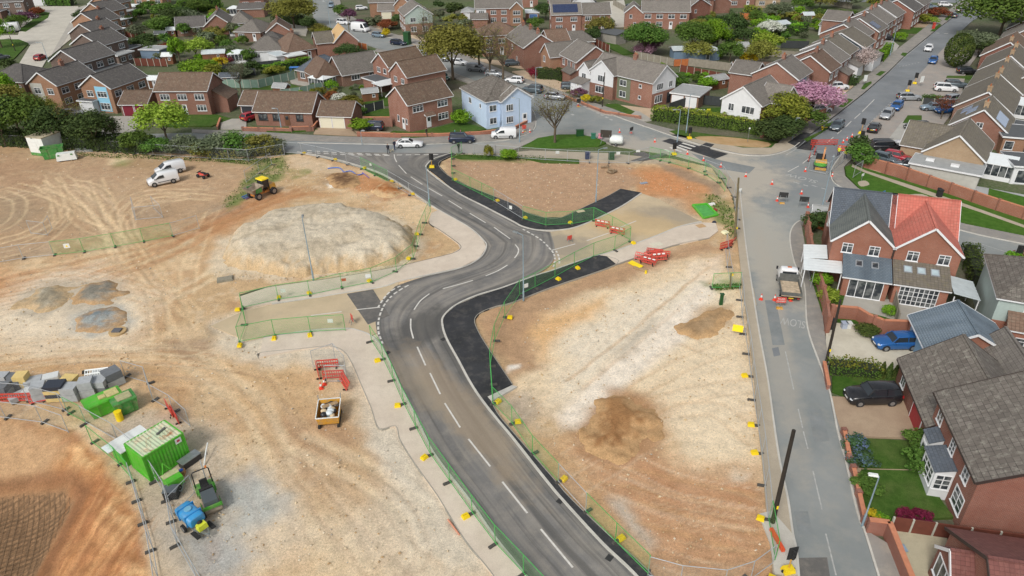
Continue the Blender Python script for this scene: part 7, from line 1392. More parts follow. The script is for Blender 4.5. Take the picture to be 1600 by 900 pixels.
signal(675,262,0,'black backed traffic light on a yellow base at the tip of the black path',2.2,.15);signal(1345,209,-.7,'black traffic light beside the black hatchback in the far road',2.6,.08);signal(1418,143,-.6,'left one of two black cross shaped signals beside the far road',2.2,.08);signal(1429,131,-.6,'right one of two black cross shaped signals beside the far road',2.2,.08)
signal(1053,242,.2,'yellow traffic light at the near end of the zebra bars',1.9,.1);signal(1077,217,.2,'yellow traffic light on the far side of the zebra bars',1.9,.17);signal(1345,222,-.7,'yellow signal post below the black hatchback',1.8,.08);signal(1585,414,-.3,'black signal on a yellow base beside the road at the right edge',2.4,.1)
e=signal(1283,200,.3,'fallen black and yellow signal lying on the verge',2.0,.3);e.rotation_euler=(1.35,0,1.2)
e=signal(1231,893,.2,'black backed signal with a yellow base at the bottom of the near street',2.2,.15)
e=signal(1210,905,-.6,'dark signal lying across the fence at the bottom edge',2.0,.5);e.rotation_euler=(1.2,0,-.6)
# ================================================================ vegetation
LM={k:leafmat(k,*[hx(c)for c in v])for k,v in{'dark':('28381d','42552e','60743f'),'mid':('364f22','54722f','7a9446'),'bright':('4a6e1c','6d9626','93b53c'),'lime':('64802a','8a9f38','aebd50'),'olive':('5a5a28','7d7c38','9c9a50'),'pink':('9c6a82','cb98b0','e6c6d4'),'blossom':('9f8a80','d3bfb9','efe4e0'),'yellow':('9a8a1c','cdbb28','e6d83c'),'purple':('4a2f3a','6d4656','8a6280'),'rust':('5c3526','84492f','9c6340'),'grey':('46503a','646e52','8a9274'),'white':('a0a58e','d5d8cb','efefe8'),'twig':('4c4436','6b6250','86806a'),'blue':('2f4a30','4a6a3a','7f88c8'),'gold':('465020','74782c','9f9a40'),'conifer':('2e3c1c','49592a','6a7438'),'red':('5a1c28','80283c','a04058')}.items()}
M_BARK=plain('bark',hx('5d5142'),.9,0,.2,3,.3);M_BARKG=plain('mossy_bark',hx('6a6748'),.9,0,.25,3,.3)
def leaf_mesh(name,cen,nrm,size,tint,mat,g):
 n=len(cen);nrm=nrm/np.maximum(1e-6,np.linalg.norm(nrm,axis=1))[:,None];r=g.normal(size=(n,3));u=np.cross(nrm,r);u/=np.maximum(1e-6,np.linalg.norm(u,axis=1))[:,None];v=np.cross(nrm,u)
 s=size[:,None]if hasattr(size,'shape')else size;u=u*s;v=v*s*.75
 co=np.stack([cen-u,cen-v*1.1,cen+u,cen+v],1).reshape(-1,3)
 me=bpy.data.meshes.new(name);me.vertices.add(4*n);me.vertices.foreach_set('co',co.ravel());me.loops.add(4*n);me.loops.foreach_set('vertex_index',np.arange(4*n,dtype=np.int32));me.polygons.add(n)
 me.polygons.foreach_set('loop_start',np.arange(0,4*n,4,dtype=np.int32));me.polygons.foreach_set('loop_total',np.full(n,4,dtype=np.int32));me.update()
 a=me.attributes.new('tint','FLOAT','POINT');a.data.foreach_set('value',np.repeat(np.clip(tint,0,1),4));me.materials.append(mat);return me
def crown(kind,var=0,n=1500,leaf=.085,K=15,shape='round',sparse=False):
 def mk():
  g=np.random.default_rng(hash_(kind)+var*7+n)
  if shape=='cone':
   t=g.random(n);th=g.random(n)*6.283;rr=(1-t)**.75*(.92+.16*np.sin(th*5+t*9));rr=rr*(1-.25*g.random(n)**2);cen=np.stack([rr*np.cos(th),rr*np.sin(th),t*2-1],1);nr=cen*[1,1,0]+[0,0,.5]+g.normal(size=(n,3))*.35;tint=.5+g.normal(size=n)*.25
  elif shape=='egg':
   d=g.normal(size=(n,3));d/=np.linalg.norm(d,axis=1)[:,None];cen=d*(1-.15*g.random(n)[:,None]**2);cen[:,2]*=1;nr=d+g.normal(size=(n,3))*.4;tint=.5+g.normal(size=n)*.22+.2*np.sin(d[:,0]*7+d[:,2]*5)
  else:
   d=g.normal(size=(K,3));d/=np.linalg.norm(d,axis=1)[:,None];d[:,2]=np.abs(d[:,2])*1.1-.38;cc=d*(.62+.16*g.random((K,1)));cc[:,0:2]*=1+.12*g.normal(size=(K,1));cr=.30+.17*g.random(K);ct=g.random(K)
   idx=g.integers(0,K,n);q=g.normal(size=(n,3));q/=np.linalg.norm(q,axis=1)[:,None];rad=cr[idx]*(1-.45*g.random(n)**2.2)*(1+.1*g.normal(size=n));cen=cc[idx]+q*rad[:,None];nr=q+g.normal(size=(n,3))*.45+[0,0,.25];tint=.28+.42*g.random(n)+.32*(ct[idx]-.3)
  return leaf_mesh('crown',cen,nr,leaf*(.6+.8*g.random(n)),tint,LM[kind],g)
 return cached(('crown',kind,var,n,shape,leaf,K),mk)
def hash_(s):return sum(ord(c)*(i+3)for i,c in enumerate(s))
def branches(seed,H,Rr,n1=7,mat=None,twigs=26,th=.022):
 """bare tree: trunk, limbs, twigs in real metres"""
 g=random.Random(seed);tr=MB();tw=MB();tips=[]
 b=H*.34;tr.tube([(0,0,0),(.05,0,b*.5),(0,.04,b)],[H*th*1.2,H*th,H*th*.9],8)
 for i in range(n1):
  a=6.283*i/n1+g.uniform(-.3,.3);el=g.uniform(.5,1.25);L=Rr*g.uniform(.75,1.1)/max(.55,math.cos(el));L=min(L,(H-b)*1.0)
  p0=Vector((0,0,b*g.uniform(.75,1.05)));p=p0;d=Vector((math.cos(a)*math.cos(el),math.sin(a)*math.cos(el),math.sin(el)));pts=[p0.copy()]
  for k in range(4):d=(d+Vector((g.uniform(-.2,.2),g.uniform(-.2,.2),.12))).normalized();p=p+d*L/4;pts.append(p.copy())
  tr.tube(pts,[H*th*.5,H*th*.38,H*th*.26,H*th*.15,H*th*.06],5)
  for k in range(twigs):
   j=g.randint(1,3);q=pts[j].lerp(pts[j+1],g.random());dd=(Vector((g.gauss(0,1),g.gauss(0,1),abs(g.gauss(0,.8))+.15))).normalized();l=L*g.uniform(.18,.42);m_=q+dd*l*.5+Vector((0,0,l*.05));e_=q+dd*l+Vector((0,0,l*.2));tw.tube([q,m_,e_],[H*th*.1,H*th*.06,H*th*.025],3,cap=False)
   tips+=[e_,m_]
   for _ in range(2):e2=m_+Vector((g.gauss(0,1),g.gauss(0,1),g.gauss(.5,.6))).normalized()*l*.5;tw.tube([m_,e2],[H*th*.05,H*th*.02],3,cap=False);tips.append(e2)
 return tr,tw,tips
def tree(px,py,H,Rr,kind,label,cat='tree',n=1500,leaf=.085,K=15,trunk=None,name='tree',shape='round',var=None,group=None,bare=0,buds=None,z=0,world=None,sq=1.0):
 g=world or P(px,py,z);e=thing(name,label,cat,(*g,z-.02),rnd.uniform(0,6.28),group)
 if bare:
  tr,tw,tips=branches(int(px*7+py),H,Rr,bare);tr.build('trunk',M_BARK,e);tw.build('twigs',M_BARK,e)
  if buds:
   gg=np.random.default_rng(int(px));T=np.array([tuple(t)for t in tips]);k=max(1,int(buds/len(T)));c=np.repeat(T,k,0)+gg.normal(size=(len(T)*k,3))*Rr*.06;me=leaf_mesh('crown',c,gg.normal(size=c.shape),.07+.05*gg.random(len(c)),gg.random(len(c)),LM[kind],gg);place(me,'crown',e,Matrix.Identity(4))
  return e
 th=H*.32 if trunk is None else trunk;rz=(H-th*.55)/2;cz=H-rz*.93
 if shape=='cone':rz=H/2;cz=rz
 if th>.3:
  m=MB().tube([(0,0,0),(.03,0,th*.6),(0,0,cz)],[max(.07,H*.03),max(.06,H*.024),H*.01],7)
  for i in range(4):a=1.57*i+px;m.tube([(0,0,th*.8),(math.cos(a)*Rr*.3,math.sin(a)*Rr*.3,cz-.1*rz),(math.cos(a)*Rr*.6,math.sin(a)*Rr*.6,cz+.3*rz)],[H*.014,H*.01,H*.004],5)
  m.build('trunk',M_BARK,e)
 me=crown(kind,(int(px)%3)if var is None else var,n,leaf,K,shape);o=place(me,'crown',e,Matrix.Translation((0,0,cz))@Matrix.Diagonal((Rr,Rr*sq,rz,1)));return e
def hedge(pts,w_,h_,kind,label,top=None,z=0,dens=42,leaf=.11,name='hedge',world=False,cat='hedge'):
 q=pts if world else PL(pts);g=np.random.default_rng(len(label)*13+int(h_*10));C0=[];N0=[]
 for a,b in zip(q,q[1:]):
  L=dist(a,b);d=np.array([(b[0]-a[0])/L,(b[1]-a[1])/L,0]);s=np.array([-d[1],d[0],0]);area=L*(w_+2*h_);n=int(area*dens);t=g.random(n)*(L+w_*.4)-w_*.2;u=g.random(n)*(w_+2*h_)
  onf=u<h_;ont=(u>=h_)&(u<h_+w_);onb=u>=h_+w_;sx=np.where(onf,-w_/2,np.where(ont,u-h_-w_/2,w_/2));zz=np.where(onf,u,np.where(ont,h_,u-h_-w_));wob=.10*np.sin(t*1.9+len(label))+.07*np.sin(t*4.3+1);zz=zz*(1+wob*.6)+g.normal(size=n)*.05;sx=sx*(1+wob)+g.normal(size=n)*.06
  c=np.array([a[0],a[1],0])+d*t[:,None]+s*sx[:,None]+np.array([0,0,1])*zz[:,None];nn=s*np.where(onf,-1,np.where(ont,0,1))[:,None]+np.array([0,0,1])*np.where(ont,1,.1)[:,None]+g.normal(size=(n,3))*.4;C0.append(c);N0.append(nn)
 c=np.concatenate(C0);nn=np.concatenate(N0);ct=.35+.35*g.random(len(c))+.22*(fbm(c[:,0],c[:,1]+c[:,2],1.1,3)-.5)*2
 o0=c[0].copy();o0[2]=0;me=leaf_mesh(name,c-o0,nn,leaf*(.6+.8*g.random(len(c))),ct,LM[kind],g)
 if top:me.materials.append(LM[top]);zt=np.repeat(c[:,2]>h_*.86,1)&(g.random(len(c))<.85);me.polygons.foreach_set('material_index',zt.astype(np.int32))
 e=thing(name,label,cat,(o0[0],o0[1],z));place(me,'foliage',e,Matrix.Identity(4))
 m=MB()
 for a,b in zip(q,q[1:]):
  n=max(2,int(dist(a,b)/1.2))
  for i in range(n):x=a[0]+(b[0]-a[0])*i/n-o0[0];y=a[1]+(b[1]-a[1])*i/n-o0[1];m.tube([(x,y,0),(x+.05,y,h_*.8)],[.05,.02],5)
  m.beam((a[0]-o0[0],a[1]-o0[1],h_*.45),(b[0]-o0[0],b[1]-o0[1],h_*.45),w_*.62,h_*.78)
 m.build('branches',M_BARKD,e);return e
M_BARKD=plain('hedge_core',hx('2c3420'),.95,0,.2,3)
T=tree
for a in[(10,228,9,5.0,'dark','large dark tree at the left end of the boundary hedge'),(52,226,9.5,4.6,'mid','tall green tree behind the white cabin'),(92,231,7.5,4.0,'dark','dark tree right of the white cabin on the boundary'),(30,205,9,4.2,'olive','olive tree behind the large dark tree at far left'),(5,180,9,4.0,'bright','bright tree crown at the left edge below the dark roof'),(152,234,7.0,4.0,'dark','dark tree in front of the maroon garage drive'),(262,222,7.5,4.6,'lime','bright lime tree in front of the brown roofed red house'),(70,196,6,3.2,'olive','thin olive tree in front of the pale panel house')]:T(*a,n=4200,leaf=.05,K=24)
T(118,226,7.5,4.2,'olive','half bare tree in front of the light blue panel house',bare=8,buds=1400);T(185,228,5,3,'grey','half bare bush left of the lime tree',bare=8,buds=1000,trunk=0)
hedge([(-60,221),(60,227),(150,232),(235,238)],3.0,2.4,'dark','dark boundary thicket behind the white cabin',dens=30,leaf=.16)
for i,(x,y,h_,r_,k)in enumerate([(215,236,3.6,3.2,'mid'),(290,240,3.2,3.0,'grey'),(338,240,3.6,3.4,'grey'),(372,238,3.8,3.3,'mid'),(410,239,3.2,3.0,'olive'),(248,240,2.8,2.8,'mid'),(315,243,2.4,2.5,'olive'),(392,243,2.2,2.4,'grey'),(432,237,2.4,2.0,'grey')]):
 T(x,y,h_,r_,k,'scrub bush '+['under the maroon garages','right of the lime tree by the fence','left of centre in the fence line scrub','largest in the fence line scrub','olive, in front of the long bungalow','low, directly below the lime tree','low and olive against the steel fence','low and grey against the steel fence','last before the give way line'][i],'bush',trunk=0,n=2600,leaf=.06,K=22,name='bush')
hedge([(330,246),(440,240)],1.6,1.2,'olive','low rough scrub along the steel boundary fence',dens=26,leaf=.14)
for a in[(460,44,10,7,'olive','big yellow green oak above the bungalow car park'),(708,124,12.5,6.6,'olive','big budding oak in the middle of the roadside trees'),(1006,88,8.5,5.6,'mid','big round green tree in the central gardens'),(1080,84,8,5.5,'mid','wide green tree right of the big round one'),(1108,80,8.5,4.2,'bright','fresh green tree behind the dark conifer'),(1560,60,14,11,'mid','huge green oak at the top right corner'),(1268,176,6,5.2,'pink','wide pink blossom tree by the far road'),(1224,204,7.0,4.4,'gold','round yellow green tree beside the white gabled house'),(1598,40,13,8,'mid','second green oak cut by the right edge')]:T(*a,n=7000,leaf=.042,K=30)
T(668,92,12,5.5,'olive','bare tree left of the big budding oak',bare=8,buds=900);T(749,112,11,5,'olive','first bare tree right of the big budding oak',bare=8,buds=1600);T(766,120,10,5,'twig','middle bare tree right of the big budding oak',bare=8,buds=900);T(786,124,11,5,'olive','bare tree nearest the blue house roof',bare=8,buds=1500)
T(867,223,9.3,4.8,'olive','nearly leafless tree on the grass island',bare=10,buds=1300,z=.1);T(378,146,7.5,3.5,'grey','bare pale tree in the garden behind the red house',bare=7,buds=300);T(1470,186,4,3,'rust','thin rusty bare shrub on the east forecourts',bare=8,buds=700);T(1347,117,5.2,3.6,'blossom','small pale blossom tree by the far road',bare=8,buds=3800)
T(1491,106,7.5,3.0,'conifer','tall round clipped conifer beside the far road',shape='egg',trunk=0,n=4000,leaf=.05)
for a in[(1528,84,5,5,'grey','grey green thicket below the huge oak'),(1550,92,4.5,4,'dark','dark thicket between the conifer and the red brown roof'),(1252,205,4.5,3.8,'mid','green tree between the pink and yellow green ones'),(1205,218,3.6,3.6,'dark','dark shrub mass at the right end of the long hedge'),(1228,216,4,3.4,'dark','dark shrub behind the fallen signal'),(1343,258,3.6,2.6,'mid','bushy corner shrub beside the blue arrow sign'),(1338,250,4.2,1.9,'dark','taller dark half of the bushy corner shrub'),(1142,66,8.5,3,'dark','tall dark conifer in the central gardens'),(1160,74,5,4,'dark','dark dense tree right of the tall dark conifer'),(1092,94,4.5,4,'olive','brownish shrub above the long blue grey shed'),(1120,76,5,2.6,'dark','dark narrow tree above the long blue grey shed'),(1016,82,4,3.4,'purple','purple tree above the pale blue shed'),(1008,86,3,3,'pink','lilac flowering shrub by the fence panels'),(1186,104,6.5,3.4,'olive','olive conifer behind the low brick outbuilding'),(1197,82,5,4.2,'lime','vivid lime tree left of the dark trimmed hedges'),(1170,98,2.8,2.2,'yellow','vivid yellow shrub near the garden sheds'),(1140,96,5,3.4,'mid','green shrub right of the long blue grey shed'),(1128,62,5,3,'white','white blossom tree against the dark red gable'),(1202,58,4.5,3.6,'white','white blossom bush above the lime tree'),(1215,30,5,4.5,'grey','grey green tree near the pink garden object'),(1250,20,5,4,'mid','green tree behind the long gardens'),(1280,14,5,5,'olive','olive tree mass at the top centre right'),(1320,12,5,5,'grey','grey green trees at the top behind the far road'),(1180,40,4.5,3,'mid','green shrub on the garden lawn at top right'),(721,194,2.9,2.1,'bright','round bright bush left of the blue house'),(568,203,2.2,2.6,'bright','bright green bush right of the cream garages'),(545,96,4.5,3.4,'dark','dark green tree beside the tan boarded roof'),(936,60,6,4.2,'olive','budding tree right of the solar panel house'),(927,68,4.5,2.6,'dark','dark conifer under the budding tree by the solar house'),(836,48,4,3,'mid','round hedge tree by the mid blue garage door'),(853,30,5,4,'dark','dark trees between garage and solar house'),(606,46,3,3.2,'rust','rust red shrub by the tan brick gable'),(547,36,4.5,2.4,'purple','dark purple leaved tree beside the curving road'),(563,42,2.6,2,'purple','small purple leaved shrub beside the curving road'),(603,58,2.6,1.4,'yellow','yellow shrub on the verge opposite the tall van'),(533,24,3.5,2.5,'mid','green shrub on the outside of the road bend'),(482,52,5,3,'dark','dark tree at the corner of the bungalow car park'),(498,52,3,3,'olive','olive bush on the inside of the road bend'),(506,56,2.5,3,'gold','golden bush left of the queueing cars'),(130,34,4,2.6,'dark','small dark round tree on the concrete road corner'),(42,38,4,4,'purple','purple blossom shrub by the top left house'),(33,44,4.5,3.2,'mid','green tree in front of the top left house'),(60,24,3,2.6,'rust','rusty shrub on the grass tip top left'),(3,75,9,3.5,'bright','weeping tree at the left edge over the green'),(12,108,2.5,2.5,'dark','dark bush beside the grey car at far left'),(308,92,5.5,4.4,'lime','round lime tree in the west gardens'),(282,98,6.5,2.2,'bright','slender pale green tree in the west gardens'),(316,122,4.6,4.6,'bright','wide bright tree behind the red house roof'),(336,126,4,2.6,'gold','golden shrub right of the red house roof'),(255,56,6,4.4,'mid','rounded green tree right of the stepped houses'),(275,48,7,4.6,'dark','tall dark tree in the upper west gardens'),(232,82,5,4,'dark','dark shrub mass behind the flat roofed garage'),(296,42,5,5,'grey','grey green tree left of the hipped bungalow'),(344,32,4,3.4,'gold','golden brown tree behind the hipped bungalow'),(218,60,4,3,'grey','silvery tree beside the fenced lawn'),(345,104,2.6,2,'yellow','yellow bush by the slanted grey roof'),(258,82,2.6,2.2,'rust','orange bush near the west garden shed'),(260,28,5,5,'mid','green tree top left centre of gardens'),(310,20,4.5,5,'mid','green tree near the bright yellow bush'),(285,30,4,4,'dark','dark green tree behind the tall dark one'),(235,20,4,4,'mid','green garden tree by the brick house at the top'),(365,55,3,3,'gold','gold shrub in front of the hipped bungalow'),(330,66,3.4,4,'olive','olive shrub under the hipped bungalow'),(358,88,3,3.4,'grey','grey shrub by the white conservatory'),(372,120,2.5,3.6,'grey','sprawling grey shrub under the bare pale tree'),(352,100,2,2,'red','dark red shrub by the white conservatory'),(430,118,2.4,2.5,'gold','gold and green shrub at the hedge end'),(531,160,2,1.9,'white','white flowering shrub behind the bungalow'),(519,160,2.4,2,'rust','rust coloured shrub behind the bungalow'),(545,162,1.8,2.2,'gold','golden shrub in the garden of the nearest red house'),(582,152,2.2,1.8,'grey','pale shrub by the patio canopy'),(518,140,2.2,1.6,'bright','fresh green shrub by the green fence end'),(556,178,2,2.2,'mid','green shrub between the cream garages and lawn'),(763,246,2.2,.9,'gold','yellow brown shrub at the left of the footpath verge'),(794,250,2.0,1.6,'bright','bright green shrub on the footpath verge'),(916,160,1.7,1.2,'yellow','left one of two round yellow shrubs'),(931,162,1.7,1.3,'gold','right one of two round yellow shrubs'),(832,122,2.6,1.5,'red','dark red shrub at the end of the dark hedge'),(904,152,2,1.8,'purple','dark shrub left of the round yellow shrubs'),(1055,138,3.5,2.8,'mid','green tree behind the white gabled pair'),(1105,140,3,2.2,'bright','fresh shrub behind the double garage roof'),(1443,37,3,2.6,'gold','round golden bush by the upper drives'),(1452,38,2.4,2.2,'lime','lime bush by the upper drives'),(1465,26,3,3.4,'rust','rust brown bush by the topmost drives'),(1406,64,2.4,2,'bright','green bush at the end of the grey drive wall'),(1277,362,2.8,1.8,'dark','dark bush at the corner of the semi garden'),(1292,356,2.4,1.6,'dark','second dark bush behind the garden shed of the semi'),(1290,470,1.7,1.3,'lime','vivid lime bush inside the street wall'),(1282,450,2.2,1.2,'bright','taller fresh green bush inside the street wall'),(1388,492,1.2,.8,'bright','small bush by the timber trellis of the semi'),(1352,522,1.0,1.4,'conifer','low brown green bush in the cream driveway corner'),(1436,702,1.7,1.5,'mid','upper one of two round bushes by the box bay'),(1437,734,1.9,1.6,'mid','lower one of two round bushes by the box bay'),(1336,700,1.1,1.1,'blue','blue flowering bush at the upper lawn corner'),(1345,722,1.1,1.2,'blue','blue flowering bush lower by the upper lawn'),(1352,765,1.2,1.2,'mid','green bush by the gap in the lawn wall'),(1362,812,.8,.7,'yellow','yellow green bush at the foot of the street lamp'),(1376,818,.7,.7,'bright','small green bush beside the yellow one'),(1415,812,.7,.8,'red','left one of two crimson bushes by the brown fence'),(1441,814,.7,.8,'red','right one of two crimson bushes by the brown fence'),(1566,556,1.8,1.4,'red','dark red bush under the sage house window'),(1588,420,2,1.8,'bright','green bush at the right edge by the signal'),(1600,420,2.2,1.8,'red','dark red bush cut by the right edge')]:
 T(*a,'shrub' if a[2]<3 else 'tree',trunk=0 if a[2]<4 else None,name='shrub' if a[2]<3 else 'tree',n=1500 if a[3]<3 else 2600,leaf=.08 if a[3]<3 else.06,K=16 if a[3]<3 else 22)
for i,x in enumerate((1376,1387,1398,1409)):T(x,589+i,1.7,.48,'conifer',ORD[i]+' of four small pointed conifers by the brown drive, from the left',name='conifer',shape='cone',trunk=0,n=700,leaf=.14)
hedge([(1296,580),(1330,583),(1368,588)],1.5,1.3,'mid','bushy hedge between the cream and brown driveways','gold',dens=70,leaf=.08)
hedge([(1021,186),(1090,194),(1150,202),(1200,212)],2.0,2.4,'mid','long trimmed hedge with yellow green top by the crossing','lime',dens=40,leaf=.13)
hedge([(841,123),(876,125)],1.3,2.4,'dark','dark upright hedge under the pair of brick houses',leaf=.13);hedge([(74,8),(114,8)],3,3,'mid','clipped green hedge at the top of the concrete road',leaf=.2,dens=20);hedge([(1217,52),(1258,56)],2,2.2,'dark','nearer dark trimmed hedge right of the lime tree',leaf=.14,dens=26);hedge([(1231,44),(1260,47)],2,2,'mid','further dark trimmed hedge right of the lime tree',leaf=.14,dens=26)
hedge([(1306,130),(1338,134)],1.5,1.9,'dark','dark brown green hedge beside the far footway',leaf=.12);hedge([(1352,92),(1374,92)],1.5,2,'mid','green hedge above the pale blossom tree',leaf=.12);hedge([(1374,97),(1388,80)],1.6,2,'bright','bright clipped hedge end beside the far footway',leaf=.12);hedge([(1440,158),(1494,162)],.8,1.3,'mid','low hedge on a board fence between the forecourts',leaf=.1)
hedge([(415,116),(480,100)],2.6,1.8,'mid','loose hedge left of the grey hipped bungalow','bright',leaf=.15,dens=26);hedge([(1512,398),(1528,450)],1.8,1.6,'conifer','hedge down the right side of the semi',leaf=.1);hedge([(560,42),(590,38)],2,1.8,'dark','dark hedge in front of the house with garage gables',leaf=.16,dens=24);hedge([(1356,4),(1400,8)],2,1.6,'gold','golden hedge at the top of the far road',leaf=.16,dens=20);hedge([(1165,18),(1185,22)],2,2,'lime','lime clipped hedge at the top centre right',leaf=.16,dens=20)
hedge([(430,36),(475,38)],3,2.6,'dark','dark thicket under the big yellow green oak',leaf=.18,dens=22);hedge([(285,20),(345,14)],4,4,'mid','tall thicket behind the west gardens',leaf=.25,dens=14);hedge([(1270,26),(1345,30)],2,2.2,'mid','long hedge across the gardens behind the far road',leaf=.18,dens=20);hedge([(1500,70),(1540,78)],4,3.5,'grey','thicket under the huge oak at the roadside',leaf=.22,dens=16)
R8=random.Random(11)
def scatter(pxpoly,n,kinds,hr,area,far=False):
 q=PL(pxpoly);xs_=[p[0]for p in q];ys_=[p[1]for p in q];c=0;tries=0
 while c<n and tries<n*40:
  tries+=1;x=R8.uniform(min(xs_),max(xs_));y=R8.uniform(min(ys_),max(ys_))
  if not inside(np.array([x]),np.array([y]),q)[0]:continue
  k=R8.choice(kinds);hh_=R8.uniform(*hr);T(x*3,y,hh_,hh_*R8.uniform(.5,.85),k,f"{'tree' if far else 'small'} {'of' if far else 'garden shrub of'} {COLN[k]} colour {area}",'tree' if far else 'shrub',n=900,leaf=.11,K=12,trunk=0 if hh_<3.5 else None,name='tree' if far else 'shrub',var=R8.randint(0,2),world=(x,y),group=f'{COLN[k]} {"trees" if far else "shrubs"} {area}');c+=1
COLN={'dark':'dark green','mid':'green','bright':'bright green','lime':'lime','olive':'olive','grey':'grey green','rust':'rust','gold':'golden green','purple':'purple'}
scatter([(185,30),(290,10),(400,60),(410,110),(350,140),(235,105),(190,60)],54,['dark','mid','olive','bright','grey','mid'],(1.6,4),'in the west gardens')
scatter([(415,150),(590,130),(600,165),(560,175),(440,150)],22,['mid','grey','olive','bright','gold'],(.8,2),'in the gardens behind the long bungalow')
scatter([(945,70),(1140,100),(1200,105),(1200,50),(1100,30),(1040,90)],36,['dark','mid','bright','olive','grey'],(1.6,4.5),'in the central gardens')
scatter([(1180,60),(1260,70),(1300,30),(1200,18)],26,['mid','olive','grey','bright'],(1.5,3.5),'in the gardens behind the far road')
scatter([(560,40),(640,14),(740,14),(760,60),(680,60)],16,['mid','dark','grey','olive'],(2,5),'behind the roadside oak')
scatter([(1010,125),(1120,145),(1130,108),(1030,100)],10,['mid','bright','dark'],(.8,2),'in the plots behind the white gabled pair')
for(a,b,n_)in(((190,-8),(420,-22),12),((620,-2),(900,-18),10),((1090,-2),(1320,-14),10),((0,-4),(180,-30),6)):
 pa,pb=P(*a),P(*b)
 scatter([a,(b[0],a[1]),b,(a[0],b[1])],n_,['mid','dark','olive','grey'],(4,8),['at the top edge of the west gardens','at the top edge beyond the long brick house','at the top edge above the central gardens','beyond the concrete road'][[190,620,1090,0].index(a[0])],True)
g=np.random.default_rng(2);cs=[]
for pts,n in(([(395,262),(440,245),(455,262),(420,290),(385,312),(345,330),(350,310),(375,290)],600),([(1100,305),(1120,305),(1145,330),(1148,372),(1135,370),(1125,340)],260),([(1112,446),(1158,444),(1158,452),(1115,455)],200),([(700,240),(850,245),(850,252),(760,250)],700),([(340,248),(440,248),(400,258),(340,254)],900),([(100,238),(340,248),(340,254),(100,244)],900)):
 q=PL(pts);a=np.array(q);k=0
 while k<n:p=a.min(0)+g.random((400,2))*(a.max(0)-a.min(0));p=p[inside(p[:,0],p[:,1],q)];cs.append(p);k+=len(p)
c=np.concatenate(cs);c=np.c_[c,.05+.15*g.random(len(c))];me=leaf_mesh('weeds',c,g.normal(size=c.shape)+[0,0,.6],.07+.06*g.random(len(c)),g.random(len(c)),LM['mid'],g);o=bpy.data.objects.new('weeds',me);C.objects.link(o);tag(o,'weeds and rough grass seeded over the soil edges','weeds',None,'stuff')
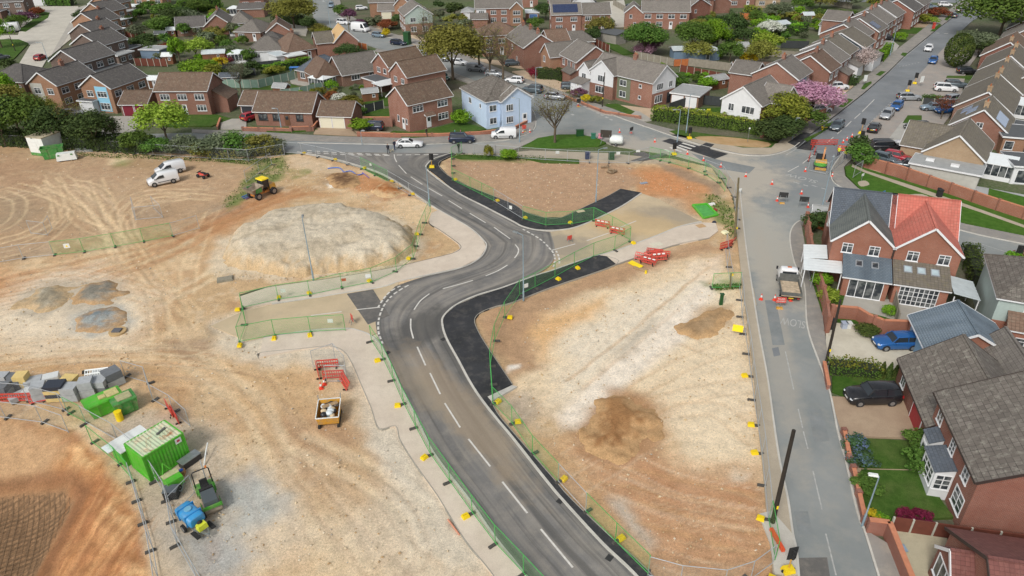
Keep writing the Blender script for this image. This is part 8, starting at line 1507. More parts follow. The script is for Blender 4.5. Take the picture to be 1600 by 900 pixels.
# ================================================================ gardens, walls, posts, people
for px,mt in[([(1265,440),(1400,480),(1470,500),(1470,520),(1425,512),(1290,500),(1275,470)],'g1'),([(1320,462),(1400,470),(1470,492),(1480,515),(1395,500),(1315,480)],'pave'),([(1313,487),(1345,486),(1385,497),(1385,508),(1340,500),(1310,495)],'lush'),([(1296,505),(1335,508),(1360,525),(1430,528),(1440,570),(1413,582),(1290,568),(1290,520)],'cream'),([(1300,588),(1415,594),(1430,640),(1425,660),(1300,612)],'grass'),([(1298,620),(1425,628),(1440,670),(1425,685),(1310,682)],'brown'),([(1330,685),(1420,690),(1440,735),(1345,733)],'grass2'),([(1345,735),(1440,737),(1475,790),(1490,810),(1370,815),(1345,790)],'grass2'),([(1330,732),(1445,734),(1460,742),(1335,738)],'brown'),([(1388,828),(1480,838),(1475,900),(1480,960),(1400,960)],'cream2'),([(1545,295),(1640,318),(1640,342),(1542,315)],'turf'),([(1518,290),(1640,312),(1640,322),(1545,300),(1540,318),(1510,308)],'grey'),([(615,205),(645,207),(690,198),(720,190),(760,202),(700,214),(640,215),(600,213)],'grass2'),([(565,195),(612,192),(612,170),(570,172)],'grass2'),([(385,200),(490,200),(497,203),(450,207),(390,204)],'grass2'),([(495,200),(550,202),(560,212),(490,209)],'brown'),([(550,204),(640,208),(645,213),(560,212)],'brown'),([(255,178),(340,180),(362,186),(330,198),(258,198)],'grass2'),([(170,182),(228,182),(205,212),(160,215),(158,200)],'pave'),([(345,186),(385,186),(385,202),(345,202)],'pave'),([(28,55),(45,10),(122,10),(128,22),(112,60),(75,90),(62,112),(98,118),(60,128),(25,108),(48,70),(15,60),(-40,70),(-40,55)],'conc'),([(78,20),(75,28),(40,50),(28,48),(50,32),(60,18)],'grass2'),([(-60,62),(30,62),(45,68),(22,92),(-60,120)],'grass2'),([(122,12),(135,8),(95,75),(82,85),(78,90)],'pave'),([(922,5),(975,0),(980,22),(975,42),(955,43),(962,33),(945,18)],'conc'),([(940,30),(955,30),(960,38),(945,40)],'grass2'),([(940,62),(955,65),(990,84),(975,86),(945,72)],'grass2'),([(915,170),(960,166),(1000,175),(1020,188),(1005,190),(945,180)],'pave'),([(950,162),(1015,170),(1060,166),(1085,168),(1020,186),(990,178)],'sand'),([(948,163),(965,163),(992,175),(985,180),(945,168)],'grass2'),([(818,110),(870,126),(905,138),(880,144),(845,132),(800,112)],'sand'),([(600,56),(650,55),(700,75),(750,92),(830,100),(820,108),(700,88)],'sand'),([(565,38),(605,36),(615,40),(600,50),(575,46)],'sand'),([(438,36),(482,42),(478,56),(448,52)],'pave'),([(245,38),(285,40),(290,52),(240,54)],'grass2'),([(420,128),(455,132),(480,140),(410,146),(390,140)],'grass2'),([(450,120),(500,130),(500,138),(455,130)],'pave'),([(560,155),(612,150),(612,165),(560,165)],'grass2'),([(1070,106),(1120,118),(1118,128),(1060,118)],'grass2'),([(1175,30),(1225,26),(1225,36),(1175,38)],'grass2'),([(1080,170),(1130,168),(1125,190),(1060,185)],'grass'),([(1215,60),(1260,62),(1260,72),(1215,70)],'grass'),([(1325,225),(1360,192),(1400,155),(1445,107),(1487,62),(1505,50),(1540,70),(1510,110),(1500,160),(1470,200),(1440,245),(1425,268),(1385,268),(1345,262),(1330,245)],'fore'),([(1410,190),(1440,180),(1435,215),(1400,240),(1380,228)],'pave2'),([(1418,181),(1440,181),(1440,192),(1410,193)],'grass2'),([(1480,119),(1525,119),(1522,124),(1478,122)],'grass2'),([(1350,258),(1435,262),(1432,275),(1345,266)],'brown'),([(1270,165),(1300,130),(1340,130),(1315,150),(1290,178)],'sand'),([(1352,62),(1395,64),(1405,72),(1385,100),(1345,96)],'pave2'),([(1385,42),(1440,44),(1440,52),(1380,52)],'grass2'),([(1395,30),(1460,30),(1480,36),(1455,42),(1400,42)],'brown'),([(1290,176),(1300,164),(1298,172),(1285,190),(1262,206)],'grass2')]:
 m_={'grass':M_GRASS,'g1':M_GRASS,'lush':M_LUSH,'grass2':M_VERGE,'turf':M_LUSH}.get(mt)
 if m_ is None:m_=cached(('dr',mt),lambda mt=mt:asphalt('drive_'+mt,*{'pave':(hx('a09c94'),hx('aeaaa0'),hx('b5aa98')),'pave2':(hx('a5a39c'),hx('b3b0a8'),hx('8f8d86')),'cream':(hx('bdb6a4'),hx('cbc4b2'),hx('a39a86')),'cream2':(hx('b3ab93'),hx('c2ba9f'),hx('97907c')),'brown':(hx('a08a74'),hx('ad9880'),hx('8f7c68')),'grey':(hx('9d9f9e'),hx('abacaa'),hx('8d8e8c')),'conc':(hx('b7b2a6'),hx('c4bfb2'),hx('a59f92')),'sand':(hx('b7a289'),hx('c4b096'),hx('9c8c78')),'fore':(hx('94908b'),hx('a39b92'),hx('a98f80'))}[mt],.35,.3))
 slab({'g':'lawn','t':'lawn','l':'lawn'}.get(mt[0],'driveway')if mt not in('grey',)else 'patio',px,{'fore':.06,'conc':.06}.get(mt,.075+.004*(hash_(mt)%7))if m_ is not M_VERGE else.12,m_)
M_COPE=plain('coping',hx('c07f60'),.85,0,.1,3);M_FB=plain('brown_fence_board',hx('6b3a2c'),.85,0,.15,2);M_FGR=plain('grey_fence_board',hx('8c8578'),.9,0,.15,2);M_FGN=plain('green_fence_board',hx('7d9588'),.85,0,.1,2);M_POST=plain('concrete_post',hx('b5b5a8'),.9,0,.1,3);M_FDK=plain('dark_fence_board',hx('3b3f40'),.85,0,.1,2);M_FOR=plain('orange_fence_board',hx('b0673a'),.85,0,.15,2)
def wall(pts,h_,label,wk='old',w_=.25,cope=True,piers=3.0,z=0,name='brick_wall',px=True):
 q=PL(pts)if px else pts;e=thing(name,label,'wall',(*q[0],z));m=MB();c=MB();pr=MB();o=q[0]
 L_=[(p[0]-o[0],p[1]-o[1])for p in q];A=offset(L_,w_/2);B=offset(L_,-w_/2)
 for i in range(len(q)-1):
  m.add([(*A[i],-.1),(*A[i+1],-.1),(*A[i+1],h_),(*A[i],h_),(*B[i],-.1),(*B[i+1],-.1),(*B[i+1],h_),(*B[i],h_)],[(1,0,3,2),(4,5,6,7),(0,4,7,3),(5,1,2,6),(3,7,6,2)])
  c.beam((*L_[i],h_+.04),(*L_[i+1],h_+.04),w_+.06,.08)
 m.build('wall',WALL[wk],e)
 if cope:c.build('coping',M_COPE,e)
 if piers:
  n=max(1,int(plen(L_)/piers))
  for p in resample(L_,n):MB().box(p[0]-.2,p[1]-.2,-.1,p[0]+.2,p[1]+.2,h_+.14).build('pier',WALL[wk],e)
 return e
def fence(pts,h_,label,mat,post=M_POST,sp=1.9,z=0):
 q=PL(pts);e=thing('garden_fence',label,'fence',(*q[0],z));o=q[0];L_=[(p[0]-o[0],p[1]-o[1])for p in q]
 pm=cached(('fp',post.name,h_),lambda:_mk(MB().box(-.06,-.06,0,.06,.06,h_+.08),'post',post));last=None
 for a,b in zip(L_,L_[1:]):
  n=max(1,round(dist(a,b)/sp));
  for i in range(n):
   p=(a[0]+(b[0]-a[0])*i/n,a[1]+(b[1]-a[1])*i/n);r=(a[0]+(b[0]-a[0])*(i+1)/n,a[1]+(b[1]-a[1])*(i+1)/n);MB().beam((*p,h_/2+.05),(*r,h_/2+.05),.04,h_).beam((*p,h_+.04),(*r,h_+.04),.08,.05).build('fence_board',mat,e);place(pm,'post',e,Matrix.Translation((*p,0)))
 place(pm,'post',e,Matrix.Translation((*L_[-1],0)));return e
W_=wall
W_([(1258,352),(1264,395),(1275,440),(1286,482),(1291,520)],1.8,'tall red brick wall along the street beside the semi','bright',z=0,cope=False)
W_([(1297,497),(1336,500),(1352,510),(1376,520),(1434,522)],1.5,'curved brick wall behind the cream driveway','bright');W_([(1286,573),(1293,610)],.6,'low leaning brick wall by the bushy hedge','old',piers=0);W_([(1317,680),(1325,722)],.6,'low brick wall along the upper lawn','old',piers=2);W_([(1331,738),(1349,820)],.6,'low brick wall along the lower lawn','old',piers=2);W_([(1352,832),(1383,836),(1418,925),(1430,960)],1.3,'red coped wall turning the corner at the bottom right','old',.3,piers=0)
W_([(455,205),(490,204),(497,196)],.8,'low brick wall at the end of the long bungalow garden','red');W_([(380,204),(455,206)],.6,'low brick wall in front of the long bungalow','red');W_([(560,212),(620,214),(690,214),(750,211),(800,205),(826,192)],.6,'low curving brick wall in front of the blue house','bright',piers=6);W_([(570,197),(612,197)],1.7,'garden wall left of the nearest red house','red')
W_([(1350,262),(1400,275),(1470,300),(1540,325),(1640,358)],1.7,'long red brick wall beside the verge','bright',z=.0);W_([(345,188),(340,202)],.5,'low wall of the drive with the red car','red',piers=0)
W_([(1335,118),(1302,150)],.8,'low wall beside the drive of the white car','old',piers=0);W_([(1190,214),(1235,205),(1270,186),(1300,172)],.9,'low wall along the far footway','old',piers=4);W_([(880,152),(945,178),(1000,186)],.5,'low brick wall in front of the white gabled pair','red',piers=4)
F_=fence
F_([(1390,829),(1420,833),(1455,838),(1510,846),(1600,858),(1660,866)],1.3,'brown panel fence with pale posts at the bottom right',M_FB);F_([(230,60),(190,58)],1.8,'brown fence beside the stepped houses',M_FB);F_([(212,103),(262,104)],1.8,'brown fence with pale posts left of the red house',M_FB);F_([(345,137),(405,138),(462,124)],1.8,'pale green panel fence below the bungalow hedge',M_FGN);F_([(440,154),(470,150),(505,142)],1.8,'pale green panel fence behind the long bungalow',M_FGN)
F_([(1062,112),(1130,126),(1140,128)],1.5,'dark red panel fence in the plots behind the white gabled pair',M_FB);F_([(1075,103),(1145,112)],1.8,'long grey fence behind the garden sheds',M_FGR,M_FGR);F_([(992,92),(1052,104)],1.8,'grey fence with pale posts around the patio',M_FGR);F_([(1052,104),(1075,103)],1.6,'pale brown fence beside the patio',M_FOR,M_FGR);F_([(958,8),(972,16),(985,24)],1.8,'grey fence at the head of the pale cul de sac',M_FGR)
F_([(985,20),(1005,18)],1.8,'orange fence beside the pale cul de sac',M_FOR);F_([(917,68),(935,74),(952,82)],1.8,'brown slatted fence above the grass strip',M_FB);F_([(550,74),(574,78)],1.5,'orange fence with pale posts right of the tan roof',M_FOR);F_([(1045,176),(1080,164)],1.8,'dark fence beside the double garage',M_FDK,M_FDK);F_([(1080,162),(1125,166)],1.8,'dark slate fence behind the garden seats',M_FDK,M_FDK);F_([(571,178),(600,170)],1.7,'dark board fence behind the garden of the nearest red house',M_FDK)
F_([(1440,163),(1494,167)],1.2,'dark board fence under the low hedge',M_FDK);F_([(1200,88),(1250,92)],1.6,'grey fence behind the far road houses',M_FGR,M_FGR);F_([(1220,75),(1262,76)],1.8,'dark fence below the trimmed hedges',M_FDK,M_FDK);F_([(1155,30),(1180,32)],1.8,'orange brown fence by the top gardens',M_FOR,M_FOR);F_([(1535,480),(1562,545)],1.7,'pale timber fence between garage and sage house',M_FGR,M_FGR);F_([(1262,352),(1290,362)],1.6,'timber fence behind the semi garden shed',M_FOR,M_FOR)
F_([(1394,470),(1400,510)],1.6,'weathered timber trellis between the two halves of the semi',M_FGR,M_FGR,1.2);F_([(350,150),(372,152)],1.7,'dark brown fence between the red house and the dark garage',M_FDK,M_FDK);F_([(345,112),(400,118)],1.6,'black fence under the bare pale tree',M_FDK,M_FDK);F_([(400,108),(440,104)],1.6,'dark fence left of the bungalow hedge',M_FDK,M_FDK);F_([(1295,8),(1330,14)],1.7,'grey fence at the top near the far road',M_FGR,M_FGR)
for a in[(232,138,-5,2.6,1.8,'small greenhouse like shed left of the red house','white','whitesheet'),(262,58,10,2.4,2,'white topped summerhouse in the west gardens','wood','whitesheet'),(243,64,0,3,2,'dark shed beside the fenced lawn','darkgrey','darkfelt'),(318,96,8,5.5,2,'long slanted grey roofed shed in the west gardens','wood','palefelt'),(255,100,0,2.6,2,'small white roofed shed by the brown fence','wood','whitesheet'),(345,134,0,4,2.2,'dark shed with a slate blue roof behind the red house','darkgrey','slate'),(428,150,-15,3,2,'shed with a pale edged pitched roof behind the bungalow','wood','felt'),(568,160,18,3.2,1.8,'small timber shed with grey roof on the garden slope','wood','felt'),(1113,140,25,4,3,'brown timber shed with a pitched roof by the white gabled house','wood','felt'),(1266,352,-20,2,1.6,'small brick coloured shed with pale roof by the semi','wood','felt'),(1255,34,0,3,2.4,'pale roofed shed near the pink garden object','wood','palefelt'),(1200,52,25,8,4,'long pale roofed open shed left of the trimmed hedges','bluegrey','palefelt'),(1238,26,0,3.4,2.4,'grey shed in the gardens at the top right','grey','felt'),(1150,84,0,3,2.2,'grey roofed shed behind the yellow shrub','grey','felt'),(196,20,0,5,3,'white flat roofed extension behind the stepped houses','white','whitesheet'),(900,84,20,3.4,2.6,'dark roofed shed by the garden umbrella','darkgrey','darkfelt'),(1558,520,-24,1.6,1.2,'dark garden store under the sage house bay','darkgrey','darkfelt')]:
 simple(a[5],(a[0],a[1]),0,a[2],a[3],a[4],1.9,2.5,'x',a[6],a[7],'garden_shed','shed',win=False,oh=.15).win('f',a[3]*.7,.9,.6,.6,1,1).door('f',a[3]*.3,.8,1.75,'brown',glass=False)
M_LAMP=plain('lamp_column_grey',hx('8fa3ae'),.45,.4,.06,3);M_POLE=plain('dark_pole',hx('2e2822'),.8,0,.2,3);M_POLW=plain('weathered_pole',hx('6b6248'),.85,0,.2,3)
def lamp(px,py,ty,an,label,arm=1.0,mat=None,z=.1,r=.07,flat=False):
 g=P(px,py,z);h_=hz(px,py,ty);e=thing('street_lamp',label,'street lamp',(*g,z),R(an));m=MB();m.tube([(0,0,0),(0,0,1.2),(0,0,1.25),(0,0,h_)],[r*1.5,r*1.5,r,r*.7],10);m.build('column',mat or M_LAMP,e)
 MB().tube([(0,0,h_-.02),(arm*.6,0,h_+.08),(arm,0,h_+.1)],.035,6).build('arm',mat or M_LAMP,e);MB().box(arm-.1,-.14,h_+.03,arm+.55,.14,h_+.16,taper=.04).build('lamp_head',M_WHITEM if flat else M_STEEL,e);return e
lamp(490,438,342,100,'tall grey lamp column in front of the large pale heap',.3);lamp(818,470,368,140,'tall grey lamp column at the bend of the lower black path',.8);lamp(931,316,234,20,'tall grey lamp column on the brown triangle',.8);lamp(671,322,266,100,'tall grey lamp column at the north west kerb',.3);lamp(1347,822,745,165,'street lamp with a white flat head by the lower lawn',.15,flat=True,r=.06)
lamp(440,203,170,180,'lamp column in front of the long bungalow',.5);lamp(75,94,67,170,'lamp column beside the pale concrete road',1.2);lamp(812,222,154,170,'lamp column at the corner of the blue house',.8);lamp(837,150,106,0,'lamp column by the tall brick gable',.8);lamp(1058,222,172,180,'lamp column on the near side of the crossing',.8);lamp(1072,208,148,0,'black and white banded lamp column across the crossing',.3);lamp(1390,88,40,180,'lamp column beside the black car drive on the far road',.6);lamp(517,47,2,180,'lamp column inside the curving road',.8);lamp(826,190,163,90,'short lamp column in front of the blue house wall',.5);lamp(1284,326,246,60,'tall steel post at the corner above the semi',.2,r=.06);lamp(566,226,205,0,'slim post by the white saloon',.2,r=.04);lamp(1238,218,185,0,'short white topped post by the dark shrub',.1,r=.05);lamp(1420,30,-4,0,'dark post at the top of the far road',.1,M_POLE)
def pole(px,py,tx,ty,label,mat,r,z=.1):
 g=P(px,py,z);h_=hz(px,py,ty);e=thing('utility_pole',label,'pole',(*g,z));t_=P(tx,ty,h_);MB().tube([(0,0,0),(t_[0]-g[0],t_[1]-g[1],h_)],[r,r*.75],10).build('pole',mat,e);MB().box(-.07,-r-.02,1.6,.07,-r,1.9).build('pole_plate',M_YEL2,e);return e
pole(1207,817,1240,674,'tall black timber pole leaning over the near street',M_POLE,.17);pole(1290,570,1313,470,'dark timber pole by the bushy hedge',M_POLE,.14);pole(1148,375,1154,279,'weathered timber pole at the site corner by the junction',M_POLW,.15);pole(941,167,945,114,'timber pole in front of the white gabled pair',M_POLE,.12);pole(547,62,543,26,'timber pole beside the white car on the curving road',M_POLW,.12);pole(24,80,15,56,'dark pole on the green at far left',M_POLE,.12);pole(1141,450,1142,428,'short brown post by the green pillar box',M_POLW,.1);pole(1498,12,1504,-4,'timber pole beyond the far road cars',M_POLE,.12);pole(1212,10,1210,-6,'timber pole in the top right gardens',M_POLW,.12)
def boxy(name,px,py,w_,d_,h_,an,mat,label,cat,z=.1,legs=False,lid=True):
 e=thing(name,label,cat,(*P(px,py,z),z),an);MB().box(-w_/2,-d_/2,.3 if legs else 0,w_/2,d_/2,h_,taper=.02).build('body',mat,e)
 if lid:MB().box(-w_/2-.05,-d_/2-.05,h_,w_/2+.05,d_/2+.05,h_+.07).build('lid',mat,e)
 if legs:MB().box(-w_/2+.05,-.05,0,-w_/2+.13,.05,.3).box(w_/2-.13,-.05,0,w_/2-.05,.05,.3).build('leg',M_BLK,e)
 return e
B_=boxy;MGD=plain('dark_green_cabinet',hx('1f4d26'),.5,0,.08);MGL=plain('mid_green_cabinet',hx('2f6e58'),.5,0,.08)
B_('utility_cabinet',906,213,1.3,.5,1.15,.08,MGD,'wide dark green cabinet on the grass island','cabinet');B_('utility_cabinet',927,217,.8,.5,.95,-.1,MGL,'mid green cabinet left of the pink one','cabinet');B_('utility_cabinet',938,218,.7,.45,.95,-.2,plain('pink_cabinet',hx('d88a9c'),.5,0,.08),'pink cabinet on black legs beside the brown board','cabinet',legs=True);B_('litter_bin',918,248,.8,.6,1.05,.05,plain('navy_bin',hx('1d2f55'),.5),'navy blue bin by the footpath','bin');B_('litter_bin',955,249,.9,.6,1.15,.05,MGD,'dark green bin by the footpath','bin')
B_('kiosk',637,69,1.6,1.6,3.2,-.4,MGD,'tall dark green kiosk beside the curving road','kiosk');B_('pillar_box',1126,476,.35,.3,1.3,0,MGD,'slim dark green pillar with a pale green cap in the east field','pillar',0);B_('post_box',1458,45,.6,.6,1.6,0,M_RED,'red post box beside the far footway','post box');B_('litter_bin',1467,307,.6,.6,1.0,0,M_BLK,'black bin on the verge path','bin',.17)
B_('garden_play_tent',1243,32,1.6,1.6,1.5,0,plain('hot_pink',hx('e055a0'),.6),'hot pink play tent in the top right gardens','play tent');B_('wheeled_bin',1318,512,.5,.5,.6,0,plain('lavender_tub',hx('9fa8b8'),.6),'pale tub by the curved brick wall','tub');B_('wheeled_bin',1325,512,.45,.45,.6,0,plain('white_tub',hx('c8c8c4'),.6),'white tub by the curved brick wall','tub');B_('wheeled_bin',1297,513,.6,.6,1.0,0,M_BLK,'black wheeled bin inside the street wall','bin')
e=B_('blue_board',1405,858,.8,.5,.08,0,plain('blue_lid',hx('8fa5b8'),.6),'pale blue lid on the forecourt at the bottom right','lid',.1);g=P(963,226,.1)
e=thing('covered_trailer','white domed covered trailer by the grass island','trailer',(*g,.1),-.3);loft([[(x,-.8*s,.4),(x,-.8*s,1.0),(x,-.5*s,zt),(x,.5*s,zt),(x,.8*s,1.0),(x,.8*s,.4)]for x,s,zt in((-1.1,.8,1.2),(-.8,1,1.6),(.8,1,1.6),(1.1,.8,1.2))],0,MB()).build('cover',M_WHITEM,e);wheel_set(e,2,1.6,.25,(0,),.15)
e=thing('green_tray','bright green plastic tray cover on the soil by the street','tray',(*P(1086,327),.03),ang(P(1082,322),P(1104,341)));a,b,c_,d_=PL([(1082,322),(1104,320),(1121,337),(1099,342)]);o=e.location;m=MB()
e.rotation_euler=(0,0,0);qs=[(p[0]-o.x,p[1]-o.y)for p in(a,b,c_,d_)]
for i in range(4):m.beam((*qs[i],.12),(*qs[(i+1)%4],.12),.25,.22)
m.build('rim',M_BGRN,e);MB().prism(qs,0,.08).build('panel',plain('tray_green',hx('4fa04a'),.6,0,.2,2),e)
e=thing('manhole_ring','concrete manhole ring with a grey slab on top','manhole',(*P(184,519),0));MB().tube([(0,0,0),(0,0,.18)],.85,24).build('ring',plain('ring_concrete',hx('b89c70'),.9),e);MB().box(-.45,-.35,.18,.4,.35,.32).build('cover_slab',plain('slab_grey',hx('5f6064'),.8),e)
o=MB().box(-.9,-.6,0,.9,.6,.14).box(-.7,-.5,.14,.8,.4,.24).build('timber_pallet',plain('grey_timber',hx('8b8676'),.9,0,.2,4));tag(o,'grey timber pallet lying left of the large heap','pallet');o.location=(*P(352,437),0);o.rotation_euler=(0,0,.3)
M_PIPE=plain('blue_pipe',hx('2f6fd0'),.4);M_PURP=plain('purple_pipe',hx('7d5ca8'),.5)
for i,(pts,mt,lb)in enumerate([([(378,309),(398,300)],M_PIPE,'upper blue pipe beside the dumper'),([(380,311),(400,303)],M_PIPE,'lower blue pipe beside the dumper'),([(384,312),(402,304)],M_PURP,'purple pipe beside the dumper'),([(512,264),(530,263),(540,272),(555,275),(568,272)],M_PIPE,'curled blue pipe on the soil by the dark heap'),([(538,270),(548,268),(556,273)],M_PIPE,'short blue pipe loop by the dark heap'),([(566,270),(577,279)],M_PURP,'purple pipe lying at the north west kerb'),([(700,813),(718,837)],plain('pink_pipe',hx('c98a70'),.6),'thin pinkish stake lying by the path edging')]):
 q=smooth(PL(pts),False,5)if len(pts)>2 else PL(pts);c0=q[0];o=MB().tube([(p[0]-c0[0],p[1]-c0[1],.1)for p in q],.07,6).build('pipe',mt);o.location=(*c0,0);tag(o,lb,'pipe')
for i,(x,y,w_,d_,cl,lb)in enumerate([(907,408-78,1.1,.7,'c9b79c','pale slab set in the upper black path'),(1026,382,1.5,1.0,'cfc8b4','pale concrete slab set in the gravel path'),(1095,353,1.1,.9,'bb9a72','brown slab near the end of the gravel path'),(1006,285,1.2,.6,'8b98a5','blue grey sheet lying on the orange soil'),(1112,319,1.0,.5,'dcdcd8','white bag lying in the weeds by the pole'),(1117,340-12,.5,.5,'9a2a35','small dark red bag in the weeds'),(1116,347,.5,.4,'2a3040','dark blue bag beside the gravel path end'),(132,581,.5,.3,'2a2a2a','small black object on the soil above the stacks'),(1133,363,.8,.8,'e4e0b8','cream sack on the weeds at the street end of the path')]):
 o=MB().box(-w_/2,-d_/2,0,w_/2,d_/2,.03 if i<4 else.25,taper=0 if i<4 else.08).build('slab_cover' if i<4 else 'bag',plain('item_'+cl,hx(cl),.8,0,.1));tag(o,lb,'slab' if i<3 else 'sheet' if i==3 else 'bag');o.location=(*P(x,y,.15),.153 if i<3 else.05);o.rotation_euler=(0,0,.4)
for i,(x,y)in enumerate([(944,263),(950,262),(955,267),(960,270),(952,271)]):
 o=MB().tube([(-.5,0,.2),(.5,.1,.22)],[.2,.17],8).build('log',plain('cut_log',hx('8a7860'),.9,0,.25,4));tag(o,'cut log in the small log pile on the brown triangle','log','logs on the brown triangle');o.location=(*P(x,y),.02);o.rotation_euler=(0,0,i*1.3)
ST={'g':plain('paving_grey',hx('a7abad'),.9,0,.12,3),'d':plain('paving_dark',hx('6c7074'),.9,0,.12,3),'y':plain('paving_buff',hx('d6bd7c'),.9,0,.1,3),'k':plain('black_wrap',hx('2f3540'),.45,0,.1),'w':plain('pale_wrap',hx('cfd2d0'),.6,0,.1)}
for i,(x,y,w_,d_,h_,an,layers,lb)in enumerate([(6,598,1.6,1.0,.9,.3,'gg','grey kerb stack cut by the left edge, upper'),(8,618,1.5,1.2,1.1,.1,'gd','grey paving stack cut by the left edge, lower'),(26,607,1.3,1.0,.9,.1,'ddd','dark layered paving stack second from the left'),(25,598,1.2,.9,.8,.1,'d','low grey stack left of the buff one'),(40,604,1.3,1.1,1.3,.1,'yy','tall buff yellow paving stack at the left'),(31,623,1.8,1.0,.5,.6,'g','loose grey kerbs lying in front of the stacks'),(49,621,1.2,1.0,.8,.2,'gw','pale stack with a purple base label'),(56,604,1.6,1.1,.8,.3,'g','long grey kerb bundle behind the front stacks'),(67,622,1.4,1.2,1.4,.05,'gg','tall grey paving stack in the middle of the row'),(94,622,1.9,1.3,1.5,.2,'ykyk','buff stack with two black wrapped layers'),(84,600,1.5,1.0,.9,.3,'w','pale stack behind the black wrapped one'),(112,603,1.5,1.1,.9,.2,'y','yellow bagged stack behind the grey ones'),(116,622,1.6,1.2,1.3,.05,'gg','grey paving stack right of the black wrapped one'),(141,616,1.4,1.2,1.5,.1,'gg','tall pale grey stack under the white barrier'),(158,610,1.9,1.3,1.2,.3,'dg','wide grey kerb stack near the green skips'),(160,596,1.5,1.2,1.0,.3,'w','white bundle heap behind the wide kerb stack'),(180,600,1.7,1.4,1.4,.6,'gd','rightmost leaning kerb bundle of the stacks')]):
 w_*=.88;h_*=1.15;e=thing('paving_stack',lb,'paving stack',(*P(x,y),0),an+(i*37%11-5)*.06);n=len(layers)
 for j,l in enumerate(layers):MB().box(-w_/2+.05*(j%2),-d_/2,.08+(h_-.08)*j/n,w_/2-.04*(j%2),d_/2-.05*(j%2),.08+(h_-.08)*(j+1)/n-.03).build('layer',ST[l],e)
 MB().box(-w_/2,-d_/2,0,-w_/2+.15,d_/2,.08).box(w_/2-.15,-d_/2,0,w_/2,d_/2,.08).build('pallet',M_WOOD,e)
barrier(150,592,.2,'white plastic barrier lying on top of the paving stacks',M_WHITEM,z=1.0,tilt=-.9,white=False)
def human(px,py,an,label,top,legs,z=.07,hgt=1.72,step=.12,hair='2a201a',bend=0.0,hat=None):
 g=P(px,py,z);k=hgt/1.72;J=[(0,0,.95),(0,.02+bend*.5,1.2),(0,bend,1.42),(0,bend,1.5),(.1,0,.92),(.11,step,.5),(.11,step*1.3-.08,.07),(.12,step*1.3+.1,.04),(-.1,0,.92),(-.11,-step*.6,.5),(-.11,-step*1.6,.08),(-.12,-step*1.6+.17,.04),(.19,bend,1.38),(.25,-.04+bend,1.12),(.24,.12+bend,.92),(-.19,bend,1.38),(-.25,.06+bend,1.12),(-.22,.2+bend,.95)]
 E_=[(0,1),(1,2),(2,3),(0,4),(4,5),(5,6),(6,7),(0,8),(8,9),(9,10),(10,11),(2,12),(12,13),(13,14),(2,15),(15,16),(16,17)];rd=[.16,.16,.15,.06,.1,.075,.05,.045,.1,.075,.05,.045,.07,.05,.035,.07,.05,.035]
 me=bpy.data.meshes.new('person');me.from_pydata([tuple(v*k for v in p)for p in J],E_,[]);o=bpy.data.objects.new('person',me);C.objects.link(o);s=o.modifiers.new('s','SKIN');me.skin_vertices[0].data[0].use_root=True
 for i,r in enumerate(rd):me.skin_vertices[0].data[i].radius=(r*k,r*k*.8)
 o.modifiers.new('d','SUBSURF').levels=1;bpy.context.view_layer.update();nm=bpy.data.meshes.new_from_object(o.evaluated_get(bpy.context.evaluated_depsgraph_get()));o.modifiers.clear();o.data=nm
 mm=[plain('cloth_'+top,hx(top),.85,0,.08),plain('cloth_'+legs,hx(legs),.85,0,.08),plain('skin',hx('c49a80'),.7,0,.03)]
 for m_ in mm:nm.materials.append(m_)
 for p in nm.polygons:c=p.center;p.material_index=2 if(c.z>1.47*k or(abs(c.x)>.19*k and.8*k<c.z<1.0*k))else(0 if c.z>.95*k else 1);p.use_smooth=True
 o.location=(*g,z);o.rotation_euler=(0,0,an);tag(o,label,'person')
 h_=MB().ell((0,bend*k,1.61*k),(.078*k,.098*k,.12*k),12,8).ell((0,(bend+.1)*k,1.6*k),(.015*k,.02*k,.02*k),6,4).ell((.08*k,bend*k,1.6*k),(.012,.02,.03),6,4).ell((-.08*k,bend*k,1.6*k),(.012,.02,.03),6,4).build('head',mm[2],o);MB().ell((0,(bend-.02)*k,1.66*k),(.088*k,.1*k,.085*k),12,6).build('hat' if hat else 'hair',plain('h_'+(hat or hair),hx(hat or hair),.7),o);return o
human(607,240,3.0,'person in a dark coat walking a pale dog on the old road','22252e','1d2028');human(617,234,-2.5,'person in dark blue clothes behind the white saloon','1f2436','2a3550');human(717,238,.4,'person with white shoes beside the navy sport utility car','1c1c22','26262c');human(667,214,1.2,'person in dark brown beside the low curving wall','3a3028','4a4a48')
human(1309,245,-.6,'worker in a yellow vest and dark trousers beside the orange barrier','d8dc3a','2c2438',hat='e8e8e0');human(1320,249,2.4,'worker in yellow bending over beside the steel panel','d8e04a','3c4a66',bend=.25,hat='e8e8e0');human(711,212,-1.4,'small child in teal on the footway by the curving wall','4fa8a8','d88a9a',.16,1.2);human(720,212,1.4,'small child in pink on the footway by the curving wall','c47a98','6a6a8a',.16,1.15)
e=thing('pale_dog','small pale cream dog between the two people on the old road','dog',(*P(612,238,.07),.07),2.4)
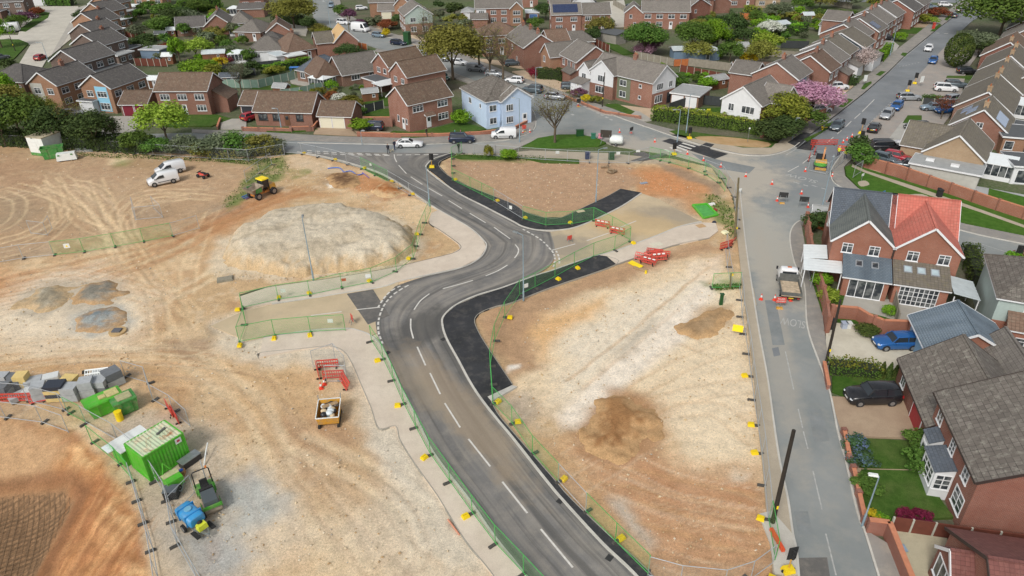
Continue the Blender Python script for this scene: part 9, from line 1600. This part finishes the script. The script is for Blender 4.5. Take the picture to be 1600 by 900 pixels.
def dog():
 J=[(0,-.28,.42),(0,0,.40),(0,.24,.45),(0,.36,.58),(0,.5,.58),(0,.58,.55),(.08,.22,.22),(.08,.24,.02),(-.08,.22,.22),(-.08,.2,.02),(.08,-.3,.3),(.08,-.38,.16),(.08,-.34,.02),(-.08,-.3,.3),(-.08,-.36,.16),(-.08,-.3,.02),(0,-.42,.5),(0,-.52,.6)]
 E_=[(0,1),(1,2),(2,3),(3,4),(4,5),(2,6),(6,7),(2,8),(8,9),(0,10),(10,11),(11,12),(0,13),(13,14),(14,15),(0,16),(16,17)];rd=[.11,.12,.13,.07,.08,.04,.04,.03,.04,.03,.055,.03,.03,.055,.03,.03,.03,.015]
 me=bpy.data.meshes.new('dog');me.from_pydata(J,E_,[]);o=bpy.data.objects.new('dog',me);C.objects.link(o);o.modifiers.new('s','SKIN');me.skin_vertices[0].data[0].use_root=True
 for i,r in enumerate(rd):me.skin_vertices[0].data[i].radius=(r,r)
 o.modifiers.new('d','SUBSURF').levels=1;bpy.context.view_layer.update();nm=bpy.data.meshes.new_from_object(o.evaluated_get(bpy.context.evaluated_depsgraph_get()));bpy.data.objects.remove(o);nm.materials.append(plain('dog_fur',hx('cfc3a8'),.9));nm.polygons.foreach_set('use_smooth',[True]*len(nm.polygons));return nm
place(dog(),'body',e,Matrix.Identity(4));MB().ell((.05,.46,.68),(.02,.03,.05),6,4).build('ear',plain('dog_fur',(0,0,0)),e);MB().ell((-.05,.46,.68),(.02,.03,.05),6,4).build('ear',plain('dog_fur',(0,0,0)),e)
o=MB().tube([(0,0,.05),(-.1,.9,.5),(-.25,1.9,.7)],.06,6).build('white_stake',M_WHITEM);tag(o,'thin white stake leaning on the gravel right of the green container','stake');o.location=(*P(319,728),0)
loose_panel([(322,748),(326,762)],'short steel panel standing behind the roller');loose_panel([(272,806),(305,772)],'steel panel braced between the fence and the roller')
o=MB().box(-.12,-.95,.05,.12,.95,.3).build('orange_board',plain('board_orange',hx('d8552c'),.5,0,.1));tag(o,'long orange board lying inside the green panel at the pole foot','board');o.location=(*P(1213,848),.15);o.rotation_euler=(0,0,.12)
for i,(x,y,w_,d_,h_,c_,lb)in enumerate([(1094,178,1.6,.8,.7,'d8d8d4','white garden table behind the long hedge'),(1107,181,.7,.7,.8,'d8cf30','yellow garden seat behind the long hedge'),(1090,183,.7,.7,.8,'8f9aa8','grey garden seat behind the long hedge'),(924,73,2.4,2.4,2.2,'d2ccc4','pale garden parasol behind the pair of brick houses'),(1034,97,1.4,1.0,.7,'e8d8c8','white patio table within the pale posted fence'),(461,112,2.2,1.4,1.0,'3f78c0','blue covered object beside the bungalow hedge')]):
 m=MB()
 if h_>2:m.tube([(0,0,h_),(0,0,h_-.35)],[.05,w_/2],8).tube([(0,0,0),(0,0,h_)],.03,5)
 else:
  m.box(-w_/2,-d_/2,h_-.08,w_/2,d_/2,h_)
  for a in(-1,1):
   for b in(-1,1):m.box(a*w_*.42-.04,b*d_*.42-.04,0,a*w_*.42+.04,b*d_*.42+.04,h_-.08)
  if 'seat' in lb:m.box(-w_/2,d_/2-.06,h_-.4,w_/2,d_/2,h_+.35)
 o=m.build('garden_'+('parasol' if h_>2 else 'chair' if 'seat' in lb else 'table'),plain('gf_'+c_,hx(c_),.6));tag(o,lb,'garden furniture');o.location=(*P(x,y),.1)
